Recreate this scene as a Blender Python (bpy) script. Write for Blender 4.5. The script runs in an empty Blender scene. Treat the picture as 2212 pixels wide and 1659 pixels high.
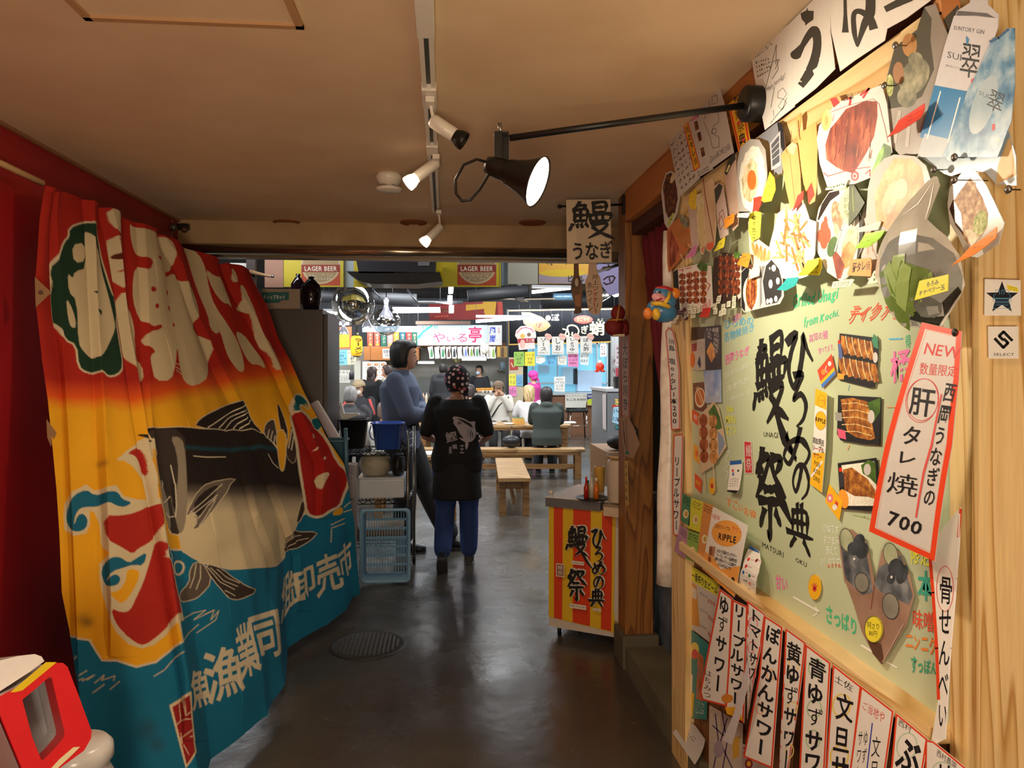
import bpy,bmesh,math,random
from mathutils import Vector,Matrix,Euler
from mathutils.bvhtree import BVHTree
random.seed(7)
SC=bpy.context.scene
COL=SC.collection
# ---------------------------------------------------------------- camera
F,CX,HY=1600.0,1106.0,793.0
CAMZ=1.58
YAW=math.atan(146/1600)
CA,SA=math.cos(YAW),math.sin(YAW)
cd=bpy.data.cameras.new('camera'); cam=bpy.data.objects.new('camera',cd); COL.objects.link(cam)
cam.location=(0,0,CAMZ); cam.rotation_euler=(math.pi/2,0,-YAW)
cd.sensor_width=36; cd.lens=F/2212*36; cd.shift_y=-36.5/2212; cd.clip_start=.02; cd.clip_end=100
SC.camera=cam
# ---------------------------------------------------------------- world, exposure
wd=bpy.data.worlds.new('world'); SC.world=wd; wd.use_nodes=True
wd.node_tree.nodes['Background'].inputs[0].default_value=(1.0,.8,.6,1)
wd.node_tree.nodes['Background'].inputs[1].default_value=.02
vs=SC.view_settings
SC.display_settings.display_device='sRGB'
vs.view_transform='Standard'; vs.look='None'; vs.gamma=1; vs.use_curve_mapping=False; vs.exposure=0.0
try:
 SC.cycles.max_bounces=7; SC.cycles.diffuse_bounces=4; SC.cycles.glossy_bounces=3; SC.cycles.transparent_max_bounces=8
 SC.cycles.sample_clamp_indirect=4; SC.cycles.use_denoising=True
except Exception:pass
def aim(o,tgt):
 d=Vector(tgt)-Vector(o.location); o.rotation_euler=d.to_track_quat('-Z','Y').to_euler()
def light(name,kind,loc,energy,color,tgt=None,size=.1,size_y=None,spot=60,blend=.4,parent=None):
 l=bpy.data.lights.new(name,kind); l.energy=energy; l.color=color
 if kind=='AREA':
  l.size=size
  if size_y:l.shape='RECTANGLE'; l.size_y=size_y
 else:l.shadow_soft_size=size
 if kind=='SPOT':l.spot_size=math.radians(spot); l.spot_blend=blend
 o=bpy.data.objects.new(name,l); COL.objects.link(o); o.location=loc
 if tgt is not None:aim(o,tgt)
 return o
WARM=(1.0,.78,.54); COOL=(.93,.97,1.0); HALO=(1.0,.87,.66)
light('passage_fill','AREA',(-.45,.35,2.40),18,WARM,(-.7,.6,0),.4)  # added overhead fill, area glow in place of unseen lamps
light('passage_fill','AREA',(-.35,2.7,2.44),10,WARM,(-.36,2.7,0),.12)  # added fill beside the flag, no fitting hangs here
light('ceiling_fill','AREA',(-.1,-.6,1.2),42,(1.0,.79,.56),(-.3,2.4,2.5),.5)  # added fill from low behind the camera to brighten the ceiling, no real lamp
for hx in(-3.3,.2,3.0):
 for hy in(7.2,10.6,14.2):
  light('hall_tube_and_fill_light','AREA',(hx,hy,2.95),85 if hy<8 else 100,COOL,(hx,hy+(1.6 if hy<8 else .6),0),2.0,.6)
for hx in(-1.6,1.6):light('hall_tube_and_fill_light','AREA',(hx,5.5,3.0),20,COOL,(hx,8.0,2.3),1.2,.2)  # added fill pair in front of the banners to brighten them, no tubes here
light('stall_light','AREA',(-2.0,16.2,2.9),110,COOL,(-2.0,17.5,1.2),3.5,.4)
light('stall_light','AREA',(3.2,16.6,2.9),110,COOL,(3.2,18.5,1.2),3.5,.4)
# ---------------------------------------------------------------- pixel helpers (photo measured, then put on real planes)
def P(px,py,yc):
 xc=(px-CX)/F*yc; zc=(HY-py)/F*yc
 return Vector((xc*CA+yc*SA,-xc*SA+yc*CA,CAMZ+zc))
def ray(px,py):return P(px,py,1.0)-Vector((0,0,CAMZ))
def onX(px,py,x):d=ray(px,py); return Vector((0,0,CAMZ))+d*(x/d.x)
def onY(px,py,y):d=ray(px,py); return Vector((0,0,CAMZ))+d*(y/d.y)
def onZ(px,py,z):d=ray(px,py); return Vector((0,0,CAMZ))+d*((z-CAMZ)/d.z)
class Plane:
 def __init__(s,o,n,a=None):
  s.o=Vector(o); s.n=Vector(n).normalized(); s.b=Vector((0,0,1))
  s.b=(s.b-s.n*s.b.dot(s.n)).normalized(); s.a=s.b.cross(s.n).normalized()
 def ab(s,px,py):
  d=ray(px,py); c=Vector((0,0,CAMZ)); t=(s.o-c).dot(s.n)/d.dot(s.n); p=c+d*t-s.o
  return(p.dot(s.a),p.dot(s.b))
 def w(s,a,b,d=0):return s.o+s.a*a+s.b*b+s.n*d
def planeX(x):return Plane((x,0,CAMZ),(-1,0,0))
def planeY(y):return Plane((0,y,CAMZ),(0,-1,0))
# ---------------------------------------------------------------- materials
def lin(c):
 if isinstance(c,str):c=tuple(int(c[i:i+2],16)/255 for i in(0,2,4))
 return tuple(((v/12.92)if v<=.04045 else((v+.055)/1.055)**2.4)for v in c)
MATS={}
def M(c,rough=.6,metal=0,em=0,spec=None,key=None,alpha=None,trans=0,bump=0,bs=40,name=None):
 k=key or(c,rough,metal,em,alpha,trans,bump,bs)
 if k in MATS:return MATS[k]
 m=bpy.data.materials.new(name or('colour_'+(c if isinstance(c,str)else 'mix'))); m.use_nodes=True
 b=m.node_tree.nodes['Principled BSDF']; l=(*lin(c),1)
 b.inputs['Base Color'].default_value=l; b.inputs['Roughness'].default_value=rough; b.inputs['Metallic'].default_value=metal
 if spec is not None:b.inputs['Specular IOR Level'].default_value=spec
 if em:b.inputs['Emission Color'].default_value=l; b.inputs['Emission Strength'].default_value=em
 if alpha is not None:b.inputs['Alpha'].default_value=alpha
 if trans:b.inputs['Transmission Weight'].default_value=trans
 N=m.node_tree.nodes; L=m.node_tree.links
 tc=N.new('ShaderNodeTexCoord'); nz=N.new('ShaderNodeTexNoise'); nz.inputs['Scale'].default_value=bs; nz.inputs['Detail'].default_value=3
 L.new(tc.outputs['Object'],nz.inputs['Vector'])
 if not em and not trans:
  mx=N.new('ShaderNodeMix'); mx.data_type='RGBA'; mx.blend_type='MULTIPLY'; mx.inputs[0].default_value=.12
  mx.inputs[6].default_value=l
  L.new(nz.outputs['Fac'],mx.inputs[7]); L.new(mx.outputs[2],b.inputs['Base Color'])
 if bump:
  bp=N.new('ShaderNodeBump'); bp.inputs['Strength'].default_value=bump; bp.inputs['Distance'].default_value=.005
  L.new(nz.outputs['Fac'],bp.inputs['Height']); L.new(bp.outputs[0],b.inputs['Normal'])
 MATS[k]=m; return m
def ramp(N,stops):
 r=N.new('ShaderNodeValToRGB'); e=r.color_ramp.elements
 while len(e)<len(stops):e.new(.5)
 for i,(p,c)in enumerate(stops):e[i].position=p; e[i].color=(*lin(c),1)
 return r
def MN(key,stops,scale=20,detail=4,rough=.6,stretch=(1,1,1),kind='noise',dist=0,bump=0,metal=0,em=0,rot=(0,0,0),bd=.004):
 """noise / wave / voronoi driven colour ramp"""
 if key in MATS:return MATS[key]
 m=bpy.data.materials.new(key); m.use_nodes=True; N=m.node_tree.nodes; L=m.node_tree.links; b=N['Principled BSDF']
 tc=N.new('ShaderNodeTexCoord'); mp=N.new('ShaderNodeMapping'); L.new(tc.outputs['Object'],mp.inputs[0]); mp.inputs['Scale'].default_value=stretch
 mp.inputs['Rotation'].default_value=rot
 if kind=='noise':
  t=N.new('ShaderNodeTexNoise'); t.inputs['Detail'].default_value=detail; t.inputs['Distortion'].default_value=dist; o=t.outputs['Fac']
 elif kind=='wave':
  t=N.new('ShaderNodeTexWave'); t.inputs['Detail'].default_value=detail; t.inputs['Distortion'].default_value=dist; o=t.outputs['Fac']
 else:
  t=N.new('ShaderNodeTexVoronoi'); o=t.outputs['Distance']
 t.inputs['Scale'].default_value=scale; L.new(mp.outputs[0],t.inputs['Vector'])
 r=ramp(N,stops); L.new(o,r.inputs[0]); L.new(r.outputs[0],b.inputs['Base Color']); b.inputs['Roughness'].default_value=rough; b.inputs['Metallic'].default_value=metal
 if em:L.new(r.outputs[0],b.inputs['Emission Color']); b.inputs['Emission Strength'].default_value=em
 if bump:
  bp=N.new('ShaderNodeBump'); bp.inputs['Strength'].default_value=bump; bp.inputs['Distance'].default_value=bd
  L.new(o,bp.inputs['Height']); L.new(bp.outputs[0],b.inputs['Normal'])
 MATS[key]=m; return m
BLK=M('15130f',.55); WHT=M('f2efe8',.55); PAPER=M('e9e3d6',.6); RED=M('d8321f',.5); CHROME=M('d8d6d2',.12,1)
BLKM=M('121212',.35,.3); STEEL=M('8f8d88',.3,.9)
# ---------------------------------------------------------------- mesh builder
class MB:
 def __init__(s):s.bm=bmesh.new(); s.mats=[]; s.smooth=False
 def mi(s,m):
  if m not in s.mats:s.mats.append(m)
  return s.mats.index(m)
 def _set(s,fs,m,sm=False):
  i=s.mi(m)
  for f in fs:f.material_index=i; f.smooth=sm
 def face(s,pts,m,sm=False):
  vs_=[s.bm.verts.new(p)for p in pts]
  try:f=s.bm.faces.new(vs_); s._set([f],m,sm)
  except ValueError:pass
  return s
 def box(s,c,d,m,rot=None,bev=0):
  r=bmesh.ops.create_cube(s.bm,size=1); vv=r['verts']
  R=(rot if isinstance(rot,Matrix)else Euler(rot).to_matrix())if rot is not None else Matrix.Identity(3)
  for v in vv:v.co=R@Vector((v.co.x*d[0],v.co.y*d[1],v.co.z*d[2]))+Vector(c)
  fs={f for v in vv for f in v.link_faces}
  if bev:
   es=list({e for f in fs for e in f.edges}); i=s.mi(m)
   rr=bmesh.ops.bevel(s.bm,geom=es,offset=bev,segments=2,affect='EDGES',profile=.7)
   fs={f for v in rr['verts']for f in v.link_faces}|set(rr['faces'])
  s._set(fs,m); return s
 def box2(s,lo,hi,m,bev=0):
  lo,hi=Vector(lo),Vector(hi); return s.box((lo+hi)/2,hi-lo,m,None,bev)
 def rings(s,rings,m,caps=True,sm=True,closed=True):
  R=[[s.bm.verts.new(p)for p in r]for r in rings]; n=len(R[0]); fs=[]
  for a,b in zip(R,R[1:]):
   for i in range(n if closed else n-1):
    j=(i+1)%n; fs.append(s.bm.faces.new((a[i],a[j],b[j],b[i])))
  s._set(fs,m,sm)
  if caps:
   c=[]
   for r in(R[0][::-1],R[-1]):
    try:c.append(s.bm.faces.new(r))
    except ValueError:pass
   s._set(c,m,False)
  return s
 def tube(s,pts,r,m,n=8,caps=True):
  pts=[Vector(p)for p in pts]; rs=r if isinstance(r,(list,tuple))else[r]*len(pts); R=[]; up=None
  for i,p in enumerate(pts):
   t=(pts[min(i+1,len(pts)-1)]-pts[max(i-1,0)]).normalized()
   if up is None:up=Vector((0,0,1))if abs(t.z)<.9 else Vector((1,0,0))
   a=t.cross(up).normalized(); up=a.cross(t).normalized()
   R.append([p+(a*math.cos(q)+up*math.sin(q))*rs[i]for q in[2*math.pi*k/n for k in range(n)]])
  return s.rings(R,m,caps)
 def lathe(s,prof,m,c=(0,0,0),axis=(0,0,1),n=24,caps=True):
  ax=Vector(axis).normalized(); q=Vector((0,0,1)).rotation_difference(ax).to_matrix(); c=Vector(c)
  return s.rings([[c+q@Vector((r*math.cos(2*math.pi*k/n),r*math.sin(2*math.pi*k/n),z))for k in range(n)]for r,z in prof],m,caps)
 def ball(s,c,r,m,n=16,sc=(1,1,1),rot=None):
  r_=bmesh.ops.create_uvsphere(s.bm,u_segments=n,v_segments=max(6,n//2),radius=1)
  R=Euler(rot).to_matrix()if rot else Matrix.Identity(3)
  for v in r_['verts']:v.co=R@Vector((v.co.x*sc[0]*r,v.co.y*sc[1]*r,v.co.z*sc[2]*r))+Vector(c)
  s._set({f for v in r_['verts']for f in v.link_faces},m,True); return s
 def prism(s,pts,ext,m,sm=False):
  """extrude a 3D polygon by vector ext"""
  ext=Vector(ext); a=[s.bm.verts.new(p)for p in pts]; b=[s.bm.verts.new(Vector(p)+ext)for p in pts]; fs=[]
  for f in(a[::-1],b):
   try:fs.append(s.bm.faces.new(f))
   except ValueError:pass
  for i in range(len(a)):fs.append(s.bm.faces.new((a[i],a[(i+1)%len(a)],b[(i+1)%len(a)],b[i])))
  s._set(fs,m,sm); return s
 def build(s,name,parent=None,label=None,cat=None,group=None,kind=None,recenter=True,mods=None):
  me=bpy.data.meshes.new(name); bm=s.bm
  bmesh.ops.recalc_face_normals(bm,faces=bm.faces)if not getattr(s,'flat',0)else None
  if parent is not None:off=parent.matrix_world.translation if not parent.get('_o')else Vector(parent['_o'])
  elif recenter and bm.verts:
   xs=[v.co for v in bm.verts]; off=Vector(((min(v.x for v in xs)+max(v.x for v in xs))/2,(min(v.y for v in xs)+max(v.y for v in xs))/2,min(v.z for v in xs)))
  else:off=Vector((0,0,0))
  off=Vector(off)
  for v in bm.verts:v.co-=off
  bm.to_mesh(me); bm.free()
  for m in s.mats:me.materials.append(m)
  o=bpy.data.objects.new(name,me); COL.objects.link(o)
  if parent is not None:o.parent=parent; o['_o']=tuple(off)
  else:o.location=off; o['_o']=tuple(off)
  tag(o,label,cat,group,kind); return o
def tag(o,label=None,cat=None,group=None,kind=None):
 if label:o['label']=label
 if cat:o['category']=cat
 if group:o['group']=group
 if kind:o['kind']=kind
 return o
def empty(name,loc,label=None,cat=None,group=None):
 o=bpy.data.objects.new(name,None); COL.objects.link(o); o.location=loc; o['_o']=tuple(loc); o.empty_display_size=.05
 return tag(o,label,cat,group)
def kids(o):return[c for c in bpy.data.objects if c.parent==o]
def copy_tree(o,parent=None):
 c=o.copy(); COL.objects.link(c); c.parent=parent
 for ch in kids(o):copy_tree(ch,c)
 return c
# ---------------------------------------------------------------- glyphs
GL={}; GA={}
def glyph(ch,bold=0.0):
 if ord(ch)>0x3400:bold=0 if ch in '焼鰻祭' else min(bold,.018)
 elif ord(ch)>0x3000:bold=min(bold,.028)
 k=(ch,bold)
 if k not in GL:
  c=bpy.data.curves.new('g','FONT'); c.body=ch; c.size=1; c.offset=bold; c.resolution_u=2
  o=bpy.data.objects.new('g',c); m=o.to_mesh()
  vv=[(v.co.x,v.co.y)for v in m.vertices]; ff=[tuple(p.vertices)for p in m.polygons]
  area=sum(p.area for p in m.polygons); o.to_mesh_clear(); bpy.data.objects.remove(o); bpy.data.curves.remove(c)
  if ord(ch)>0x2000:w=1.0
  else:w=(max(x for x,y in vv)+.06)if vv else .3
  GL[k]=(vv,ff,w); GA[k]=area
  if bold>0:
   glyph(ch,0.0)
   if area<GA[(ch,0.0)]*1.04:GL[k]=GL[(ch,0.0)]
 return GL[k]
def textmesh(txt,vert=False,bold=0.0,jit=0.0):
 """returns faces as lists of (u,v) with u right, v down, in 0..1"""
 out=[]
 lines=txt.split('\n')
 if vert:
  n=max(len(l)for l in lines); nc=len(lines)
  for ci,l in enumerate(lines):
   x0=(nc-1-ci)/nc; n_=n
   for i,ch in enumerate(l):
    if ch in ' 　':continue
    vv,ff,w=glyph(ch,bold); rot=ch in 'ー〜('
    jx=random.uniform(-jit,jit); jy=random.uniform(-jit,jit); js=1+random.uniform(-jit,jit)
    q=[]
    for x,y in vv:
     x_,y_=(x-w/2),(y-.38)
     if rot:x_,y_=y_,-x_
     q.append((x0+(.5+jx+x_*js*.95)/nc,(i+.5+jy-y_*js*.95)/n_))
    out+=[[q[a]for a in f]for f in ff]
 else:
  nl=len(lines)
  W=max(sum(glyph(c,bold)[2]if c!=' ' else .3 for c in l)for l in lines)or 1
  for li,l in enumerate(lines):
   wl=sum(glyph(c,bold)[2]if c!=' ' else .3 for c in l); x=(W-wl)/2
   for ch in l:
    if ch==' ':x+=.3; continue
    vv,ff,w=glyph(ch,bold); jy=random.uniform(-jit,jit); js=1+random.uniform(-jit,jit)
    q=[((x+a*js)/W,(li+.82+jy-b*js*.92)/nl)for a,b in vv]
    out+=[[q[a]for a in f]for f in ff]; x+=w
 return out
# ---------------------------------------------------------------- flat printed things: outline traced, put on a real plane, given thickness
STROKES={
'鰻':[((.2,-.02),(.14,.1),(.02,.2)),((.14,.08),(.36,.07),(.25,.2)),((.07,.2),(.1,.49)),((.07,.2),(.39,.18),(.38,.47)),((.1,.33),(.37,.32)),((.23,.2),(.23,.47)),((.08,.48),(.4,.46)),
((.04,.56),(-.04,.74)),((.15,.57),(.17,.67)),((.25,.56),(.29,.66)),((.36,.54),(.43,.64)),
((.55,.0),(.56,.26)),((.55,.02),(.86,.0),(.85,.25)),((.56,.13),(.83,.12)),((.55,.26),(.86,.25)),
((.46,.33),(.49,.48)),((.46,.33),(.97,.3),(.93,.46)),((.62,.33),(.63,.47)),((.78,.32),(.78,.46)),((.47,.49),(.95,.47)),
((.5,.57),(.88,.55),(.72,.74),(.42,.92)),((.52,.62),(.72,.78),(1.05,.94))],
'祭':[((.26,-.02),(.18,.13),(.03,.28)),((.24,.08),(.48,.06),(.34,.27),(.03,.54)),((.2,.18),(.28,.25)),((.14,.27),(.22,.34)),
((.58,.05),(.87,.04),(.7,.22)),((.55,.1),(.7,.28),(1.02,.48)),((.32,.42),(.68,.41)),((.13,.56),(.9,.54)),((.52,.56),(.52,.96),(.43,.88)),((.32,.66),(.17,.86)),((.7,.66),(.88,.82))],
'典':[((.25,.15),(.22,.6)),((.25,.17),(.78,.15),(.78,.6)),((.43,.0),(.43,.6)),((.6,.0),(.6,.6)),((.24,.37),(.77,.36)),((-.02,.62),(1.02,.6)),((.32,.7),(.1,.95)),((.66,.7),(.9,.95))],
'ひ':[((.08,.2),(.42,.1),(.2,.42),(.12,.7),(.3,.95),(.52,.72),(.66,.35),(.66,.14),(.8,.38),(1.0,.6))],
'ろ':[((.25,.08),(.72,.06),(.48,.28),(.2,.52),(.6,.42),(.85,.6),(.7,.86),(.35,1.0))],
'め':[((.2,.2),(.3,.5),(.5,.82)),((.68,.05),(.5,.5),(.25,.88),(.06,.7),(.3,.38),(.7,.32),(.95,.58),(.85,.82),(.6,1.0))],
'の':[((.55,.2),(.42,.55),(.22,.82),(.06,.55),(.3,.18),(.68,.14),(.94,.48),(.85,.8),(.55,1.0))],
}
PX0=(0,0,1)
class Card:
 def __init__(s,plane,out,m,d=.002,f=None,th=.0012):
  s.pl=plane; s.f=f or(0,0,1); s.m=m; s.d=d; s.th=th
  s.out=[s.ab(p)for p in out]; s.L=[]; s.k=1; s.dk=.00005 if plane.o.y<3.5 else .0003
 def ab(s,p):return s.pl.ab(s.f[0]+p[0]/s.f[2],s.f[1]+p[1]/s.f[2])
 def poly(s,polys,m):
  s.L.append((polys,m,s.k)); s.k+=1; return s
 def p(s,pts,m):return s.poly([[s.ab(q)for q in pts]],m)
 def ps(s,pl,m):return s.poly([[s.ab(q)for q in pts]for pts in pl],m)
 def rect(s,x0,y0,x1,y1,m):
  a,b=s.ab((x0,y0)); c,d=s.ab((x1,y1)); return s.poly([[(a,b),(c,b),(c,d),(a,d)]],m)
 def e(s,cx,cy,rx,ry,m,n=20,rot=0,jit=0):
  r=math.radians(rot); P_=[]
  for k in range(n):
   t=2*math.pi*k/n; j=1+random.uniform(-jit,jit); x,y=rx*j*math.cos(t),ry*j*math.sin(t)
   P_.append((cx+x*math.cos(r)-y*math.sin(r),cy+x*math.sin(r)+y*math.cos(r)))
  return s.p(P_,m)
 def ring(s,cx,cy,rx,ry,w,m,n=24):
  pl=[]
  for k in range(n):
   t,u=2*math.pi*k/n,2*math.pi*(k+1)/n
   pl.append([(cx+rx*math.cos(t),cy+ry*math.sin(t)),(cx+rx*math.cos(u),cy+ry*math.sin(u)),(cx+(rx-w)*math.cos(u),cy+(ry-w)*math.sin(u)),(cx+(rx-w)*math.cos(t),cy+(ry-w)*math.sin(t))])
  return s.ps(pl,m)
 def frame(s,pts,w,m):
  """border of width w (crop px) inside polygon pts"""
  cx=sum(p[0]for p in pts)/len(pts); cy=sum(p[1]for p in pts)/len(pts); n=len(pts); ins=[]
  for i in range(n):
   a,b,c=[Vector(pts[(i+k)%n])for k in(-1,0,1)]
   e1=(b-a).normalized(); e2=(c-b).normalized(); n1=Vector((-e1.y,e1.x)); n2=Vector((-e2.y,e2.x)); h=n1+n2
   h=h/max(.3,h.dot(n1)); q=b+h*w;
   if(q-Vector((cx,cy))).length>(b-Vector((cx,cy))).length:q=b-h*w
   ins.append(tuple(q))
  return s.ps([[pts[i],pts[(i+1)%n],ins[(i+1)%n],ins[i]]for i in range(n)],m)
 def l(s,pts,w,m):
  pl=[]; ws=w if isinstance(w,(list,tuple))else[w]*len(pts)
  for i in range(len(pts)-1):
   a,b=Vector(pts[i]),Vector(pts[i+1]); t=(b-a);
   if t.length==0:continue
   t.normalize(); n=Vector((-t.y,t.x)); x=t*min(ws[i],ws[i+1])*.2
   pl.append([tuple(a-x+n*ws[i]/2),tuple(b+x+n*ws[i+1]/2),tuple(b+x-n*ws[i+1]/2),tuple(a-x-n*ws[i]/2)])
  return s.ps(pl,m)
 def bl(s,pts,ws,m):
  P_=[Vector(pts[0])]+[Vector(p)for p in pts]+[Vector(pts[-1])]; W_=[ws[0]]+list(ws)+[ws[-1]]; sm=[]; sw=[]
  for i in range(1,len(P_)-2):
   for k in range(6):t=k/6; a,b,c,d=P_[i-1:i+3]; sm.append(.5*((2*b)+(c-a)*t+(2*a-5*b+4*c-d)*t*t+(3*b-a-3*c+d)*t**3)); sw.append(W_[i]*(1-t)+W_[i+1]*t)
  sm.append(P_[-1]); sw.append(ws[-1]); L_=[]; R_=[]; n=len(sm)
  for i,p in enumerate(sm):t=(sm[min(i+1,n-1)]-sm[max(i-1,0)]).normalized(); nn=Vector((-t.y,t.x))*sw[i]/2; L_.append(tuple(p+nn)); R_.append(tuple(p-nn))
  return s.ps([[L_[i],L_[i+1],R_[i+1],R_[i]]for i in range(n-1)],m)
 def ls(s,L,w,m):
  for q in L:s.l(q,w,m); s.k-=1
  s.k+=1; return s
 def t(s,txt,q,m,v=False,b=0.0,j=0.0,sl=0.0):
  """text into a rectangle (x0,y0,x1,y1 = opposite corners, level on the plane) or 4 corner points"""
  fs=textmesh(txt,v,b,j)
  if len(q)==4 and not isinstance(q[0],(tuple,list)):
   (a0,b0),(a1,b1)=s.ab((q[0],q[1])),s.ab((q[2],q[3])); Q=[(a0,b0),(a1,b0),(a1,b1),(a0,b1)]
  else:Q=[s.ab(p)for p in q]
  def mp(u,w):
   u=u+sl*(.5-w)
   return tuple(Q[0][i]*(1-u)*(1-w)+Q[1][i]*u*(1-w)+Q[2][i]*u*w+Q[3][i]*(1-u)*w for i in(0,1))
  return s.poly([[mp(*p)for p in f]for f in fs],m)
 def brush(s,ch,q,m,w=.12):
  Q=[s.ab(p)for p in q]; side=min((Vector(Q[1])-Vector(Q[0])).length,(Vector(Q[3])-Vector(Q[0])).length); pl=[]
  def mp(u,v):return Vector([Q[0][i]*(1-u)*(1-v)+Q[1][i]*u*(1-v)+Q[2][i]*u*v+Q[3][i]*(1-u)*v for i in(0,1)])
  for st in STROKES[ch]:
   pts=[Vector(st[0])]+[Vector(p)for p in st]+[Vector(st[-1])]; sm=[]
   for i in range(1,len(pts)-2):
    for k in range(5):
     t=k/5; a,b,c_,d=pts[i-1],pts[i],pts[i+1],pts[i+2]
     sm.append(.5*((2*b)+(c_-a)*t+(2*a-5*b+4*c_-d)*t*t+(3*b-a-3*c_+d)*t**3))
   sm.append(pts[-1]); sm=[mp(*p)for p in sm]; n=len(sm)
   L_=sum((sm[i+1]-sm[i]).length for i in range(n-1)); acc=0; L0=[]; R0=[]
   for i,p in enumerate(sm):
    t_=(sm[min(i+1,n-1)]-sm[max(i-1,0)]).normalized(); nn=Vector((-t_.y,t_.x)); f=acc/L_ if L_ else 0
    ww=w*side*(1.0-.35*math.sin(math.pi*min(1,f*1.3))if f<.75 else .78-(f-.75)*2.0)*(1+random.uniform(-.1,.1))/2
    L0.append(p+nn*ww-(t_*ww*.8 if i==0 else t_*0)); R0.append(p-nn*ww);
    if i<n-1:acc+=(sm[i+1]-p).length
   pl=[[tuple(L0[i]),tuple(L0[i+1]),tuple(R0[i+1]),tuple(R0[i])]for i in range(n-1)]; s.poly(pl,m)
  return s
 def scrib(s,q,m,rows=4,w=1.2,seed=None,dens=9):
  """rows of illegible small handwriting inside quad q (crop px)"""
  rnd=random.Random(seed or int(q[0][0]*7+q[0][1])); L=[]
  def mp(u,v):return tuple(q[0][i]*(1-u)*(1-v)+q[1][i]*u*(1-v)+q[2][i]*u*v+q[3][i]*(1-u)*v for i in(0,1))
  for r in range(rows):
   for k in range(dens):
    u0,u1=(k+.1)/dens,(k+.85)/dens; v0,v1=(r+.15)/rows,(r+.8)/rows
    for _ in range(3):
     pts=[mp(rnd.uniform(u0,u1),rnd.uniform(v0,v1))for _ in range(rnd.choice((2,3)))]
     L.append(pts)
  return s.ls(L,w,m)
 def grid(s,region,n,mk):
  return s
 def build(s,name,label=None,cat=None,group=None,curl=None,parent=None,clipb=None,cuts=0,kind=None):
  bm=bmesh.new(); mats=[s.m]
  def add(poly,dd,mi):
   vs_=[bm.verts.new((a,b,dd))for a,b in poly]
   try:f=bm.faces.new(vs_); f.material_index=mi; return vs_,f
   except ValueError:return vs_,None
  fr,_=add(s.out,s.d+s.th,0); bk,_=add(s.out[::-1],s.d,0); bk=bk[::-1]; n=len(fr)
  for i in range(n):
   f=bm.faces.new((fr[i],bk[i],bk[(i+1)%n],fr[(i+1)%n])); f.material_index=0
  for polys,m,k in s.L:
   if m not in mats:mats.append(m)
   mi=mats.index(m)
   for q in polys:add(q,s.d+s.th+s.dk*k,mi)
  if clipb is not None:
   bmesh.ops.bisect_plane(bm,geom=bm.verts[:]+bm.edges[:]+bm.faces[:],plane_co=(0,clipb,0),plane_no=(0,1,0),clear_outer=True)
  if curl:
   bs=[p[1]for p in s.out]; b0,b1=min(bs),max(bs); as_=[p[0]for p in s.out]; a0,a1=min(as_),max(as_)
   cu=cuts or 8
   for i in range(1,cu):
    bmesh.ops.bisect_plane(bm,geom=bm.verts[:]+bm.edges[:]+bm.faces[:],plane_co=(0,b0+(b1-b0)*i/cu,0),plane_no=(0,1,0))
   for i in range(1,max(3,cu//2)):
    bmesh.ops.bisect_plane(bm,geom=bm.verts[:]+bm.edges[:]+bm.faces[:],plane_co=(a0+(a1-a0)*i/max(3,cu//2),0,0),plane_no=(1,0,0))
   for v in bm.verts:
    u=(v.co.x-a0)/(a1-a0+1e-9); w=(b1-v.co.y)/(b1-b0+1e-9); r=curl(u,w)
    if isinstance(r,tuple):v.co.x+=r[1]; v.co.z+=r[0]
    else:v.co.z+=r
  for v in bm.verts:v.co=s.pl.w(v.co.x,v.co.y,v.co.z)
  if parent is not None:off=Vector(parent['_o'])
  else:
   xs=[v.co for v in bm.verts]; off=Vector(((min(v.x for v in xs)+max(v.x for v in xs))/2,(min(v.y for v in xs)+max(v.y for v in xs))/2,min(v.z for v in xs)))
  for v in bm.verts:v.co-=off
  me=bpy.data.meshes.new(name); bm.to_mesh(me); bm.free()
  for m in mats:me.materials.append(m)
  o=bpy.data.objects.new(name,me); COL.objects.link(o); o['_o']=tuple(off)
  if parent is not None:o.parent=parent
  else:o.location=off
  tag(o,label,cat,group,kind)
  if parent is None and s.pl.o.y>5.4 and s.pl.n.y<-.9 and not getattr(s,'nohang',0):
   vs_=[v.co for v in me.vertices]; zt_=max(v.z for v in vs_); tp=[v for v in vs_ if v.z>zt_-.02]; a_=Vector((sum(v.x for v in tp)/len(tp),tp[0].y,zt_-.004))+off
   MB().tube([a_,Vector((a_.x,a_.y,3.301))],.0008,M('4a4a4c',.6),4).build('string',o)
  return o
 def build_layers(s,name,parent):
  off=Vector(parent['_o'])
  g={}
  for polys,m,k in s.L:
   g[k]=([(q,k)for q in polys],m)
  for polys,m in g.values():
   bm=bmesh.new()
   for q,k in polys:
    try:bm.faces.new([bm.verts.new(s.pl.w(a,b,s.d+s.th+s.dk*k)-off)for a,b in q])
    except ValueError:pass
   me=bpy.data.meshes.new(name); bm.to_mesh(me); bm.free(); me.materials.append(m); o=bpy.data.objects.new(name,me); COL.objects.link(o); o.parent=parent; o['_o']=tuple(off)
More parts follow.
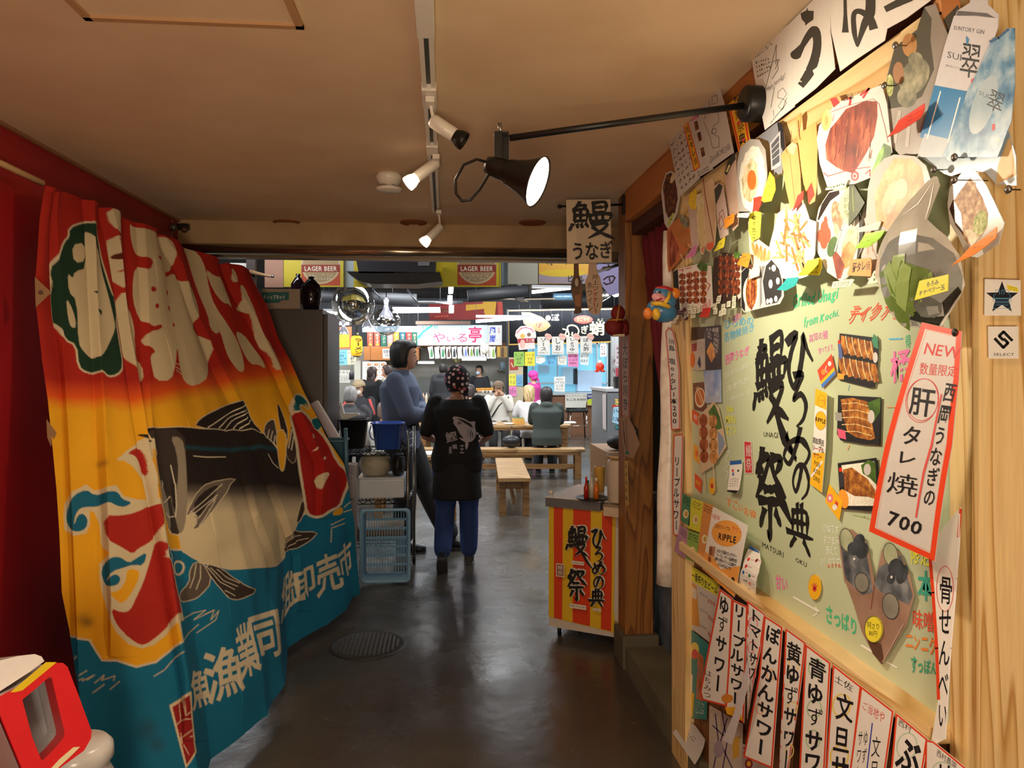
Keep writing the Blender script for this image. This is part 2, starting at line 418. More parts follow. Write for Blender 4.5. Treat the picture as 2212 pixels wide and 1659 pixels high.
# ================================================================ SETTING
def struct(name,mb):return mb.build(name,kind='structure')
CEIL=2.5
def wood(key,c1,c2,c3,stretch=(1,1,1),scale=6,rough=.5,dist=6,rot=(0,0,0)):
 if key in MATS:return MATS[key]
 m=bpy.data.materials.new(key); m.use_nodes=True; N=m.node_tree.nodes; L=m.node_tree.links; b=N['Principled BSDF']
 tc=N.new('ShaderNodeTexCoord'); mp=N.new('ShaderNodeMapping'); mp.inputs['Scale'].default_value=stretch; mp.inputs['Rotation'].default_value=rot; L.new(tc.outputs['Object'],mp.inputs[0])
 n1=N.new('ShaderNodeTexNoise'); n1.inputs['Scale'].default_value=scale*.35; n1.inputs['Detail'].default_value=2; L.new(mp.outputs[0],n1.inputs['Vector'])
 w=N.new('ShaderNodeMath'); w.operation='MULTIPLY'; w.inputs[1].default_value=dist*3; L.new(n1.outputs['Fac'],w.inputs[0])
 sn=N.new('ShaderNodeMath'); sn.operation='FRACT'; L.new(w.outputs[0],sn.inputs[0])
 r=ramp(N,[(0,c3),(.15,c2),(.55,c1),(.9,c1),(1,c3)]); L.new(sn.outputs[0],r.inputs[0])
 n2=N.new('ShaderNodeTexNoise'); n2.inputs['Scale'].default_value=scale*8; L.new(mp.outputs[0],n2.inputs['Vector'])
 mx=N.new('ShaderNodeMix'); mx.data_type='RGBA'; mx.blend_type='MULTIPLY'; mx.inputs[0].default_value=.3; L.new(r.outputs[0],mx.inputs[6]); L.new(n2.outputs['Fac'],mx.inputs[7])
 L.new(mx.outputs[2],b.inputs['Base Color']); b.inputs['Roughness'].default_value=rough
 MATS[key]=m; return m
W_POST=wood('wood_post','a0682f','8f5a24','6b3f18',(5,5,.45),3,.45,5)
W_PINE=wood('wood_pine','f0cf94','e2ba78','c0904e',(7,7,.32),3.2,.5,5)
W_PINEX=wood('wood_pine_x','eecf98','e4bf80','c79a58',(1,.4,5),3,.5,3)
W_HEAD=wood('wood_header','c8813e','ba7230','8c4f1d',(1,.4,5),3,.5,3)
W_TABLE=wood('wood_table','b08a58','a07848','7a5630',(.6,4,4),3,.4,3)
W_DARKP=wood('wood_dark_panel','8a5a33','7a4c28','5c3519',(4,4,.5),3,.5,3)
def m_concrete():
 m=bpy.data.materials.new('polished_concrete'); m.use_nodes=True; N=m.node_tree.nodes; L=m.node_tree.links; b=N['Principled BSDF']
 tc=N.new('ShaderNodeTexCoord'); n1=N.new('ShaderNodeTexNoise'); n1.inputs['Scale'].default_value=1.6; n1.inputs['Detail'].default_value=6; L.new(tc.outputs['Object'],n1.inputs['Vector'])
 r=ramp(N,[(.3,'3b3731'),(.5,'453f38'),(.62,'4d473e'),(.78,'5a5349')]); L.new(n1.outputs['Fac'],r.inputs[0])
 n2=N.new('ShaderNodeTexNoise'); n2.inputs['Scale'].default_value=22; n2.inputs['Detail'].default_value=6; L.new(tc.outputs['Object'],n2.inputs['Vector'])
 sp=ramp(N,[(.70,'000000'),(.76,'9a917f')]); L.new(n2.outputs['Fac'],sp.inputs[0])
 mx=N.new('ShaderNodeMix'); mx.data_type='RGBA'; mx.blend_type='ADD'; mx.inputs[0].default_value=.25; L.new(r.outputs[0],mx.inputs[6]); L.new(sp.outputs[0],mx.inputs[7]); L.new(mx.outputs[2],b.inputs['Base Color'])
 n3=N.new('ShaderNodeTexNoise'); n3.inputs['Scale'].default_value=3.5; n3.inputs['Detail'].default_value=5; L.new(tc.outputs['Object'],n3.inputs['Vector'])
 rr=N.new('ShaderNodeMapRange'); rr.inputs[1].default_value=.35; rr.inputs[2].default_value=.7; rr.inputs[3].default_value=.20; rr.inputs[4].default_value=.34; L.new(n3.outputs['Fac'],rr.inputs[0]); L.new(rr.outputs[0],b.inputs['Roughness'])
 bp=N.new('ShaderNodeBump'); bp.inputs['Strength'].default_value=.28; bp.inputs['Distance'].default_value=.01; n4=N.new('ShaderNodeTexNoise'); n4.inputs['Scale'].default_value=9; n4.inputs['Detail'].default_value=5
 L.new(tc.outputs['Object'],n4.inputs['Vector']); L.new(n4.outputs['Fac'],bp.inputs['Height']); L.new(bp.outputs[0],b.inputs['Normal'])
 b.inputs['Specular IOR Level'].default_value=.6
 return m
CONC=m_concrete()
struct('floor',MB().box2((-6,-1.5,-.1),(8,20.5,0),CONC))
CEILM=MN('ceiling_paint',[(.35,'d9bd98'),(.65,'e2c8a4')],3,3,.7,bump=.15)
mb=MB(); mb.box2((-1.75,-1.5,CEIL),(1.15,4.95,CEIL+.1),CEILM); struct('ceiling',mb)
h0,h1=onZ(185,29,CEIL),onZ(648,27,CEIL)
mb=MB(); hx0,hx1,hy=h0.x,h1.x,h0.y; tm=M('b98f63',.6)
mb.box2((hx0,hy-.65,CEIL-.012),(hx1,hy,CEIL-.001),CEILM)
for a,b in(((hx0,hy-.02),(hx1,hy)),((hx0,hy-.65),(hx0+.02,hy)),((hx1-.02,hy-.65),(hx1,hy)),((hx0,hy-.65),(hx1,hy-.63))):
 mb.box2((a[0],a[1],CEIL-.02),(b[0],b[1],CEIL-.010),tm)
struct('trim_1',mb)
BE=4.8
mb=MB(); mb.box2((-1.75,BE,2.34),(1.15,BE+.3,CEIL+.1),MN('beam_paint',[(.3,'a98a62'),(.7,'bb9d74')],5,5,.6)); struct('wall_back',mb)
mb=MB(); mb.box2((-1.75,BE+.03,2.275),(1.15,BE+.12,2.34),M('8f7a60',.4,.5)); struct('trim_2',mb)
o=MB().tube([(-1.62,BE-.04,2.315),(1.0,BE-.04,2.315)],.032,M('b5a48c',.18,.9),20).build('shutter_pipe',label='shiny metal shutter pipe running under the beam across the passage end',cat='pipe')
for px in(620,893,1150):
 q=onZ(px,480,CEIL)
 o=MB().lathe([(.085,0),(.085,-.008),(.07,-.012),(.066,-.004)],M('8a4a22',.5),q,n=28).build('ceiling_downlight',cat='downlight',group='brown downlight covers by the beam',
label={620:'round brown downlight cover in ceiling, one nearest the flag',893:'round brown downlight cover in ceiling beside the track end',1150:'round brown downlight cover in ceiling, nearest the hanging eel sign'}[px])
REDW=MN('red_wall',[(.3,'8d0f16'),(.7,'a3151c')],2.5,4,.42)
mb=MB(); mb.box2((-1.76,-1.5,0),(-1.66,BE,CEIL),REDW); struct('wall_left',mb)
mb=MB(); mb.box2((-1.66,-1.5,CEIL-.014),(-1.645,BE,CEIL),M('9b6a45',.5)); struct('trim_3',mb)
sc=Card(Plane((-1.66,0,CAMZ),(1,0,0)),[(10,1268),(30,1262),(42,1300),(20,1315)],REDW,.0005)
mb=MB(); mb.box2((1.09,-1.5,0),(1.15,2.95,CEIL),M('5b3420',.7)); struct('wall_right',mb)
mb=MB(); mb.box2((.94,1.3,2.335),(1.09,3.8,CEIL),W_HEAD); mb.box2((.975,1.3,2.27),(1.09,3.8,2.335),M('4b2216',.7)); struct('trim_4',mb)
mb=MB(); mb.box2((.935,1.232,2.125),(1.09,2.97,2.27),W_PINEX); struct('trim_5',mb)
mb=MB(); mb.box2((.93,2.80,0),(1.09,2.97,2.125),W_PINE); struct('trim_6',mb)
mb=MB()
mb.box2((.945,1.232,0),(1.09,1.31,2.125),W_PINE); struct('trim_7',mb)
mb=MB()
mb.box2((.93,1.215,0),(1.30,1.232,CEIL),W_PINE); mb.box2((1.03,1.205,0),(1.30,1.215,CEIL),W_PINE); struct('trim_8',mb)
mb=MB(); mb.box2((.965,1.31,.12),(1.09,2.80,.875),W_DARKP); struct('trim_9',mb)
mb=MB(); mb.box2((.905,1.31,.872),(1.09,2.80,.905),W_PINEX,.004); struct('trim_10',mb)
mb=MB(); mb.box2((.94,1.2,0),(1.3,3.8,.12),MN('kerb_concrete',[(.3,'55503f'),(.7,'6d6753')],6,5,.7)); struct('trim_11',mb)
mb=MB(); mb.box2((.945,3.82,.175),(1.095,3.97,CEIL),W_POST,.004); struct('trim_12',mb)
mb=MB(); mb.box2((.925,3.79,0),(1.12,4.0,.175),M('5e5747',.7,bump=.4),.01); struct('trim_13',mb)
mb=MB(); mb.box2((1.9,1.2,0),(1.95,5.2,2.6),M('3a3432',.8)); mb.box2((1.40,5.2,0),(1.95,5.25,2.6),M('3b3634',.8)); struct('wall_side',mb)
HD=M('1b1b1d',.8)
mb=MB(); mb.box2((-6,4.9,3.3),(8,20.5,3.4),HD); struct('ceiling_hall',mb)
mb=MB(); mb.box2((-6,18.6,0),(8,18.7,3.4),M('2e3034',.7)); struct('wall_hall_back',mb)
mb=MB(); mb.box2((-6.1,4.9,0),(-6,18.6,3.4),M('a9a6a0',.8)); struct('wall_hall_left',mb)
mb=MB(); mb.box2((8,4.9,0),(8.1,18.6,3.4),M('a9a6a0',.8)); struct('wall_hall_right',mb)
mb=MB(); mb.box2((-6,4.9,0),(-1.76,5.0,3.4),M('4a4440',.8)); mb.box2((1.95,4.9,0),(8,5.0,3.4),M('4a4440',.8)); mb.box2((-1.76,5.1,2.6),(1.95,5.15,3.4),M('4a4440',.8)); struct('wall_hall_front',mb)
q=onZ(795,1394,0)
mb=MB(); mh=M('2c2924',.55,.2); mb.lathe([(.0,.004),(.19,.004),(.195,.007),(.215,.007),(.22,0)],mh,q,n=40,caps=False)
for i in range(-7,8):
 w=math.sqrt(max(0,.178**2-(i*.024)**2)); mb.box(q+Vector((i*.024,0,.008)),(.012,2*w,.008),M('4c473c',.5,.2))
mb.build('manhole_cover',label='round ribbed drain cover set in the dark floor beside the flag',cat='drain cover')
# ---------------------------------------------------------------- fishermen's flag
import numpy as np
def interp_edge(pts,n):
 p=np.array(pts,float); d=np.r_[0,np.cumsum(np.hypot(*(p[1:,:2]-p[:-1,:2]).T))]; t=np.linspace(0,d[-1],n)
 return np.stack([np.interp(t,d,p[:,k])for k in range(3)],1)
NU,NV=1000,1360
Tt=[(93,400,2.85),(133,409,2.95),(181,431,3.15),(225,448,3.3),(285,475,3.5),(351,505,3.8),(391,528,4.0),(418,541,4.15),(486,567,4.4),(538,582,4.6)]
Lf=[(93,400,2.85),(80,470,2.85),(71,600,2.85),(74,670,2.85),(88,780,2.84),(102,870,2.82),(112,960,2.8),(122,1060,2.78),(128,1150,2.76),(133,1280,2.72),(148,1360,2.7),(165,1500,2.66),(185,1659,2.6),(193,1735,2.58)]
Rt=[(538,582,4.6),(575,655,4.62),(605,735,4.64),(645,822,4.65),(672,880,4.66),(702,940,4.66),(722,972,4.66),(742,1005,4.66),(754,1060,4.66),(764,1130,4.66),(776,1283,4.66)]
Bt=[(193,1735,2.58),(320,1742,2.56),(440,1715,2.62),(454,1640,2.88),(490,1614,2.98),(544,1573,3.12),(585,1541,3.25),(592,1515,3.38),(613,1480,3.5),(618,1400,3.98),(651,1380,4.1),(709,1349,4.3),(745,1318,4.5),(757,1290,4.62),(776,1283,4.66)]
T_,L_,R_,B_=interp_edge(Tt,NU),interp_edge(Lf,NV),interp_edge(Rt,NV),interp_edge(Bt,NU)
u=np.linspace(0,1,NU)[None,:,None]; v=np.linspace(0,1,NV)[:,None,None]
S=(1-v)*T_[None]+v*B_[None]+(1-u)*L_[:,None]+u*R_[:,None]-((1-u)*(1-v)*T_[0]+u*(1-v)*T_[-1]+(1-u)*v*B_[0]+u*v*B_[-1])
px,py,yc=S[...,0].copy(),S[...,1].copy(),S[...,2].copy()
for _ in range(300):
 yc[1:-1,1:-1]=(yc[:-2,1:-1]+yc[2:,1:-1]+yc[1:-1,:-2]+yc[1:-1,2:])/4
xc=(px-CX)/F*yc; zc=(HY-py)/F*yc
W3=np.stack([xc*CA+yc*SA,-xc*SA+yc*CA,CAMZ+zc],-1)
X,Y=px.ravel(),py.ravel(); COLR=np.zeros((X.size,3))
def lc(h):return np.array(lin(h))
def a1(p):return[(x/3.016,350+y/3.016)for x,y in p]
def a2(p):return[(x/3.016,850+y/3.016)for x,y in p]
def a3(p):return[(350+x/3.016,450+y/3.016)for x,y in p]
def a4(p):return[(350+x/3.318,900+y/3.318)for x,y in p]
def a5(p):return[(x/3.403,1200+y/3.403)for x,y in p]
def inside(p):
 p=np.array(p); m=(X>=p[:,0].min())&(X<=p[:,0].max())&(Y>=p[:,1].min())&(Y<=p[:,1].max()); idx=np.nonzero(m)[0]; x,y=X[idx],Y[idx]; c=np.zeros(idx.size,bool); n=len(p)
 for i in range(n):
  (x1,y1),(x2,y2)=p[i],p[(i+1)%n]
  if y1==y2:continue
  k=((y1>y)!=(y2>y))&(x<(x2-x1)*(y-y1)/(y2-y1)+x1); c^=k
 return idx[c]
def grow(p,w):
 p=np.array(p,float); n=len(p); ar=sum(p[i][0]*p[(i+1)%n][1]-p[(i+1)%n][0]*p[i][1]for i in range(n)); sg=1 if ar>0 else-1; o=[]
 for i in range(n):
  e1=p[i]-p[i-1]; e2=p[(i+1)%n]-p[i]; e1=e1/(np.hypot(*e1)+1e-9); e2=e2/(np.hypot(*e2)+1e-9); h=np.array([e1[1]+e2[1],-(e1[0]+e2[0])]); h=h/max(.5,np.hypot(*h)); o.append(p[i]+sg*h*w)
 return o
def smooth(p):
 o=[]
 for i in range(len(p)):
  a,b=p[i],p[(i+1)%len(p)]; o+=[(a[0]*.75+b[0]*.25,a[1]*.75+b[1]*.25),(a[0]*.25+b[0]*.75,a[1]*.25+b[1]*.75)]
 return o
def fill(p,col,w=0,wc='cfc0a2',sm=True):
 if sm:p=smooth(p)
 if w:COLR[inside(grow(p,w))]=lc(wc)
 COLR[inside(p)]=lc(col)
def stroke(p,w,col,wc=None):
 for(ax,ay),(bx,by)in zip(p,p[1:]):
  m=(X>min(ax,bx)-w)&(X<max(ax,bx)+w)&(Y>min(ay,by)-w)&(Y<max(ay,by)+w); idx=np.nonzero(m)[0]; dx,dy=bx-ax,by-ay; l2=dx*dx+dy*dy+1e-9
  t=np.clip(((X[idx]-ax)*dx+(Y[idx]-ay)*dy)/l2,0,1); d=np.hypot(X[idx]-ax-t*dx,Y[idx]-ay-t*dy); COLR[idx[d<w/2]]=lc(col)
def txt(ch,q,col,b=.03):
 for f in textmesh(ch,b and False,b):
  P4=[]
  for(a,c)in f:P4.append(tuple(q[0][i]*(1-a)*(1-c)+q[1][i]*a*(1-c)+q[2][i]*a*c+q[3][i]*(1-a)*c for i in(0,1)))
  COLR[inside(P4)]=lc(col)
RD,OG,YL,TE,CR,BK_,GR='a8261b','d8541c','e2a31c','12688a','cdbc98','241a17','8a8078'
yb=np.interp(X,[90,300,430,483,582,640,700],[862,868,838,832,812,806,800]); d_=Y-yb
stops=[(-400,RD),(-45,RD),(-8,OG),(22,YL),(900,YL)]; xs_=[s[0]for s in stops]
for k in range(3):COLR[:,k]=np.interp(d_,xs_,[lc(s[1])[k]for s in stops])
sea=a5([(400,600),(500,600),(650,630),(700,720),(740,780),(860,780),(1000,830),(1150,790),(1320,650)])+[(389,1392),(372,1290),(352,1190),(395,1189),(434,1219),(495,1229),(591,1223),(611,1204),(640,1130),(660,1112),(690,1108),(720,1100),(735,1075),(752,1055),(800,1040),(800,1800),(100,1800)]
fill(sea,TE,5,sm=False)
cr=a1([(460,430),(540,398),(600,402),(620,480),(642,540),(655,620),(690,740),(720,850),(750,900),(760,980),(752,1050),(770,1150),(805,1330),(760,1385),(690,1400),(650,1370),(560,1370),(515,1330),(500,1190),(430,1150),(405,1060),(378,1020),(372,900),(385,800),(372,700),(400,610),(430,520),(458,490)])
fill(cr,'1c3a2a',4)
for p in([(468,540),(548,525),(556,645),(478,660)],[(548,450),(570,470),(600,560),(640,580),(660,700),(700,850),(745,1040),(750,1090),(700,1200),(640,1275),(590,1280),(540,1240),(505,1180),(492,900),(445,850),(440,720),(470,760),(480,715),(560,690)],[(430,880),(470,960),(495,1080),(460,1080),(440,1000)]):fill(a1(p),CR)
for x,y in((597,857),(740,885),(735,980)):fill(a1([(x-10,y-10),(x+14,y-8),(x+8,y+14)]),'1c3a2a')
fill(a1([(600,965),(655,968),(645,1010),(625,990)]),'1c3a2a')
for p in([(680,300),(740,320),(765,360),(797,430),(775,470),(730,470),(700,420)],[(700,485),(770,485),(800,640),(832,812),(750,825),(715,600)],[(760,860),(815,850),(850,1000),(890,1150),(895,1290),(940,1310),(950,1420),(905,1432),(860,1340),(820,1250),(790,1080)],[(835,940),(870,1000),(895,1140),(865,1152)],
[(860,395),(880,425),(1060,480),(1105,510),(1122,560),(1138,700),(1068,722),(1090,752),(1148,718),(1160,770),(1250,800),(1300,930),(1290,1050),(1255,1090),(1350,1140),(1392,1250),(1380,1390),(1280,1462),(1200,1430),(1165,1340),(1148,1190),(1130,1320),(1095,1435),(1000,1430),(975,1330),(965,1265),(1000,1240),(925,1180),(950,1110),(1030,1100),(940,1060),(890,960),(872,840),(890,670),(950,715),(975,640),(895,612),(870,530)]):fill(a1(p),CR)
fill(a1([(720,610),(750,595),(778,620),(765,645),(730,640)]),'5a2418')
for p in([(1000,618),(1045,612),(1035,642),(1015,640)],[(955,815),(990,820),(990,850),(960,850)],[(985,930),(1010,930),(1010,960),(985,960)],[(1085,830),(1102,840),(1102,872),(1088,862)],[(1100,930),(1118,940),(1116,972),(1102,962)],[(960,1085),(1030,1060),(1032,1095),(960,1106)],[(1130,1040),(1152,1055),(1130,1082)],[(740,720),(770,700),(760,722)],[(720,500),(740,505),(735,530)],[(755,540),(768,548),(762,570)]):fill(a1(p),RD)
for p in([(150,255),(182,250),(230,300),(270,400),(290,500),(330,650),(420,780),(480,850),(520,930),(532,1000),(528,1062),(490,1078),(440,1020),(400,950),(350,800),(335,830),(300,790),(290,700),(250,560),(200,420),(170,310)],[(262,395),(330,450),(380,450),(445,590),(462,655),(430,622),(385,622),(320,540)],[(465,798),(545,815),(600,880),(670,980),(688,1048),(640,1010),(585,1012),(530,930)],[(445,380),(480,430),(494,490),(462,470)],[(500,510),(522,500),(570,620),(600,720),(640,820),(700,900),(765,1065),(735,1055),(700,960),(640,880),(590,740),(560,670),(495,655),(535,620)]):fill(a3(p),CR)
for p in([(60,1015),(120,1022)],[(75,1040),(120,1055)],[(80,1060),(120,1080)]):stroke(a3(p),2,CR)
body=[(317,925),(350,925),(440,927),(543,929),(576,945),(600,972),(616,1000),(620,975),(633,968),(646,978),(655,1025),(657,1090),(640,1135),(618,1168),(612,1204),(591,1223),(495,1229),(434,1219),(395,1190),(388,1156),(366,1150),(350,1085),(338,1010),(325,960)]
idx=inside(grow(body,1.8)); COLR[idx]=lc('d2c3a2'); idx=inside(body); yy=Y[idx]+np.clip((X[idx]-560)*-.05,-20,0)
bs_=[(920,BK_),(962,BK_),(969,'174450'),(976,BK_),(1045,BK_),(1062,'574c44'),(1085,'a89a82'),(1110,CR),(1300,CR)]
for k in range(3):COLR[idx,k]=np.interp(yy,[s[0]for s in bs_],[lc(s[1])[k]for s in bs_])
fill([(317,925),(392,930),(398,1010),(402,1110),(392,1155),(366,1150),(350,1085),(338,1010),(325,960)],'3a302b'); fill([(340,1030),(360,1060),(372,1130),(366,1150),(352,1110)],GR)
fill(a4([(50,150),(100,150),(140,200),(160,420),(170,640),(160,800),(130,850),(100,730),(60,560),(100,600),(110,400),(90,250)]),'8d8270'); fill(a4([(60,350),(90,450),(110,620),(105,720),(70,600)]),'2c2420')
for p in([(62,350),(95,500),(105,640),(100,720)],[(210,290),(470,283)],[(0,620),(40,600),(62,570)],[(0,460),(12,480),(0,510)],[(30,690),(60,720),(90,712)],[(740,280),(780,340),(830,370)]):stroke(a4(p),1.9,'ded2b6')
fill(a3([(205,1430),(250,1370),(340,1320),(490,1258),(520,1290),(560,1390),(650,1480),(560,1440)]),BK_,2)
for p in([(300,1428),(420,1350),(520,1290)],[(375,1430),(450,1360),(520,1325)],[(425,1435),(470,1380),(530,1340)],[(470,1440),(530,1370)],[(510,1440),(555,1390)]):stroke(a3(p),2.2,'e2d6bc')
fill(a3([(650,1480),(680,1400),(735,1365),(745,1400),(760,1560),(720,1520)]),'4a3c34',2); fill(a3([(800,1560),(820,1440),(870,1400),(880,1500),(885,1640),(850,1659)]),'3a2c26',1)
for p in([(680,1500),(700,1440)],[(700,1520),(725,1450)],[(725,1540),(740,1480)],[(830,1560),(850,1440)],[(850,1570),(865,1470)]):stroke(a3(p),2,'e2d6bc')
fill(a3([(740,1240),(850,1290),(845,1460),(800,1620),(765,1659),(755,1500)]),YL); fill(a3([(760,1245),(800,1340),(830,1480),(800,1540),(775,1400)]),'2f241f',1)
fill(a4([(820,100),(890,90),(895,250),(880,370),(858,395),(840,340)]),YL,2)
fill(a4([(165,725),(190,640),(240,540),(340,470),(548,435),(490,480),(480,520),(420,600),(330,700),(250,800),(205,815),(232,760),(210,690)]),'6a5e54',1.6)
fill(a4([(200,650),(260,560),(380,490),(420,490),(330,640),(250,740)]),'2c221e')
for p in([(190,690),(300,600),(360,550),(440,480)],[(215,700),(320,620),(400,560)],[(240,740),(320,640),(390,580)],[(250,790),(320,690),(380,600)],[(168,722),(200,690),(230,720),(232,770),(205,812)]):stroke(a4(p),1.6,'ded2b6')
fill(a4([(225,1042),(290,1070),(340,1190),(260,1290),(220,1310),(130,1330),(118,1280),(200,1190),(195,1120)]),'5a4e46',1.8); fill(a4([(280,1060),(440,1100),(500,1150),(560,1180),(600,1210),(705,1245),(560,1310),(480,1310),(440,1270),(350,1180)]),'3a2e28',1.8)
for p in([(235,1060),(225,1150),(200,1230)],[(262,1070),(265,1160),(240,1240)],[(300,1080),(400,1190),(520,1240)],[(330,1090),(430,1180),(545,1215)],[(380,1100),(470,1160),(560,1190)],[(440,1250),(520,1285)]):stroke(a4(p),1.7,'d6c9ae')
fill(a4([(868,975),(890,880),(940,812),(980,830),(1130,825),(1090,870),(1050,900),(960,940),(900,955)]),'3a2e28',1.8); fill(a4([(1010,590),(1040,640),(1000,740),(960,765),(980,700)]),'3a2e28',2)
for p in([(880,940),(930,860),(1000,850)],[(900,945),(960,890),(1060,870)],[(885,910),(930,840)]):stroke(a4(p),1.5,'d6c9ae')
fill(a4([(940,-30),(1000,-20),(1060,60),(1180,180),(1240,340),(1310,390),(1325,480),(1290,560),(1262,640),(1200,665),(1160,700),(1120,712),(1055,690),(1035,560),(1015,400),(985,200),(960,100)]),'a01c16',6)
fill(a4([(1100,425),(1195,400),(1150,470),(1130,540)]),CR); fill(a4([(1062,120),(1082,165),(1060,160)]),CR)
for x,y in((1098,235),(1152,305)):fill(a4([(x-14,y+8),(x+2,y-14),(x+14,y-6),(x-2,y+14)]),'d8c8a4',sm=False)
fill(a4([(1225,680),(1290,640),(1290,700),(1225,712)]),YL); fill(a4([(1050,30),(1112,8),(1150,60),(1098,112)]),'15606a',2)
fill(a3([(850,1225),(900,1215),(950,1270),(945,1310),(915,1280),(880,1280),(885,1330),(855,1310)]),'15606a',4); fill(a3([(925,1265),(950,1290),(930,1305)]),'d8a040')
for p in([(1215,775),(1300,730)],[(1215,800),(1300,765)],[(1300,650),(1350,610)],[(1295,685),(1355,665)],[(1215,810),(1210,900)]):stroke(a4(p),1.8,CR)
W1=[(740,445),(830,370),(905,318),(935,290),(985,300),(1020,400),(960,430),(985,560),(1000,690),(1040,700),(1052,800),(1050,900),(1060,960),(1100,1090),(1150,1300),(1192,1480),(1140,1500),(1100,1560),(1000,1640),(920,1665),(840,1640),(760,1560),(710,1460),(690,1370),(665,1300),(650,1200),(650,1110),(705,1050),(665,980),(655,850),(620,770),(590,760),(592,850),(560,910),(480,928),(420,890),(412,800),(420,720),(470,640),(570,588),(620,630),(740,606),(800,675),(900,690),(965,690),(940,560),(860,470),(800,440)]
COLR[inside(a2(W1))]=lc(CR)
for p,m in(([(820,392),(925,335),(950,420),(968,545),(945,500),(915,440),(880,400)],'a8261e'),([(668,800),(760,806),(880,780),(1000,715),(1040,770),(1035,860),(1020,930),(960,980),(900,1010),(860,1052),(800,1020),(740,990),(690,960)],'a8261e'),([(1010,990),(1045,950),(1090,1110),(1182,1445),(1140,1430),(1110,1500),(1040,1570),(940,1645),(880,1630),(800,1560),(750,1490),(720,1400),(790,1435),(840,1420),(880,1340),(930,1240),(970,1120)],'a8261e'),
([(815,1150),(900,1150),(905,1200),(860,1290),(800,1372),(760,1365),(705,1300),(770,1290),(812,1220)],YL),([(440,740),(480,660),(570,620),(620,660),(700,645),(750,650),(785,695),(862,712),(800,747),(740,740),(690,712),(640,735),(580,735),(520,745),(490,790),(480,870),(505,790),(545,780),(578,820),(560,880),(500,905),(450,880),(428,820)],'16607c'),
([(665,1140),(700,1080),(760,1068),(830,1112),(880,1080),(962,1028),(935,1122),(860,1120),(800,1140),(720,1165),(690,1228),(720,1188),(755,1185),(778,1215),(755,1255),(700,1262),(668,1200)],'16607c'),([(960,360),(1005,390),(1020,640),(990,600)],'d8a040')):fill(a2(p),m)
fill(a2([(905,250),(950,290),(980,320),(950,320)]),BK_); fill(a2([(1075,990),(1085,1050),(1110,1060),(1090,1100),(1065,1060)]),TE,3); fill(a2([(1130,1120),(1165,1095),(1195,1120),(1180,1170),(1140,1175)]),TE,5)
for p in([(1190,1470),(1260,1430),(1330,1415),(1260,1475),(1380,1415),(1360,1480),(1410,1420),(1390,1480),(1280,1560)],[(1150,1640),(1230,1560),(1290,1505)]):stroke(a2(p),1.8,CR)
for p in([(570,890),(640,845)],[(570,920),(620,900)],[(610,920),(690,880),(640,915)],[(690,940),(760,880),(740,920),(800,900),(845,885),(830,920)],[(805,985),(880,925)],[(680,1010),(760,950)],[(1130,890),(1210,840),(1260,780),(1330,715)],[(535,765),(560,735)]):stroke(a5(p),1.9,CR)
TC='cfc2a6'
for ch,q in(('魚',a5([(1365,880),(1510,810),(1560,1100),(1420,1160)])),('漁',a5([(1480,730),(1750,640),(1790,1010),(1530,1130)])),('業',a5([(1725,540),(1860,470),(1940,860),(1770,950)])),('同',a5([(1830,440),(2030,380),(2075,740),(1900,830)])),('組',a4([(835,1180),(900,1090),(920,1380),(840,1520)])),('卸',a4([(890,1120),(1085,1050),(1125,1270),(930,1390)])),('売',a4([(1110,1020),(1240,960),(1310,1230),(1130,1320)])),('市',a4([(1250,960),(1345,860),(1360,1120),(1290,1180)]))):
 txt(ch,[(qx+(qx-sum(p_[0]for p_ in q)/4)*.10,qy+(qy-sum(p_[1]for p_ in q)/4)*.10)for qx,qy in q],TC,.03)
sl=a5([(1245,1100),(1385,1005),(1465,1440),(1365,1565)]); COLR[inside(sl)]=lc(CR); COLR[inside(a5([(1268,1112),(1378,1035),(1450,1432),(1372,1535)]))]=lc('8e1e1e')
for p in([(1320,1070),(1330,1200)],[(1345,1055),(1362,1180),(1400,1150)],[(1290,1250),(1330,1210),(1410,1200)],[(1340,1380),(1330,1300)],[(1320,1350),(1390,1300),(1430,1270)],[(1350,1390),(1390,1460)],[(1400,1330),(1440,1320)]):stroke(a5(p),2,CR)
rs=np.random.RandomState(4)
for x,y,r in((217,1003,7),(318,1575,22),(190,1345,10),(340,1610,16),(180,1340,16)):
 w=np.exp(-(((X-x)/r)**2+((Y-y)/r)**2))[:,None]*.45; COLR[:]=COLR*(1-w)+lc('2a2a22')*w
COLR=COLR.reshape(NV//2,2,NU//2,2,3).mean((1,3)).reshape(-1,3); NU,NV=NU//2,NV//2
def half(a):return a.reshape(NV,2,NU,2,*a.shape[2:]).mean((1,3))
W3,px,py=half(W3),half(px),half(py); u=np.linspace(0,1,NU)[None,:,None]; v=np.linspace(0,1,NV)[:,None,None]
n_=np.cross(np.gradient(W3,axis=1),np.gradient(W3,axis=0)); n_/=np.linalg.norm(n_,axis=-1,keepdims=True)+1e-9
if n_[...,0].mean()<0:n_=-n_
U=np.broadcast_to(u[...,0],px.shape); V=np.broadcast_to(v[...,0],px.shape)
def crease(x,w,s):return s*np.exp(-np.abs(x)/w)
ws=.5+.5*np.cos(V*6)
dsp=(.012*np.sin(U*41+1.5*np.sin(V*3))*np.exp(-V*1.6)+.010*np.sin(U*23+2+V*2)+.006*np.sin(U*61+V*3)*(V<.35)*(1-V/.35)+.004*np.sin(V*38+U*9)*(U>.5))
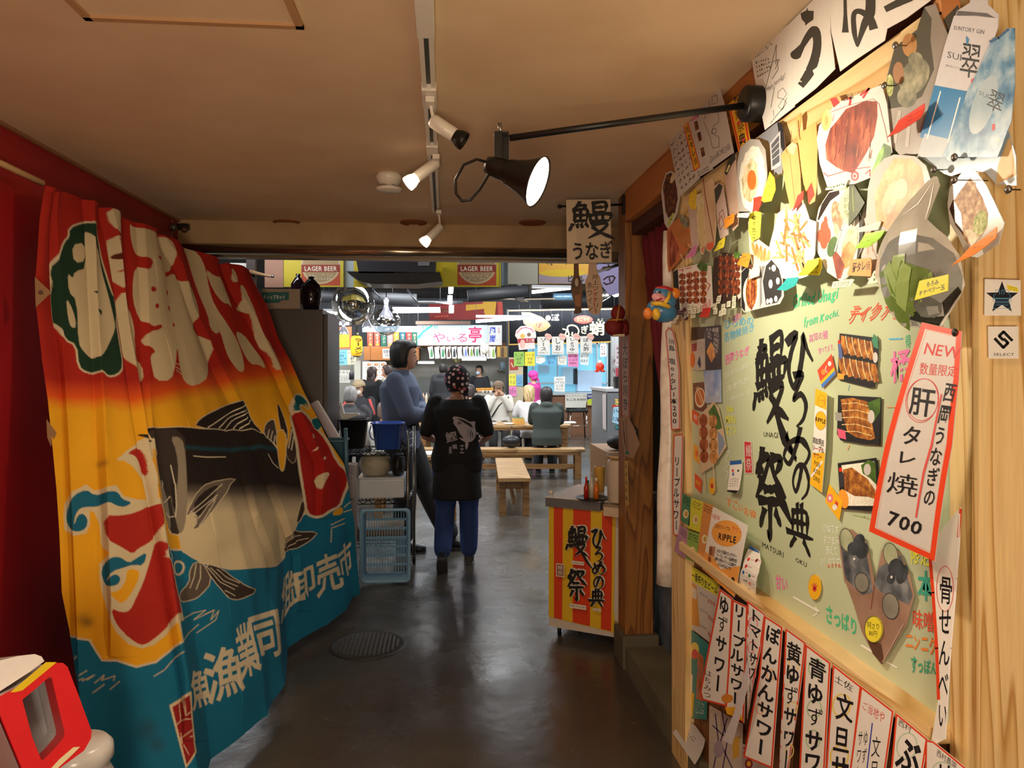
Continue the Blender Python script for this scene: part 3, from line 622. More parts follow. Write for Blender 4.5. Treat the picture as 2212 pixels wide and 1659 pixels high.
for(x0,y0,x1,y1,am)in((183,433,235,1300,.022),(225,450,395,1480,.030),(351,505,640,1200,.022),(300,480,322,930,.014),(486,569,690,1000,.028),(500,930,590,1230,.014),(120,420,170,1500,.018)):
 t=np.clip((py-y0)/(y1-y0),0,1); xl=x0+(x1-x0)*t; dd=(px-xl); f=np.where((py>y0-5)&(py<y1+120),1.0,0)*np.clip(1.2-np.maximum(0,py-y1)/120,0,1)
 dsp=dsp+f*am*np.where(dd>0,np.exp(-dd/26),-np.exp(dd/14))*np.clip(np.abs(dd)/4,0,1)
W3=W3+n_*dsp[...,None]
W3[...,2]=np.maximum(W3[...,2],.012)
nv=NU*NV; me=bpy.data.meshes.new('fishing_flag'); ii=(np.arange(NV-1)[:,None]*NU+np.arange(NU-1)[None]).ravel()
fa=np.stack([ii,ii+NU,ii+NU+1,ii+1],1)
off=np.array([-1.0,3.7,0.0]); me.vertices.add(nv); me.vertices.foreach_set('co',(W3.reshape(-1,3)-off).ravel().astype(np.float32))
me.loops.add(fa.size); me.loops.foreach_set('vertex_index',fa.ravel().astype(np.int32)); me.polygons.add(len(fa)); me.polygons.foreach_set('loop_start',np.arange(0,fa.size,4,dtype=np.int32)); me.polygons.foreach_set('loop_total',np.full(len(fa),4,np.int32))
me.polygons.foreach_set('use_smooth',np.ones(len(fa),bool)); me.update(calc_edges=True); me.validate()
at=me.color_attributes.new('dye','FLOAT_COLOR','POINT'); at.data.foreach_set('color',np.c_[COLR,np.ones(nv)].ravel().astype(np.float32))
m=bpy.data.materials.new('dyed_cotton'); m.use_nodes=True; N=m.node_tree.nodes; Lk=m.node_tree.links; b=N['Principled BSDF']; b.inputs['Roughness'].default_value=.85; b.inputs['Specular IOR Level'].default_value=.2
an=N.new('ShaderNodeAttribute'); an.attribute_name='dye'; nz=N.new('ShaderNodeTexNoise'); nz.inputs['Scale'].default_value=7; nz.inputs['Detail'].default_value=8; tc=N.new('ShaderNodeTexCoord'); Lk.new(tc.outputs['Object'],nz.inputs['Vector'])
mx=N.new('ShaderNodeMix'); mx.data_type='RGBA'; mx.blend_type='MULTIPLY'; mx.inputs[0].default_value=.25; Lk.new(an.outputs['Color'],mx.inputs[6]); Lk.new(nz.outputs['Fac'],mx.inputs[7]); Lk.new(mx.outputs[2],b.inputs['Base Color']); me.materials.append(m)
o=bpy.data.objects.new('fishing_flag',me); COL.objects.link(o); o.location=tuple(off); o['_o']=tuple(off)
tag(o,'large dyed fishing flag with bonito and lettering draped along the red wall','flag')
for i,(x,y,lab)in enumerate(((89,632,'upper brown diamond patch on the near flag edge, beside the red wall'),(112,935,'lower brown diamond patch on the near flag edge, beside the yellow cloth'))):
 s2=20
 pl=Plane(P(x,y,2.80),(.55,-.83,0)); c=Card(pl,[(x-14,y-34),(x+22,y),(x-12,y+32)]if i==0 else[(x-12,y-30),(x+10,y),(x-2,y+30),(x-10,y+10)],M('8a6238',.6),.0,PX0)
 if i==0:c.e(x-1,y,6,5,M('4a2412'))
 c.build('corner_patch',lab,'patch')
# ================================================================ LAMPS, TRACK, FLAG
LIT=M('fff3dc',.4,em=9,name='lit_lamp_glass'); LIT2=M('fff3dc',.4,em=3,name='lit_small_lamp'); LITW=M('ffe9c8',.4,em=1.6,name='lit_reflector')
LWH=M('e9e2d4',.35); BK2=M('161514',.4,.2)
A=Vector((.905,2.10,2.352)); E_=Vector((.165,2.10,2.232))
root=empty('arm_spotlight',A,'black cone spotlight on a long arm reaching from the board wall','lamp')
MB().lathe([(0,-.03),(.05,-.03),(.052,-.02),(.052,.028),(.045,.034),(.0,.034)],BK2,A,(-1,0,0),24).build('wall_mount',root)
MB().tube([A+Vector((-.03,0,-.005)),E_+Vector((.02,0,0))],.0095,BK2,10).build('arm',root)
L0=E_+Vector((-.012,0,-.065)); dx=Vector((.86,-.40,-.34)).normalized()
mb=MB(); mb.box(E_+Vector((-.014,-.014,-.03)),(.022,.004,.085),BK2); mb.box(E_+Vector((.008,.016,-.03)),(.022,.004,.085),BK2); mb.box(E_+Vector((-.004,0,.01)),(.04,.035,.006),BK2)
mb.build('bracket',root); MB().tube([E_+Vector((-.004,0,.01)),E_+Vector((-.01,-.003,.04))],[.004,.007],STEEL,8).build('wing_screw',root,label='steel wing screw')
nk=P(1072,362,2.1); dx=Vector((.84,-.38,-.38)).normalized()
prof=[(.0,-.03),(.024,-.028),(.028,-.01),(.030,.02),(.031,.035),(.036,.04),(.040,.06),(.052,.095),(.068,.128),(.073,.136),(.070,.135),(.064,.122),(.046,.085),(.03,.05)]
MB().lathe(prof,BK2,nk,dx,32,caps=False).build('lamp_shade',root)
MB().lathe([(.0,.112),(.03,.114),(.062,.124),(.0685,.132)],LIT,nk,dx,32,caps=False).build('lamp_glass',root,label='glowing white lamp glass')
pts=[P(1058,352,2.1),P(1030,344,2.1),P(1002,356,2.08),P(984,388,2.08),P(985,418,2.08),P(998,434,2.08),P(1016,432,2.08),P(1036,410,2.09),P(1054,380,2.1),P(1064,350,2.1),P(1080,335,2.1)]
MB().tube(pts,.0042,BK2,8).build('cord',root)
s_=light('arm_spot','SPOT',nk+dx*.15,48,HALO,nk+dx*1.0+Vector((0,0,-.0)),.03,spot=118,blend=.9)
root=empty('track_rail',(-.05,3.1,CEIL),'cream lighting track running along the ceiling to the beam','lighting track')
mb=MB(); mb.box2((-.071,1.2,CEIL-.022),(-.057,4.35,CEIL-.001),LWH); mb.box2((-.043,1.2,CEIL-.022),(-.029,4.35,CEIL-.001),LWH); mb.build('rail',root)
MB().box2((-.057,1.2,CEIL-.008),(-.043,4.35,CEIL-.001),M('4a4f46',.5)).build('slot',root)
for y0,y1 in((1.0,2.02),(2.40,2.56),(3.02,3.14)):MB().box2((-.074,y0,CEIL-.03),(-.026,y1,CEIL-.001),LWH,.003).build('joint_cover',root)
GSP='small cylinder spotlights on the ceiling track'
def spot(base,neck,tip,r,lab,lit,rimb=False):
 root=empty('track_spotlight',base,lab,'spotlight',GSP); base=Vector((base.x,base.y,2.459)); d=(tip-neck).normalized(); L_=(tip-neck).length
 MB().tube([base,neck],.006,LWH,8).build('stem',root); MB().box(base,(.03,.07,.020),LWH,bev=.003).build('adapter',root)
 MB().lathe([(0,-.012),(r*.8,-.01),(r,0),(r,L_*.66),(r*.9,L_*.68)],LWH,neck,d,24,caps=False).build('lamp_body',root)
 mh=BK2 if rimb else LITW
 MB().lathe([(r*.85,L_*.64),(r*.95,L_*.72),(r*1.25,L_*.84),(r*1.35,L_*.97),(r*1.3,L_)],mh,neck,d,24,caps=False).build('reflector',root,label='black reflector rim' if rimb else 'glowing reflector')
 MB().lathe([(0,L_*.9),(r*1.1,L_*.93),(r*1.25,L_*.97)],LIT2 if lit else BK2,neck,d,24,caps=False).build('bulb_face',root)
 if lit:light('track_spot','SPOT',neck+d*(L_+.01),lit,HALO,neck+d*2-Vector((0,0,.9)),.02,spot=58,blend=.9)
spot(P(929,205,2.46),P(937,262,2.5),P(1003,306,2.5),.024,'unlit cylinder spotlight with black rim, nearest on the ceiling track',0,True)
spot(P(942,322,3.12),P(941,352,3.15),P(880,398,3.12),.024,'lit cylinder spotlight in the middle of the ceiling track',16)
spot(P(948,448,4.22),P(951,490,4.25),P(914,526,4.22),.024,'lit cylinder spotlight hanging at the far end of the ceiling track',10)
q=onZ(840,376,CEIL)
root=empty('smoke_detector',q,'round cream smoke detector on the ceiling left of the track','smoke detector')
MB().lathe([(.0,-.001),(.06,-.001),(.062,-.02),(.055,-.034),(.045,-.05),(.0,-.05)],LWH,q,n=30).build('base',root)
MB().lathe([(.02,-.05),(.022,-.062),(.062,-.068),(.066,-.074),(.05,-.082),(.0,-.086)],LWH,q,n=30).build('sensor_head',root)
q0,q1=onX(0,352,-1.60),P(92,396,2.87)
MB().tube([onX(-60,330,-1.60),q0,q1],.012,M('d9b37c',.5),10).build('curtain_rod',label='light wooden rod holding the near end of the flag on the red wall',cat='rod')
q=P(375,490,4.55)
mb=MB(); mb.box(q+Vector((-.02,0,0)),(.22,.03,.035),BK2); mb.lathe([(0,0),(.022,.0),(.024,.03),(.012,.04)],STEEL,q+Vector((.01,-.02,-.01)),(0,-1,0),16); mb.ball(q+Vector((.07,-.02,-.02)),.02,M('5a3a20',.4)); mb.box(q+Vector((-.1,0,.0)),(.05,.05,.05),BK2)
mb.build('wall_bracket',label='dark metal bracket at the far top corner of the red wall',cat='bracket')
MB().tube([q+Vector((0,-.03,.04)),q+Vector((.0,-.03,-.10))],.0015,M('c9b89a',.6),5).build('string',label='thin string tying the flag top to the dark bracket',cat='string')
# ================================================================ RIGHT WALL: board, papers, cutouts
C1=(1400,180,3.6075); C2=(1620,0,3.7365); C3=(1740,300,3.949); C4=(1400,560,4.1475); C5=(1700,600,4.148)
C6=(1400,940,4.1475); C7=(1700,960,3.318); C8=(1400,1200,2.724)
PR=planeX(.93); PB=planeX(.955)
PW=M('ece8e0',.45); PWG=M('cfcac4',.5); OR=M('e2451f',.45); YEL=M('f0e23c',.5); YEL2=M('f2b81e',.5); PINK=M('e87fb2',.5); TEAL=M('1fa6a8',.5); LG=M('9bd14a',.5); INK=M('17151a',.5); REDI=M('d43a3a',.5); BLUE=M('2a62ad',.5)
GREY=M('9a9792',.5); BRN=M('7a4526',.5); SKIN_B=M('c08a63',.5)
F_EEL=MN('glazed_eel',[(.3,'5a2c10'),(.5,'9a5a20'),(.65,'c98a35'),(.8,'e3b566')],55,6,.6)
F_STEAK=MN('roast_beef',[(.3,'5e1f12'),(.5,'8f3a22'),(.62,'b25c38'),(.8,'d39068')],30,8,.6,(1,1,.5))
F_SKEW=MN('skewer_meat',[(.3,'4a1a0d'),(.48,'8a3b1a'),(.6,'c27136'),(.78,'e0a866')],60,6,.6)
F_DARKM=MN('dark_roast',[(.3,'22110a'),(.5,'4a2212'),(.62,'8a4a20'),(.8,'d3a45c')],45,6,.6)
F_FRY=MN('fries',[(.3,'b87a3c'),(.5,'d9a262'),(.8,'f0cf9a')],60,4,.6)
F_RICE=MN('rice',[(.3,'d8d4bd'),(.6,'f4f1e2')],160,3,.6)
F_LEAF=MN('leaf',[(.3,'2f4a1c'),(.6,'557a30'),(.8,'86a54c')],30,4,.5)
F_TEMP=MN('tempura',[(.3,'a06a32'),(.5,'c79a58'),(.65,'d9bd84'),(.8,'efe2c2')],22,6,.5)
F_CREAM=MN('cream_dish',[(.3,'a08a5a'),(.5,'d9c9a0'),(.7,'efe4c8')],35,5,.5)
F_BONITO=MN('bonito',[(.3,'7a5238'),(.5,'b08a66'),(.65,'d6bb98'),(.8,'efe4d4')],70,7,.6)
F_GREEN=MN('scallion',[(.35,'6a7a2e'),(.5,'a3a95c'),(.7,'d8d4a0')],110,5,.6)
F_GLASSP=MN('drink_photo',[(.3,'a9a6a0'),(.5,'c4c0ba'),(.8,'dcd8d2')],12,4,.3)
F_ICE=MN('ice_blue',[(.3,'3a6a96'),(.45,'6b97b8'),(.6,'a9c4d4'),(.8,'dfe8ec')],26,6,.2)
F_BEV=MN('beige_drink',[(.3,'c9a884'),(.6,'dcc3a2'),(.8,'ead8bd')],9,3,.35)
F_BEV2=MN('beige_drink_pale',[(.3,'c4aba0'),(.7,'dccac0')],9,3,.35)
F_BAG=MN('brown_paper_print',[(.3,'d0965a'),(.6,'dba869'),(.8,'c98a4c')],7,3,.5)
F_CARROT=M('e8552a',.5); F_EGG=MN('egg_yolk',[(.3,'e85a1a'),(.7,'f07a2a')],8,2,.6)
F_OYST=MN('oyster',[(.3,'3c3f38'),(.5,'7d7a60'),(.65,'a9a384'),(.8,'d2cfc0')],24,6,.6)
F_MUSS=MN('grey_shells',[(.3,'2c3138'),(.5,'5b6066'),(.7,'8b8e90')],22,5,.6)
F_KRAFT=MN('brown_jute',[(.3,'8a6a58'),(.7,'a98a76')],10,3,.5)
F_BERG=M('9d9a92',.3)
F_TRAY=M('17181c',.6)
def frame_paper(c,pts,w,m=OR):c.frame(pts,w,m); return c
# ---- the green board
bo=[(1493,560),(1700,352),(1940,180),(2052,120),(2052,1578),(1640,1290),(1493,1180)]
B0=onX(1490,700,.955); B1=onX(2052,700,.955)
GRN=MN('green_board',[(.3,'b5c09c'),(.7,'bfc9a8')],1.2,2,.38)
mb=MB(); mb.box2((.955,1.31,.905),(1.0,2.80,2.125),GRN)
board=mb.build('menu_board',label='large pale green board with black brush lettering framed in light pine',cat='board')
c=Card(PB,[(2051,900),(2052,900),(2052,901)],BLK,.0001)
def onboard(name,c):c.build_layers({'brush_lettering':'brush_character','chalk_writing':'chalk_word'}[name],board)
def bch(f,*chs):
 for ch in chs:
  c=Card(PB,[(900,700),(902,700),(902,702)],BLK,0.0004,f,.0002);
  if len(ch)==3:c.brush(ch[0],ch[1],BLK,ch[2])
  elif len(ch)==2:c.bl(ch[0],ch[1],BLK)
  else:c.t(ch[0],ch[1],BLK,b=ch[2])
  g=[q for L_ in c.L for q in L_[0]]; ks=[L_[2]for L_ in c.L for q in L_[0]]; off=Vector(board['_o']); bm=bmesh.new()
  for q,k in zip(g,ks):
   try:bm.faces.new([bm.verts.new(PB.w(a,b,.0006+k*.00004)-off)for a,b in q])
   except ValueError:pass
  me=bpy.data.meshes.new('brush_character'); bm.to_mesh(me); bm.free(); me.materials.append(BLK); o=bpy.data.objects.new('brush_character',me); COL.objects.link(o); o.parent=board
bch(C4,('鰻',[(965,770),(1235,640),(1245,1490),(950,1560)],.155),([(1120,1240),(1170,1440),(1240,1640),(1330,1790)],[40,44,80,14]),('ひ',[(1225,640),(1475,590),(1480,1130),(1240,1190)],.2),('ろ',[(1270,1000),(1430,1000),(1450,1500),(1270,1500)],.22),('め',[(1190,1510),(1450,1490),(1465,1890),(1210,1870)],.2),('UNAGI',[(1034,1535),(1168,1540),(1168,1618),(1034,1600)],0,0))
bch(C6,('の',[(1290,220),(1450,230),(1450,590),(1290,560)],.19),('典',[(1245,600),(1470,640),(1480,1130),(1250,1010)],.165),('祭',[(955,120),(1235,200),(1225,960),(965,930)],.17),([(1130,440),(1210,620),(1290,800)],[40,70,14]),('MATSURI',[(1022,945),(1218,1035),(1218,1115),(1022,1010)],0,0),('OKU',[(1322,1085),(1425,1130),(1425,1200),(1322,1140)],0,0))
CH_G,CH_R,CH_P,CH_B,CH_W,CH_Y,CH_O=[M(x,.8)for x in('3fc08a','e0563a','e57ab0','59b4dd','eef0e6','dfe34a','e8893c')]
c=Card(PB,[(800,300),(802,300),(802,302)],BLK,0.0004,C5,.0002)
c.t('Grilled Unagi',[(50,120),(460,60),(470,200),(60,310)],CH_G,b=.02,j=.05,sl=.08)
c.t('from Kochi.',[(150,330),(470,270),(480,350),(160,470)],CH_G,b=.02,j=.05,sl=.08)
c.t('テイクアウト',[(560,250),(1180,200),(1190,400),(570,430)],CH_R,b=.012,j=.06,sl=.15)
c.t('ティクアウト',[(556,225),(1172,175),(1182,385),(560,405)],CH_R,b=-.006,j=.06,sl=.15)
c.t('高知の鰻',[(195,500),(365,460),(370,550),(200,590)],CH_P,j=.05)
c.t('使ってます。',[(280,620),(440,580),(445,650),(285,690)],CH_P,j=.05)
c.t('得',[(1060,510),(1110,500),(1115,640),(1065,650)],CH_G); c.t('桶',[(925,660),(1120,610),(1120,940),(930,980)],CH_P,b=.02)
c.l([(920,550),(1035,545)],14,CH_B); c.ls([[(545,1000),(880,1050),(1090,1080)],[(570,950),(840,1010),(880,1048)],[(560,960),(550,1010)]],7,M('9cc4c4',.8))
c.ls([[(895,1120),(1085,1130)],[(900,1160),(1080,1158)]],9,M('d9ab7c',.8)); c.t('山椒',[(940,1180),(1050,1180),(1060,1400),(945,1400)],CH_P,v=True)
c.ls([[(545,1540),(760,1590),(975,1610)],[(560,1500),(800,1560),(975,1580)],[(560,1500),(545,1540)]],12,M('d9ab7c',.8))
onboard('chalk_writing',c)
c=Card(PB,[(700,600),(702,600),(702,602)],BLK,0.0004,C4,.0002)
c.t('ひろめの',[(680,540),(950,500),(950,590),(685,640)],CH_B,b=.01,j=.05); c.t('名物鰻焼き',[(680,660),(960,560),(955,650),(685,760)],CH_B,b=.01,j=.05)
c.t('高知の',[(760,500),(840,460),(840,540),(765,590)],CH_P,b=.01,j=.05)
c.t('西岡うなぎ',[(690,850),(910,770),(905,860),(695,960)],CH_P,b=.02,j=.05)
c.t('肉厚の身ふっくら香ばしい',[(690,1010),(935,900),(935,960),(690,1080)],CH_W,j=.05); c.t('ご飯に鰻が良く合う',[(700,1140),(910,1040),(910,1100),(700,1200)],CH_W,j=.05); c.t('秘伝のタレです',[(750,1230),(925,1150),(925,1210),(750,1280)],CH_W,j=.05)
c.t('New\nMENU\nすごい',[(690,1290),(780,1280),(800,1590),(700,1590)],CH_Y,b=.02,j=.05)
onboard('chalk_writing',c)
c=Card(PB,[(700,900),(702,900),(702,902)],BLK,0.0004,C6,.0002)
c.t('すごいお得',[(700,530),(970,690),(970,770),(705,640)],CH_O,b=.01,j=.06)
c.t('甘い',[(1140,1240),(1255,1270),(1250,1420),(1145,1390)],CH_P,b=.03)
c.l([(1305,1450),(1530,1580)],16,CH_W); c.ls([[(1500,1540),(1530,1590),(1480,1620)]],12,CH_W)
c.ls([[(700,150),(740,130),(690,230),(740,250),(680,310),(720,330),(700,400)]],5,CH_W)
onboard('chalk_writing',c)
c=Card(PB,[(560,900),(562,900),(562,902)],BLK,0.0004,C7,.0002)
c.t('珍味です\nおつまみ\n添えて\nの！おすすめ',[(235,560),(400,580),(415,890),(240,880)],CH_W,j=.05); c.t('おすすめ',[(290,850),(390,850),(390,890),(290,890)],CH_R)
c.t('さっぱり',[(275,1130),(510,1240),(515,1390),(275,1290)],CH_G,b=.02,j=.06)
c.l([(535,1440),(640,1500),(690,1550)],16,CH_W); c.ls([[(770,1580),(840,1640),(840,1590)],[(840,1640),(790,1645)],[(720,1560),(790,1600)]],12,CH_W)
c.t('限定',[(880,700),(1030,700),(1030,890),(890,870)],CH_Y,b=.02,j=.05); c.t('本',[(935,890),(1060,900),(1060,1150),(940,1140)],M('3dae94',.8),b=.02)
c.t('味噌',[(900,1170),(1060,1200),(1060,1370),(900,1330)],CH_R,b=.01); c.t('ニンニク',[(850,1350),(1075,1340),(1080,1520),(850,1480)],CH_O,b=.02,j=.1); c.t('すっぽん',[(890,1500),(1080,1560),(1080,1660),(890,1655)],M('35a583',.8),b=.02)
c.l([(470,500),(560,520),(670,560)],10,M('a9c08a',.8)); c.l([(720,170),(780,185)],8,CH_Y)
onboard('chalk_writing',c)
c=Card(PB,[(858,48),(930,58),(944,345),(868,345)],M('c63232',.5),.001,C6,.0004)
c.frame([(858,48),(930,58),(944,345),(868,345)],8,PWG); c.t('鰻祭',[(875,75),(925,80),(932,320),(880,325)],PWG,v=True,b=.02)
c.build('red_seal',parent=board)
# ---- lift bookkeeping: every card a little further out than the last in its zone
def wcard(out,m,d,f):return Card(PR,out,m,d,f)
def flap(k,start=.3):return lambda u,w:k*max(0,w-start)**2
# ---------- sheets on the header
G_SK='sketched sheets pinned along the top header'
c=wcard([(190,450),(310,330),(345,320),(435,740),(275,885),(240,700)],PWG,.014,C1)
c.scrib([(200,470),(320,350),(410,740),(280,850)],INK,8,3,dens=4); c.build('sketch_sheet','white sheet covered in dense black scribble beside the dark roast cutout','paper sheet',G_SK)
c=wcard([(312,325),(440,260),(545,670),(420,740),(400,690)],PWG,.017,C1)
c.p([(312,335),(350,300),(445,650),(395,690)],YEL2); c.frame([(312,335),(350,300),(445,650),(395,690)],8,OR); c.t('鰻のタレ焼',[(325,340),(348,325),(430,630),(400,650)],INK,v=True,b=.04)
for x,y in((395,305),(420,390),(445,510)):c.p([(x,y),(x+26,y-14),(x+40,y+50),(x+14,y+68)],F_DARKM)
c.p([(372,280),(425,250),(430,268),(375,300)],PINK); c.scrib([(425,690),(510,640),(520,680),(430,730)],INK,2,2.5); c.build('menu_sheet','white menu sheet with slanted orange strip and three small meat photos','menu sheet',G_SK)
c=wcard([(418,210),(600,30),(640,150),(718,540),(535,668),(440,260)],PWG,.020,C1)
c.ls([[(500,150),(520,110),(525,190),(500,190)],[(480,280),(500,240),(590,180),(600,300),(560,330),(540,390),(600,420),(600,500),(550,505),(530,420),(480,300)],[(545,360),(575,350),(575,390),(545,390),(545,360)],[(545,110),(585,90),(590,150),(545,165),(545,110)]],3.5,INK)
c.t('Don HIROME 2026',[(530,560),(690,450),(690,520),(530,640)],INK,j=.06); c.build('sketch_sheet','white sheet with outline drawing of a long-eared figure and handwriting','paper sheet',G_SK)
c=wcard([(650,165),(770,75),(785,190),(835,480),(735,532)],YEL2,.012,C1)
c.l([(662,170),(745,520)],16,OR); c.l([(758,90),(820,480)],16,OR); c.t('鰻祭典',[(700,200),(770,170),(800,470),(745,500)],INK,v=True,b=.05); c.ls([[(730,320),(750,300)],[(770,450),(785,430)]],18,REDI)
c.t('新',[(690,110),(740,80),(750,140),(705,160)],INK,b=.05); c.build('narrow_poster','narrow yellow and orange poster behind the lamp mount','poster',G_SK)
c=wcard([(38,440),(280,195),(325,190),(340,700),(395,860),(150,1050),(60,600)],PW,.010,C2)
c.t('響太さんへ',[(50,410),(215,320),(215,380),(60,490)],INK,j=.06); c.scrib([(70,490),(190,460),(200,580),(90,640)],INK,4,3,dens=6)
c.ls([[(150,735),(200,550),(245,360),(240,520)],[(190,560),(215,500),(270,480),(235,560)],[(210,640),(260,560),(250,480)],[(200,870),(230,700)],[(195,1000),(240,940),(300,870),(330,790)]],4,INK)
c.t('Happy birthday!',[(160,700),(315,570),(318,640),(165,750)],INK,j=.08)
c.ls([[(260,740),(300,710),(330,760),(300,800),(255,790),(260,740)],[(260,860),(300,800),(330,830),(290,890),(260,860)],[(220,890),(225,940)]],3,INK)
c.build('sketch_sheet','white sheet with greeting and sketches right above the lamp mount','paper sheet',G_SK)
CLB=PR.ab(1900,0)[1]; CLB=CEIL-CAMZ-.004
GB='big brush letter sheets across the top'
c=wcard([(325,182),(430,85),(560,-20),(690,-20),(705,262),(770,560),(600,716),(392,862),(340,700)],PW,.013,C2)
BIGB=M('3b3934',.5); c.p([(450,110),(500,85),(505,60),(515,88),(560,90),(558,160),(520,185),(490,210),(488,185),(462,160)],BIGB)
c.bl([(420,440),(470,370),(520,290),(570,250),(595,330),(585,450),(540,580),(460,695)],[88,44,60,80,72,80,88,60],BIGB); c.e(415,443,46,38,BIGB)
c.build('brush_letter_sheet','curling white sheet with single huge grey brushed hiragana u','letter sheet',GB,clipb=CLB,curl=lambda u,w:.012*w*w*u)
c=wcard([(692,-60),(1150,-60),(1168,100),(1168,242),(1150,330),(905,490),(785,578),(712,262)],PW,.016,C2)
c.bl([(825,-40),(828,120),(828,265)],[26,30,58],BIGB); c.bl([(1035,-40),(1030,110),(985,200),(925,380)],[80,84,60,20],BIGB); c.bl([(925,370),(902,260),(898,120),(950,95),(1030,150),(1062,240)],[20,44,40,44,60,74],BIGB)
c.build('brush_letter_sheet','white sheet with the looping lower half of a brushed hiragana na','letter sheet',GB,clipb=CLB)
c=wcard([(1152,-60),(1600,-60),(1535,10),(1340,150),(1172,240)],PW,.019,C2)
c.bl([(1165,80),(1280,25),(1390,-10)],[50,60,40],BIGB); c.l([(1400,-10),(1520,-50)],30,BIGB)
c.build('brush_letter_sheet','white sheet with thick diagonal brush strokes nearest the bottles','letter sheet',GB,clipb=CLB)
# ---------- top-row food cutouts
GC='food photo cutouts pinned over the board'
c=wcard([(120,800),(150,700),(190,680),(225,700),(250,820),(258,900),(240,1010),(200,1100),(165,1135),(140,1090),(115,860)],PWG,.006,C1)
c.p([(128,810),(155,715),(190,695),(215,720),(240,830),(245,900),(225,1010),(170,1050),(150,1000)],F_DARKM); c.e(205,740,16,40,F_CREAM,rot=20); c.l([(165,1120),(190,1060),(210,1010)],[10,24,8],M('b8c45a',.5))
c.build('food_cutout','oval dark roast dish cutout, leftmost and topmost over the curtain edge','food cutout',GC)
c=wcard([(165,1150),(215,1080),(270,1040),(330,1080),(360,1160),(370,1250),(300,1340),(180,1478),(168,1400)],M('c9743a',.5),.009,C1)
c.p([(205,1150),(240,1060),(360,1190),(320,1290)],W_HEAD); c.p([(175,1170),(200,1140),(260,1290),(240,1380),(190,1440)],F_STEAK); c.e(300,1075,28,60,F_OYST,rot=-30)
c.ls([[(330,1250),(395,1330)],[(270,1330),(305,1395)]],8,M('e3c9a0')); c.build('food_cutout','orange fish fillet cutout with wooden paddle, tapering to a low point','food cutout',GC)
GD='tall drink glass cutouts in the upper left of the board'
def drink(out,m,d,lab,extra=None,f=C1):
 c=wcard(out,m,d,f)
 if extra:extra(c)
 return c.build('drink_cutout',lab,'drink cutout',GD)
drink([(335,900),(420,860),(432,1230),(395,1335),(368,1330)],F_BEV2,.012,'greyish beige glass cutout under a yellow lemon',lambda c:(c.p([(345,870),(400,815),(420,900),(405,985),(355,970)],MN('lemon',[(.3,'d8b41e'),(.7,'f0d43a')],20,3,.5)),))
c=wcard([(360,860),(400,820),(418,890),(408,980),(370,985),(345,930)],MN('lemon',[(.3,'d8b41e'),(.7,'f0d43a')],20,3,.5),.0155,C1); c.build('lemon_cutout','small yellow lemon cutout stuck on the leftmost glass','fruit cutout')
drink([(412,880),(440,860),(475,850),(490,960),(495,1240),(470,1335),(450,1330),(425,1180)],F_CREAM,.018,'pale yellow glass cutout with pink foot',lambda c:(c.p([(425,1000),(470,930),(488,1240),(460,1300),(440,1200)],M('d8c48a')),c.p([(450,1290),(488,1260),(470,1330)],M('d88a78'))))
drink([(470,790),(545,740),(560,760),(582,1100),(568,1260),(530,1315),(500,1300),(495,1100)],F_BEV,.021,'tall tan glass cutout with orange base and brown straw',lambda c:(c.p([(505,1250),(565,1230),(560,1280),(530,1305),(505,1290)],M('e0694a')),c.l([(478,740),(490,860),(560,1230)],6,M('7a3a22'))))
drink([(572,800),(610,775),(640,790),(672,990),(685,1180),(620,1215),(598,1100)],F_BEV2,.024,'drink glass cutout with dark top and brown swirl',lambda c:(c.p([(572,830),(610,780),(640,800),(625,860),(585,950)],M('3a3a34')),c.ls([[(605,1100),(615,1010),(640,985),(655,1040),(650,1100),(620,1140),(610,1080),(630,1030),(645,1080)]],6,M('a5705a'))))
drink([(632,760),(655,640),(700,545),(722,560),(728,700),(748,960),(740,1110),(700,1155),(665,1060)],MN('pinkish_drink',[(.3,'c0a08c'),(.7,'d8bfae')],12,3,.4),.015,'wide pinkish glass cutout beside the egg bowl, dark leaf on top',lambda c:(c.p([(632,700),(655,620),(690,560),(715,535),(722,590),(690,640),(650,720)],M('31352a')),c.l([(650,690),(672,640)],14,M('d9cf8a'))))
c=wcard([(745,620),(770,500),(850,435),(920,440),(970,520),(985,700),(975,900),(900,1000),(760,1000),(742,830)],M('b9b5ae',.3),.020,C1)
c.e(865,745,100,255,F_RICE,rot=4,jit=.06,n=30); c.e(850,760,66,160,F_CREAM,rot=5,jit=.12); c.e(862,755,36,78,F_EGG)
c.build('food_cutout','grey oval bowl of rice topped with orange egg yolk cutout','food cutout',GC)
c=wcard([(880,420),(1020,310),(1040,300),(1075,360),(1085,520),(1070,700),(1010,720),(985,520),(960,450)],M('8a8c94',.4),.008,C1)
c.p([(1030,305),(1062,310),(1098,420),(1095,560),(1062,500)],M('26262a',.4)); c.p([(972,470),(1055,370),(1060,640),(985,680)],M('b9bac0',.3)); c.p([(985,480),(1045,405),(1050,610),(995,650)],M('55585f',.4)); c.ls([[(985,520),(1048,450)],[(988,560),(1048,500)],[(990,600),(1050,550)]],5,PWG)
c.build('food_cutout','grey print of a rectangular clear ice tray behind the egg bowl','food cutout',GC)
def note(out,m,d,f,txt,q,lab,v=False,col=INK,kind='price_tag',cat='price tag',k=.03,b=.0,extra=None):
 c=wcard(out,m,d,f)
 if txt:c.t(txt,q,col,v=v,b=b,j=.05)
 if extra:extra(c)
 return c.build(kind,lab,cat,'handwritten price tags on the board',curl=(lambda u,w:k*w*w)if k else None,cuts=4)
note([(975,840),(1015,690),(1055,740),(1075,830),(1055,920),(995,930),(965,915)],YEL,.024,C1,'白ごはん\nたまご\nかけご飯',[(990,750),(1060,740),(1060,880),(975,890)],'yellow oval tag hanging right of the egg bowl',k=.01)
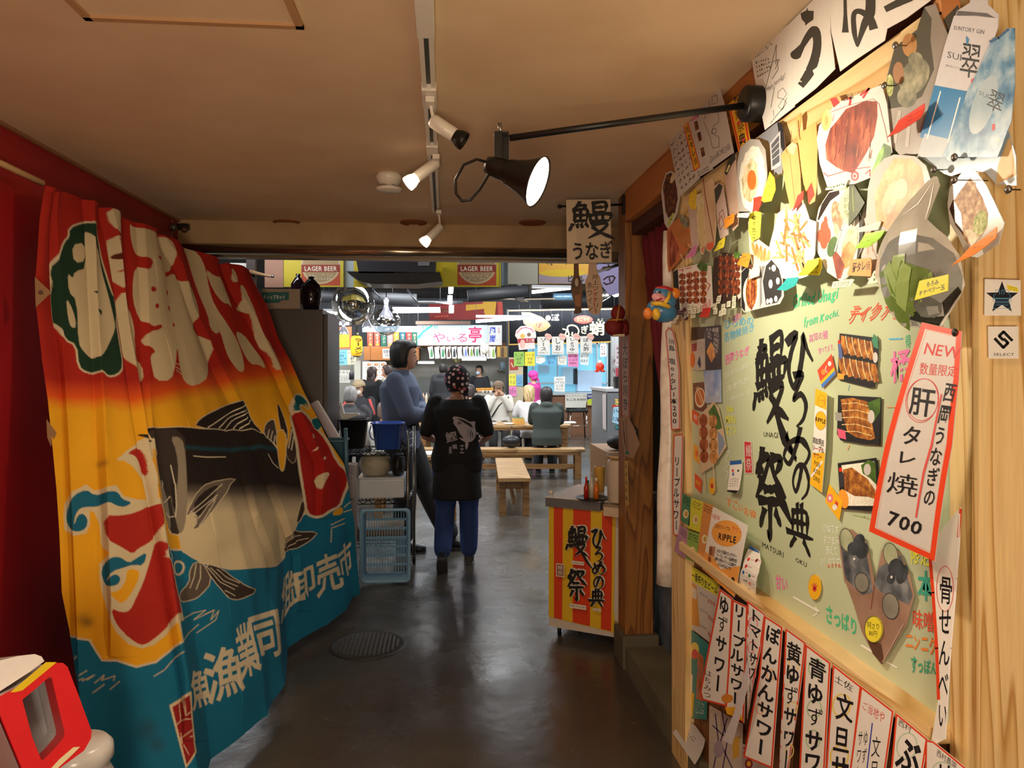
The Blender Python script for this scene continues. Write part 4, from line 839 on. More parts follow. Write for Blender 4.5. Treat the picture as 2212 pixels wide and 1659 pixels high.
note([(895,895),(950,880),(970,900),(962,995),(905,1000)],M('e03a28'),.028,C1,'追加\n80',[(905,900),(955,895),(950,980),(910,985)],'small red tag at the lower right of the egg bowl',k=.01)
note([(765,1015),(870,1008),(870,1050),(760,1045)],PW,.026,C1,'ひろめ丼',[(775,1020),(860,1012),(860,1040),(770,1040)],'narrow white tag under the egg bowl',k=.01)
c=wcard([(1070,560),(1115,500),(1160,460),(1200,480),(1225,700),(1235,980),(1190,1055),(1160,1040),(1110,820)],F_BAG,.012,C1)
c.l([(1140,560),(1180,900),(1195,1040)],5,M('a87448')); c.p([(1120,500),(1160,460),(1200,480),(1170,560),(1140,540)],M('e0bd92')); c.l([(1095,380),(1110,520),(1125,545)],4,BRN); c.p([(1160,1000),(1232,970),(1225,1030),(1190,1055)],M('7a3a1c')); c.build('drink_cutout','pale brown creased tumbler cutout left of the larger tan one','drink cutout',GD)
c=wcard([(1180,270),(1215,230),(1222,280),(1205,400),(1240,370),(1340,305),(1350,480),(1345,800),(1330,920),(1290,945),(1240,780),(1205,560)],MN('tan_drink',[(.3,'d8a058'),(.7,'e2b676')],6,3,.4),.009,C1)
c.l([(1200,290),(1208,400),(1215,440)],8,BRN); c.p([(1265,840),(1305,770),(1330,870),(1280,945)],M('a0341c')); c.build('drink_cutout','largest tan tumbler cutout with brown straw, beside the roast beef plate','drink cutout',GD)
note([(1200,1000),(1215,880),(1265,835),(1268,900),(1245,950)],M('d93a2c'),.017,C1,'りんご',[(1215,880),(1262,850),(1262,930),(1210,985)],'bright red tag between the two brown tumblers',v=True,k=.01)
c=wcard([(830,1010),(900,985),(925,1010),(912,1200),(850,1235),(822,1150)],M('efe84a'),.015,C1); c.t('ゆずたこ',[(845,1030),(890,1020),(885,1210),(850,1220)],INK,v=True,b=.02); c.build('price_tag','tall bright yellow tag below the egg bowl','price tag','handwritten price tags on the board')
c=wcard([(805,1080),(830,1060),(835,1180),(905,1230),(985,1290),(1010,1360),(930,1440),(850,1430),(815,1300)],M('e4d6bc'),.009,C1)
for x in range(5):c.e(850+x*28,1290+x*18,13,62,F_TEMP,rot=-14+x*6)
c.e(820,1110,10,22,M('c9402e')); c.build('food_cutout','pile of pale fried chicken strips cutout under the tall yellow tag','food cutout',GC)
c=wcard([(985,1290),(1060,1010),(1110,980),(1140,1000),(1235,930),(1270,940),(1310,1060),(1362,1080),(1352,1330),(1300,1500),(1180,1545),(1085,1515),(1060,1420)],PW,.016,C1)
rnd=random.Random(3)
for i in range(34):
 x,y=rnd.uniform(1060,1290),rnd.uniform(1080,1400); a=rnd.uniform(-.9,1.9); L_=rnd.uniform(60,110); c.l([(x-L_*.45*math.cos(a),y-L_*math.sin(a)),(x+L_*.45*math.cos(a),y+L_*math.sin(a))],17,F_FRY if i%3 else MN('fries_dark',[(.3,'9a5a28'),(.7,'c88a4a')],60,4,.5)); c.k-=0 if i%4==0 else 1
c.build('food_cutout','heap of french fries cutout on glaring white paper','food cutout',GC)
note([(745,1410),(790,1322),(850,1330),(850,1440)],M('f0922a'),.019,C1,'手羽餃',[(780,1350),(845,1345),(845,1400),(770,1400)],'orange tag pinned over the chicken strips',k=.01,b=.03)
note([(835,1445),(905,1420),(920,1500),(840,1530)],M('e8e6cc'),.014,C1,'うな重\n1500',[(845,1450),(905,1435),(905,1495),(845,1515)],'pale cream tag above the eel bowl photo',k=.008,col=M('6a9a5a'))
note([(1100,1610),(1150,1520),(1245,1510),(1252,1580),(1200,1618)],TEAL,.024,C1,'ポテト\nフライ',[(1145,1530),(1235,1520),(1230,1600),(1120,1608)],'teal tag hanging under the fries',k=.02,b=.01)
note([(1282,1495),(1330,1385),(1412,1360),(1416,1410),(1385,1495),(1320,1502)],YEL,.026,C1,'ととの\nかつお\nのたたき',[(1325,1385),(1405,1370),(1385,1480),(1300,1490)],'yellow tag hanging right of the fries',k=.02)
note([(655,1060),(740,1010),(745,1090),(680,1140)],M('f09a2a'),.0275,C1,'各\n500',[(670,1060),(735,1030),(735,1090),(680,1120)],'orange tag on the pinkish glass cutout',k=.008,b=.02)
note([(595,1315),(615,1235),(665,1195),(668,1280)],YEL,.0275,C1,'生レモン',[(612,1240),(660,1210),(655,1275),(608,1300)],'bright yellow tag below the swirl drink',k=.008,b=.02)
note([(345,1370),(385,1290),(425,1255),(425,1350)],M('e38ac8'),.022,C1,'梅酒',[(385,1290),(420,1270),(420,1345),(380,1355)],'pink tag below the leftmost glass',k=.01)
def skewers(c,xs,y0,y1,m,w=44,lean=0,step=0):
 for i,x in enumerate(xs):
  yy0=y0+i*step;
  c.l([(x,yy0-14),(x+lean,y1+step*i+18)],7,M('e0c08a'));
  n=5
  for k in range(n):
   a=yy0+(y1-yy0)*k/n; b=yy0+(y1-yy0)*(k+.9)/n; c.e(x+lean*(k+.5)/n,(a+b)/2,w/2,(b-a)/2*1.12,m,12,jit=.08); c.k-=1
  c.k+=1
c=wcard([(245,110),(290,88),(460,45),(590,60),(605,420),(560,462),(420,480),(262,522)],M('efeae2',.6),.009,C4)
c.p([(245,112),(290,90),(310,500),(262,520)],F_TRAY); skewers(c,(330,395,455,520),130,400,F_SKEW,62,0,-10)
c.p([(460,60),(500,20),(560,50),(555,110),(490,100)],F_LEAF); c.t('SMILE',[(490,410),(590,340),(590,420),(500,470)],REDI); c.ls([[(300,100),(340,90),(330,115)],[(360,85),(410,75)],[(545,200),(580,230),(560,280)]],7,REDI)
c.build('food_cutout','plate of four golden skewers photo with red lettering and green leaf','food cutout',GC)
c=wcard([(608,0),(700,-60),(860,-40),(878,60),(872,340),(820,385),(610,400),(600,200)],M('3a2620',.6),.007,C4)
c.p([(790,-30),(855,-30),(866,330),(830,360)],M('d9d3c8')); skewers(c,(675,730,785,825),-30,320,MN('dark_skewer',[(.3,'3a140c'),(.5,'74301a'),(.62,'a85a2c'),(.8,'cf8a50')],60,6,.6),52)
c.p([(790,-10),(800,-70),(850,-60),(840,-5)],F_LEAF); c.build('food_cutout','plate of dark glazed skewers photo in a brown-edged dish','food cutout',GC)
c=wcard([(868,110),(930,50),(1080,20),(1160,-10),(1235,110),(1252,330),(1215,400),(1040,440),(890,478),(862,420)],M('d8d0c4',.6),.010,C4)
c.p([(1060,200),(1090,60),(1140,5),(1210,90),(1236,200),(1230,330),(1190,390),(1090,410)],M('2c2b2c',.6))
for x,y,a,b in((1160,80,20,30),(1132,222,18,40),(1198,195,17,32),(1135,372,17,26),(1180,355,15,28),(1105,378,12,24),(1125,82,7,12)):c.e(x,y,a,b,PW)
c.p([(868,120),(925,60),(940,100),(900,300),(900,470),(868,430)],F_TRAY); c.e(955,300,72,150,F_RICE); c.e(960,280,52,165,F_EEL,rot=3); c.p([(930,200),(990,180),(1000,380),(960,460),(930,380)],F_SKEW); c.ls([[(960,180),(962,440)]],4,BRN)
c.p([(1035,130),(1055,60),(1080,60),(1050,200),(1055,380),(1035,430)],M('8a8a8c',.2))
c.build('food_cutout','grilled eel on rice beside black sauce bowl with round white dots','food cutout',GC)
ORD=['first','second','third','fourth','fifth','sixth','seventh','eighth','ninth','tenth']
GT='tiny white numbered tags under the skewer photos'; i=0
for(x,y)in((255,545),(280,512),(318,480),(345,505),(372,492),(400,430),(428,500),(432,440),(445,462),(470,455)):
 c=wcard([(x-10,y-20),(x+28,y-28),(x+24,y+24),(x-14,y+30)],M('eeecd6'),.013+i%3*.0022,C4); c.scrib([(x-6,y-14),(x+22,y-20),(x+18,y+16),(x-8,y+20)],M('5a7a4a'),2,3,seed=i,dens=2)
 c.build('number_tag',ORD[i]+' of the ten tiny white tags under the golden skewers, counted from the left','tag',GT); i+=1
for(x,y)in((628,420),(640,465),(655,370),(668,350),(690,482),(700,425),(712,470),(760,400),(798,355),(802,410)):
 c=wcard([(x-10,y-20),(x+22,y-28),(x+18,y+24),(x-14,y+30)],M('eeecd6'),.011+i%3*.0022,C4); c.scrib([(x-6,y-14),(x+18,y-20),(x+14,y+16),(x-8,y+20)],M('5a7a4a'),2,3,seed=i,dens=2)
 c.build('number_tag',ORD[i-10]+' of the ten tiny white tags under the dark glazed skewers, counted from the left','tag',GT+' on the dark plate'); i+=1
note([(525,520),(545,440),(612,430),(612,520)],M('d8352a'),.020,C4,'おすすめ',[(545,455),(605,445),(600,505),(540,510)],'red tag between the two skewer photos',k=.01,b=.03)
c=wcard([(140,0),(160,-110),(300,-300),(700,-460),(745,-300),(790,120),(740,140),(610,330),(470,385),(420,390),(235,425),(165,210)],M('e4e2dc',.25),.012,C3)
def c2to3(x,y):return((1620+x/3.7365-1740)*3.949,(y/3.7365-300)*3.949)
pts=[(650,1170),(690,1040),(760,960),(820,880),(900,850),(975,815),(1075,820),(1078,940),(1050,1100),(990,1230),(930,1330),(880,1400),(800,1380),(740,1350),(660,1290)]
c.p([c2to3(*p)for p in pts],F_STEAK)
rr=random.Random(5)
for i in range(26):
 x,y=rr.uniform(720,1040),rr.uniform(900,1250)
 c.l([c2to3(x,y),c2to3(x-12,y+rr.uniform(50,120))],[3,7],M('6a2413' if i%2 else 'c47a50',.35)); c.k-=1
c.k+=1
c.e(*c2to3(662,970),42,92,MN('butter',[(.3,'d8c070'),(.7,'efe0a4')],20,3,.4),rot=8); c.e(*c2to3(660,975),16,44,M('c9a860'))
a=[c2to3(*p)for p in((690,800),(740,785),(770,830),(720,870))]; c.p(a,REDI); c.l([c2to3(830,800),c2to3(860,790),c2to3(850,850)],20,REDI); c.l([c2to3(940,770),c2to3(1010,715),c2to3(960,790)],18,REDI)
c.ls([[c2to3(700,905),c2to3(850,850),c2to3(1045,800),c2to3(1090,840),c2to3(1140,1030),c2to3(1165,1150)]],5,M('a8605a')); c.ls([[(200,290),(235,320),(420,265),(600,240)],[(560,300),(600,265),(600,320)]],7,M('c24a42')); c.e(470,318,34,42,REDI); c.e(470,318,20,26,M('f0dcd0')); c.e(470,318,12,16,REDI)
c.p([(590,380),(650,200),(720,40),(780,70),(785,130),(690,290),(640,360)],F_LEAF); c.p([(610,300),(680,110),(725,60),(715,150),(640,300)],MN('cucumber',[(.4,'6aa03a'),(.7,'a9d468')],30,3,.4)); c.t('二戸屋',[c2to3(790,770),c2to3(880,745),c2to3(890,800),c2to3(800,830)],INK)
c.build('food_cutout','large white plate of sliced roast beef photo with red floral trim','food cutout',GC)
c=wcard([(235,420),(415,350),(425,360),(400,420),(230,440)],M('e4e8cc'),.017,C3); c.scrib([(250,405),(400,370),(395,410),(245,432)],M('6a8a5a'),1,5); c.build('price_tag','pale narrow tag along the bottom of the roast beef plate','price tag','handwritten price tags on the board')
c=wcard([(130,690),(150,590),(240,450),(330,430),(410,440),(490,560),(530,760),(520,930),(450,1110),(400,1180),(340,1215),(225,1140),(130,950)],M('e8e4dc',.3),.010,C3)
c.p([(140,690),(175,560),(240,460),(325,440),(330,470),(250,530),(150,695)],M('2c1c16',.3)); c.p([(495,600),(530,720),(525,900),(470,1080),(500,840)],M('4a4640',.3))
for x,y,r1,r2 in((200,760,34,60),(170,830,30,60),(225,820,30,70),(195,890,30,50),(210,700,16,40)):c.e(x,y,r1,r2,F_CARROT)
c.e(310,660,48,130,F_BONITO,rot=-8); c.e(310,790,24,70,F_CREAM,rot=-10); c.e(270,920,42,90,F_LEAF,rot=15); c.e(420,900,62,170,F_CREAM,rot=12); c.e(400,990,50,120,F_TEMP,rot=15); c.p([(270,1000),(300,960),(340,1010),(375,1080),(340,1190),(310,1195)],F_STEAK); c.l([(290,960),(345,780),(400,640)],12,PW)
c.build('food_cutout','round platter cutout with orange carrot flowers and pickles','food cutout',GC)
c=wcard([(500,700),(530,560),(640,500),(760,760),(800,960),(760,1110),(640,1235),(560,1200),(500,1010)],M('d3cdc4',.3),.006,C3)
c.e(570,850,36,150,F_BEV2,rot=5); c.ls([[(560,720),(560,980)],[(590,730),(600,960)]],10,M('d88a6a')); c.e(680,1060,70,110,M('c4b8aa',.4),rot=30); c.ls([[(610,800),(740,1100)],[(540,780),(700,1180)]],6,M('9a7a60'))
c.build('food_cutout','pale glass dish cutout mostly hidden under the tempura plate','food cutout',GC)
c=wcard([(340,600),(365,500),(440,400),(460,400),(450,640),(440,745),(400,700)],M('e2e6a4'),.017,C3); c.t('お刺身',[(380,520),(440,450),(440,690),(390,640)],INK,v=True); c.p([(455,400),(495,395),(585,545),(530,640),(445,740),(452,560)],MN('dark_leaf',[(.3,'2a3312'),(.6,'4a571f'),(.8,'6a7a30')],18,3,.4));
c.build('price_tag','folded pale yellow tag above the carrot platter','price tag','handwritten price tags on the board')
c=wcard([(452,398),(492,392),(588,545),(530,645),(446,745)],MN('dark_leaf',[(.3,'2a3312'),(.6,'4a571f'),(.8,'6a7a30')],18,3,.4),.021,C3); c.l([(480,420),(490,620)],8,M('8a9a3a')); c.build('leaf_cutout','dark green pointed leaf cutout beside the tempura plate','leaf cutout')
c=wcard([(60,1160),(80,1040),(200,1015),(210,1100),(185,1165)],YEL,.020,C3); c.t('たたき\nカツオ\nロール',[(85,1045),(195,1030),(180,1155),(70,1160)],INK,b=.01,j=.05); c.build('price_tag','yellow tag at the lower left of the carrot platter','price tag','handwritten price tags on the board')
c=wcard([(415,1165),(455,1030),(620,1015),(628,1070),(620,1175)],M('f0a25a'),.016,C3); c.t('肝タレ焼',[(465,1055),(620,1035),(620,1130),(455,1150)],INK,b=.03,j=.05); c.build('price_tag','orange tag between the carrot platter and the glass dish','price tag','handwritten price tags on the board')
c=wcard([(275,1275),(290,1220),(450,1195),(475,1200),(440,1260)],M('e9eecf'),.015,C3); c.t('わさび付き',[(300,1225),(440,1205),(430,1255),(295,1270)],INK,j=.05); c.build('price_tag','pale tag beneath the carrot platter','price tag','handwritten price tags on the board')
c=wcard([(580,1240),(640,1130),(755,1065),(740,1150),(690,1225)],M('e2e8cc'),.014,C3); c.scrib([(640,1150),(745,1090),(720,1180),(640,1220)],M('7a8a6a'),2,5); c.build('price_tag','pale green-white tag beneath the glass dish','price tag','handwritten price tags on the board')
c=wcard([(620,420),(660,280),(760,170),(850,135),(1030,150),(1125,230),(1185,400),(1060,640),(950,820),(900,930),(830,940),(700,820),(600,700)],M('d2d2cc',.15),.022,C3)
c.p([(680,480),(760,300),(850,170),(1000,170),(1090,250),(1120,420),(1050,560),(960,720),(900,900),(840,920),(790,780),(690,700)],F_TEMP); c.e(910,430,55,90,MN('daikon',[(.3,'b0a88c'),(.7,'c9bd9c')],20,4,.5),rot=10); c.e(820,500,60,160,MN('crisp',[(.3,'9a5a24'),(.5,'c88a44'),(.8,'dcb070')],30,6,.4),rot=18,jit=.12); c.p([(850,700),(930,680),(930,760),(870,900),(830,830)],F_CREAM)
c.build('food_cutout','glossy plate of tangled fried tempura cutout','food cutout',GC)
c=wcard([(538,800),(560,760),(740,702),(750,712),(725,778)],M('cdd8c4'),.026,C3); c.build('price_tag','blank pale green tag on the tempura plate','price tag','handwritten price tags on the board')
c=wcard([(568,942),(615,810),(795,782),(775,850),(730,925)],M('a6d94a'),.028,C3); c.t('揚やっこ',[(620,830),(775,800),(740,900),(600,925)],INK,b=.04,j=.05); c.build('price_tag','lime green tag on the tempura plate','price tag','handwritten price tags on the board',curl=lambda u,w:.02*w*w,cuts=4)
c=wcard([(1350,560),(1370,420),(1480,290),(1560,255),(1600,280),(1690,400),(1850,720),(1800,900),(1620,1015),(1520,1000),(1460,870),(1370,720)],M('cfd0c8',.15),.030,C3)
c.p([(1370,600),(1420,500),(1480,420),(1550,330),(1600,400),(1660,500),(1710,640),(1700,760),(1640,850),(1555,930),(1500,860)],F_BONITO); c.p([(1368,600),(1400,520),(1470,640),(1490,820),(1420,740)],MN('dark_eel',[(.3,'2c1c18'),(.6,'5a4238'),(.8,'8a7a70')],40,5,.25)); c.e(1640,720,62,110,F_GREEN,rot=15); c.e(1560,480,60,120,F_BONITO,jit=.2); c.p([(1505,780),(1560,780),(1640,840),(1560,925)],F_CREAM)
c.build('food_cutout','white dish with bonito flakes and scallion cutout, rightmost over the pine','food cutout',GC)
c=wcard([(1555,1085),(1600,930),(1815,755),(1820,850),(1700,990)],M('ee8a34'),.036,C3); c.t('塩やっこ',[(1625,940),(1800,800),(1790,880),(1640,1010)],INK,b=.0,j=.05); c.build('price_tag','orange tag hanging off the bonito flake dish','price tag','handwritten price tags on the board',curl=lambda u,w:.03*w*w,cuts=4)
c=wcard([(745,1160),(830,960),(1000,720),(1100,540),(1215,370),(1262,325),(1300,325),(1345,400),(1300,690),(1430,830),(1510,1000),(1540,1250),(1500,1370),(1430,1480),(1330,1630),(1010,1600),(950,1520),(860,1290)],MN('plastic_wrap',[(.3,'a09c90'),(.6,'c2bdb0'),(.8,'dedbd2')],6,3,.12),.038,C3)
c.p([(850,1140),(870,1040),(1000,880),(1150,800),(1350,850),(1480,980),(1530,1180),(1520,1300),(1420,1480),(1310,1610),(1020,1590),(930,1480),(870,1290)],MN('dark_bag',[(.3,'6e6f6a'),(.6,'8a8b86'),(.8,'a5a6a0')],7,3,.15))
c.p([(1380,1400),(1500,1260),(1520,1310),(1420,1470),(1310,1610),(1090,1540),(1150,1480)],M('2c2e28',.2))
LFP=MN('cabbage_pale',[(.3,'7f9450'),(.6,'93a862'),(.8,'b4c48a')],9,3,.3); LFD=MN('cabbage_dark',[(.3,'55682c'),(.6,'6a7f3a'),(.8,'84995a')],9,3,.3)
for pts,m in(([(850,1150),(960,1110),(1010,1280),(1100,1520),(1060,1640),(1000,1590),(900,1400)],LFD),([(930,1130),(1020,1040),(1070,1200),(1060,1400),(980,1330)],LFP),([(1060,1000),(1165,980),(1160,1060),(1100,1200),(1040,1230),(990,1200)],LFP),([(1040,1300),(1130,1040),(1230,1080),(1330,1120),(1300,1220),(1230,1290),(1220,1400),(1130,1520),(1020,1440)],LFD),([(1060,1240),(1150,1060),(1210,1100),(1150,1330),(1080,1480),(1020,1400)],LFP),([(1240,1240),(1340,1130),(1360,1230),(1300,1330),(1230,1400)],LFP)):
 c.p(pts,m)
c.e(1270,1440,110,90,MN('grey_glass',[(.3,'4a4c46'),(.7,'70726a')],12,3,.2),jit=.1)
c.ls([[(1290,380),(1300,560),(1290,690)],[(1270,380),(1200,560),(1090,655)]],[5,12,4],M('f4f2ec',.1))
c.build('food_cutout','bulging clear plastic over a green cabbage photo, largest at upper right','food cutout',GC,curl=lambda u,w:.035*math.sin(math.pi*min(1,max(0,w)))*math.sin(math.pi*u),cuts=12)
c=wcard([(1280,1380),(1325,1215),(1590,1160),(1585,1300)],M('e8e04a',.3),.078,C3); c.t('もろみ\nキャベツ一玉',[(1345,1230),(1560,1185),(1560,1290),(1310,1350)],INK,b=.02,j=.05); c.build('price_tag','yellow tag across the bottom of the cabbage photo','price tag','handwritten price tags on the board')
c=wcard([(1130,900),(1135,620),(1170,480),(1200,380),(1380,240),(1440,60),(1530,30),(1560,120),(1640,300),(1560,800),(1400,1240),(1250,1265),(1150,1150)],MN('dish_print',[(.3,'8d857c'),(.7,'b4aca2')],6,3,.3),.007,C2)
c.p([(1200,380),(1380,240),(1440,60),(1500,150),(1490,320),(1520,560),(1420,780),(1280,860),(1150,880),(1140,620)],M('55544a',.3)); c.e(1320,365,60,95,MN('scallop',[(.3,'9a6a3a'),(.7,'c4935a')],18,4,.4)); c.e(1360,620,110,160,F_OYST,rot=30); c.e(1230,590,45,90,M('a0724a')); c.e(1160,690,30,90,F_GREEN); c.e(1300,780,80,90,F_OYST); c.e(1370,480,60,60,F_OYST); c.ls([[(1240,900),(1200,1150)],[(1320,950),(1300,1180)]],30,M('c4beb6',.25))
c.build('food_cutout','oyster and scallop photo on dark dish, left of the gin bottle','food cutout',GC)
c=wcard([(1500,30),(1560,-60),(1700,-80),(1720,60),(1728,110),(1640,350),(1605,350),(1610,280),(1560,230),(1520,130)],M('a8672f',.4),.004,C2)
c.l([(1545,0),(1540,110),(1580,200)],[40,60,20],M('c98a50')); c.p([(1580,160),(1700,40),(1728,110),(1640,350),(1605,350),(1610,230)],M('3a3a30',.35))
c.build('brown_dark_print','brown and dark print poking above the oyster photo','cutout')  # brown piece with a paler stroke and a dark polygon
BT=M('c9c9cc',.25)
c=wcard([(1745,90),(1850,25),(1860,-40),(1990,-40),(1998,40),(2085,120),(2080,220),(1900,740),(1850,850),(1640,1270),(1420,1270),(1535,850),(1640,380)],BT,.016,C2)
c.p([(1640,380),(1720,130),(2080,150),(2075,230),(1950,600),(1890,760),(1560,690)],M('d6d6da',.25)); c.p([(1560,690),(1890,750),(1660,1160),(1440,1110)],M('3a86bd',.25)); c.p([(1480,1080),(1700,1130),(1640,1270),(1420,1270)],M('c4cdd4',.2)); c.ls([[(1610,740),(1500,1120)],[(1770,790),(1670,1150)]],10,PW)
c.p([(1750,90),(1990,110),(2060,150),(1900,130),(1740,130)],M('6a6a70',.3)); c.t('SUNTORY GIN',[(1720,200),(1975,235),(1965,290),(1715,250)],M('5a5a66')); c.t('SUI',[(1668,400),(1790,430),(1780,510),(1660,480)],M('5a5a66')); c.t('翠',[(1785,320),(1960,345),(1925,680),(1750,650)],INK); c.p([(1820,290),(1845,320),(1835,365),(1820,350)],M('3a86bd')); c.t('辛口ジン',[(1650,520),(1770,545),(1765,565),(1645,540)],M('8a8a92')); c.rect(1862,645,1886,700,REDI)
c.build('bottle_cutout','white and blue gin bottle cutout, upright and taller of the pair','bottle cutout','gin cutouts',clipb=CLB)
c=wcard([(2060,310),(2110,300),(2180,230),(2240,230),(2240,700),(2212,980),(2100,1270),(1640,1270),(1700,1150),(1850,740),(1900,650)],F_ICE,.021,C2)
c.e(1985,850,90,250,MN('frost',[(.3,'9fb9c8'),(.7,'c4d2d8')],14,4,.2),rot=20); c.t('SUI',[(1950,720),(2035,760),(2025,810),(1940,775)],M('5a6a7a')); c.t('翠',[(2045,700),(2180,760),(2125,950),(1990,890)],INK); c.rect(2055,1010,2080,1050,REDI); c.e(2105,1130,14,18,PW)
c.l([(2040,340),(2110,310),(2190,240)],20,M('35608a'))
c.build('glass_cutout','icy blue highball glass cutout overlapping the gin bottle','glass cutout','gin cutouts',clipb=CLB)
c=wcard([(1020,140),(1080,0),(1800,-60),(1815,0),(1860,150),(1864,400),(1800,395),(1690,390),(1600,290),(1470,265),(1360,300),(1300,320),(1240,300),(1110,210)],MN('silver_print',[(.3,'7a97ac'),(.5,'a9bcc8'),(.7,'d6dde0')],8,4,.15),.012,C3)
c.p([(1690,390),(1700,240),(1790,0),(1815,0),(1864,300),(1864,310)],W_PINE); c.e(1285,160,24,28,PW)
c.build('glass_cutout','lower frosted part of the glass print behind the cabbage bag','glass cutout','gin cutouts')
note([(1285,1115),(1320,975),(1535,838),(1548,960),(1400,1075)],M('e04838',.4),.030,C2,'黒潮ジン\n翠',[(1345,980),(1530,870),(1520,960),(1340,1070)],'large red tag on the gin bottle print',k=.02,b=.02)
for x,y,f,lab in((1186,366,C2,'round steel pin at the top of the oyster photo'),(1098,690,C2,'bright steel pin at the top right corner of the roast beef plate'),(1285,158,C3,'steel grommet pin on the frosted glass print'),(1108,262,C3,'dark pin on the tempura plate'),(1285,350,C3,'brass pin holding the top of the cabbage bag'),(1745,432,C3,'dark knot-like screw in the pine right of the flake dish')):
 dp=.058 if 'cabbage' in lab else .018 if 'knot' in lab else .028; w=onX(f[0]+x/f[2],f[1]+y/f[2],.93-dp); MB().lathe([(0,-dp),(.0012,-dp),(.0012,-.001),(.006,.001),(.0075,.004),(.005,.007),(0,.0075)],STEEL,w,(-1,0,0),14,caps=False).build('push_pin',label=lab,cat='pin',group='pins in the cutouts')
# ---------------------------------------------------------------- things stuck on the board face
def bcard(out,m,d,f):return Card(PB,out,m,d,f)
GBX='lunch box photo cutouts on the board'
def G5(x,y):return(1700+x/4.148,600+y/4.148)
def G7(x,y):return(1700+x/3.318,960+y/3.318)
c=bcard([(490,498),(800,535),(838,575),(822,860),(800,980),(760,985),(472,912),(480,700)],F_TRAY,.004,C5)
for r in range(2):
 for k in range(5+r):
  x=500+k*58+r*-20; y=515+r*190+k*12; c.p([(x,y),(x+50,y+12),(x+76,y+165),(x+30,y+175),(x+5,y+90)],F_EEL); c.k-=1
c.k+=1
for r in range(2):
 for k in range(5):x=545+k*56-r*20; y=520+r*190+k*12; c.l([(x,y),(x+10,y+80),(x+36,y+160)],6,M('ecdcae',.4)); c.k-=1
c.k+=1
c.p([(474,590),(500,580),(520,720),(485,730)],M('5a6a9a',.4)); c.p([(475,560),(498,560),(498,590),(476,592)],RED); c.e(812,715,22,48,PWG); c.p([(472,850),(530,870),(530,910),(472,912)],M('e8a03a')); c.p([(780,560),(800,500),(835,545),(840,640),(800,620)],M('4a8a6a',.4))
c.build('lunch_box_cutout','top lunch box photo filled with sliced glazed eel','lunch box cutout',GBX)
c=bcard([(476,1052),(862,1072),(848,1495),(700,1490),(500,1458),(466,1400)],F_TRAY,.004,C5)
c.p([(500,1090),(600,1075),(740,1110),(770,1240),(810,1440),(760,1455),(640,1430),(560,1380),(520,1240)],F_EEL)
for k in range(5):c.l([(510,1130+k*62),(640,1120+k*64),(780,1160+k*64)],7,M('e8cd8e',.4)); c.k-=1
c.k+=1
for k in range(4):c.l([(560+k*50,1090),(590+k*50,1400)],5,M('8a5420',.4)); c.k-=1
c.k+=1
c.p([(740,1120),(860,1075),(855,1200),(800,1290),(770,1230)],F_LEAF); c.e(775,1245,30,60,PWG); c.rect(448,1200,512,1270,GREY)if 0 else c.p([(450,1205),(510,1210),(512,1285),(455,1278)],GREY); c.p([(470,1350),(540,1370),(550,1450),(480,1430)],M('d85a7a'))
c.build('lunch_box_cutout','middle lunch box photo with eel on omelette and green leaf','lunch box cutout',GBX)
c=bcard([(378,135),(655,95),(690,470),(600,478),(400,462)],F_TRAY,.004,C7)
c.p([(405,150),(640,120),(670,440),(450,440)],F_RICE); c.p([(415,180),(480,165),(590,245),(650,330),(655,395),(600,375),(500,370),(430,330)],F_EEL); c.ls([[(420,250),(530,280),(650,370)]],5,M('7a4818')); c.p([(545,150),(600,110),(650,130),(658,290),(610,240),(560,210)],F_LEAF); c.e(592,180,26,42,PWG); c.p([(385,200),(420,205),(430,300),(395,310)],M('3a3a40',.4)); c.e(422,390,34,70,M('f0a030'),rot=-10); c.p([(388,168),(410,165),(410,195),(390,198)],RED)
c.build('lunch_box_cutout','lowest lunch box photo with whole eel fillet over rice','lunch box cutout',GBX)
c=bcard([(290,830),(415,685),(455,862),(332,990)],M('e8482a'),.004,C5); c.p([(332,990),(322,950),(448,830),(455,862)],M('3a7ac8')); c.p([(318,930),(440,800),(448,830),(325,955)],YEL2); c.e(400,770,16,22,PW); c.l([(370,790),(360,830),(380,850)],6,PW); c.e(345,845,20,26,M('f08a3a'))
c.build('flyer','small red-orange tilted flyer left of the top lunch box photo','flyer')
c=Card(PB,[G5(290,990),G5(410,1035),G7(318,0),G7(285,345),G7(183,282),G7(205,100)],PW,.006)
c.p([G5(290,990),G5(410,1035),G5(405,1185),G5(282,1140)],YEL2); a=G5(352,1105); c.ring(a[0],a[1],10.5,13.5,1,M('b07818')); c.t('リープル',[G5(318,1075),G5(395,1095),G5(390,1135),G5(315,1115)],INK); a=G5(345,1280); c.e(a[0],a[1],14.5,20.5,YEL2); c.ring(a[0],a[1],14.5,20.5,1,M('b07818')); c.t('RIPPLE',[G5(292,1235),G5(398,1265),G5(395,1320),G5(288,1290)],INK,b=.04)
c.p([G7(205,60),G7(314,60),G7(300,200),G7(285,345),G7(183,282)],YEL2); c.l([G7(290,120),G7(195,230)],5,PW); c.t('高知県民\nリープル\nサワー\nP500\nA700\nG900',[G5(262,1420),G5(385,1450),G7(290,300),G7(190,250)],INK,b=.01,j=.04); c.ls([[G7(215,25),G7(300,40)],[G7(215,70),G7(290,85)]],1,REDI)
c.build('drink_card','tall yellow and white drink card beside the brush lettering, with orange disc','menu card',curl=lambda u,w:.008*u)
c=bcard([(320,285),(415,412),(390,545),(290,410)],YEL2,.005,C7); c.e(325,385,22,32,M('e87a8a')); c.e(325,385,10,15,PW); c.p([(365,400),(385,420),(380,450),(362,430)],REDI); c.e(360,450,18,22,PW); c.build('flyer','small yellow tilted card at the corner of the lowest lunch box photo','flyer')
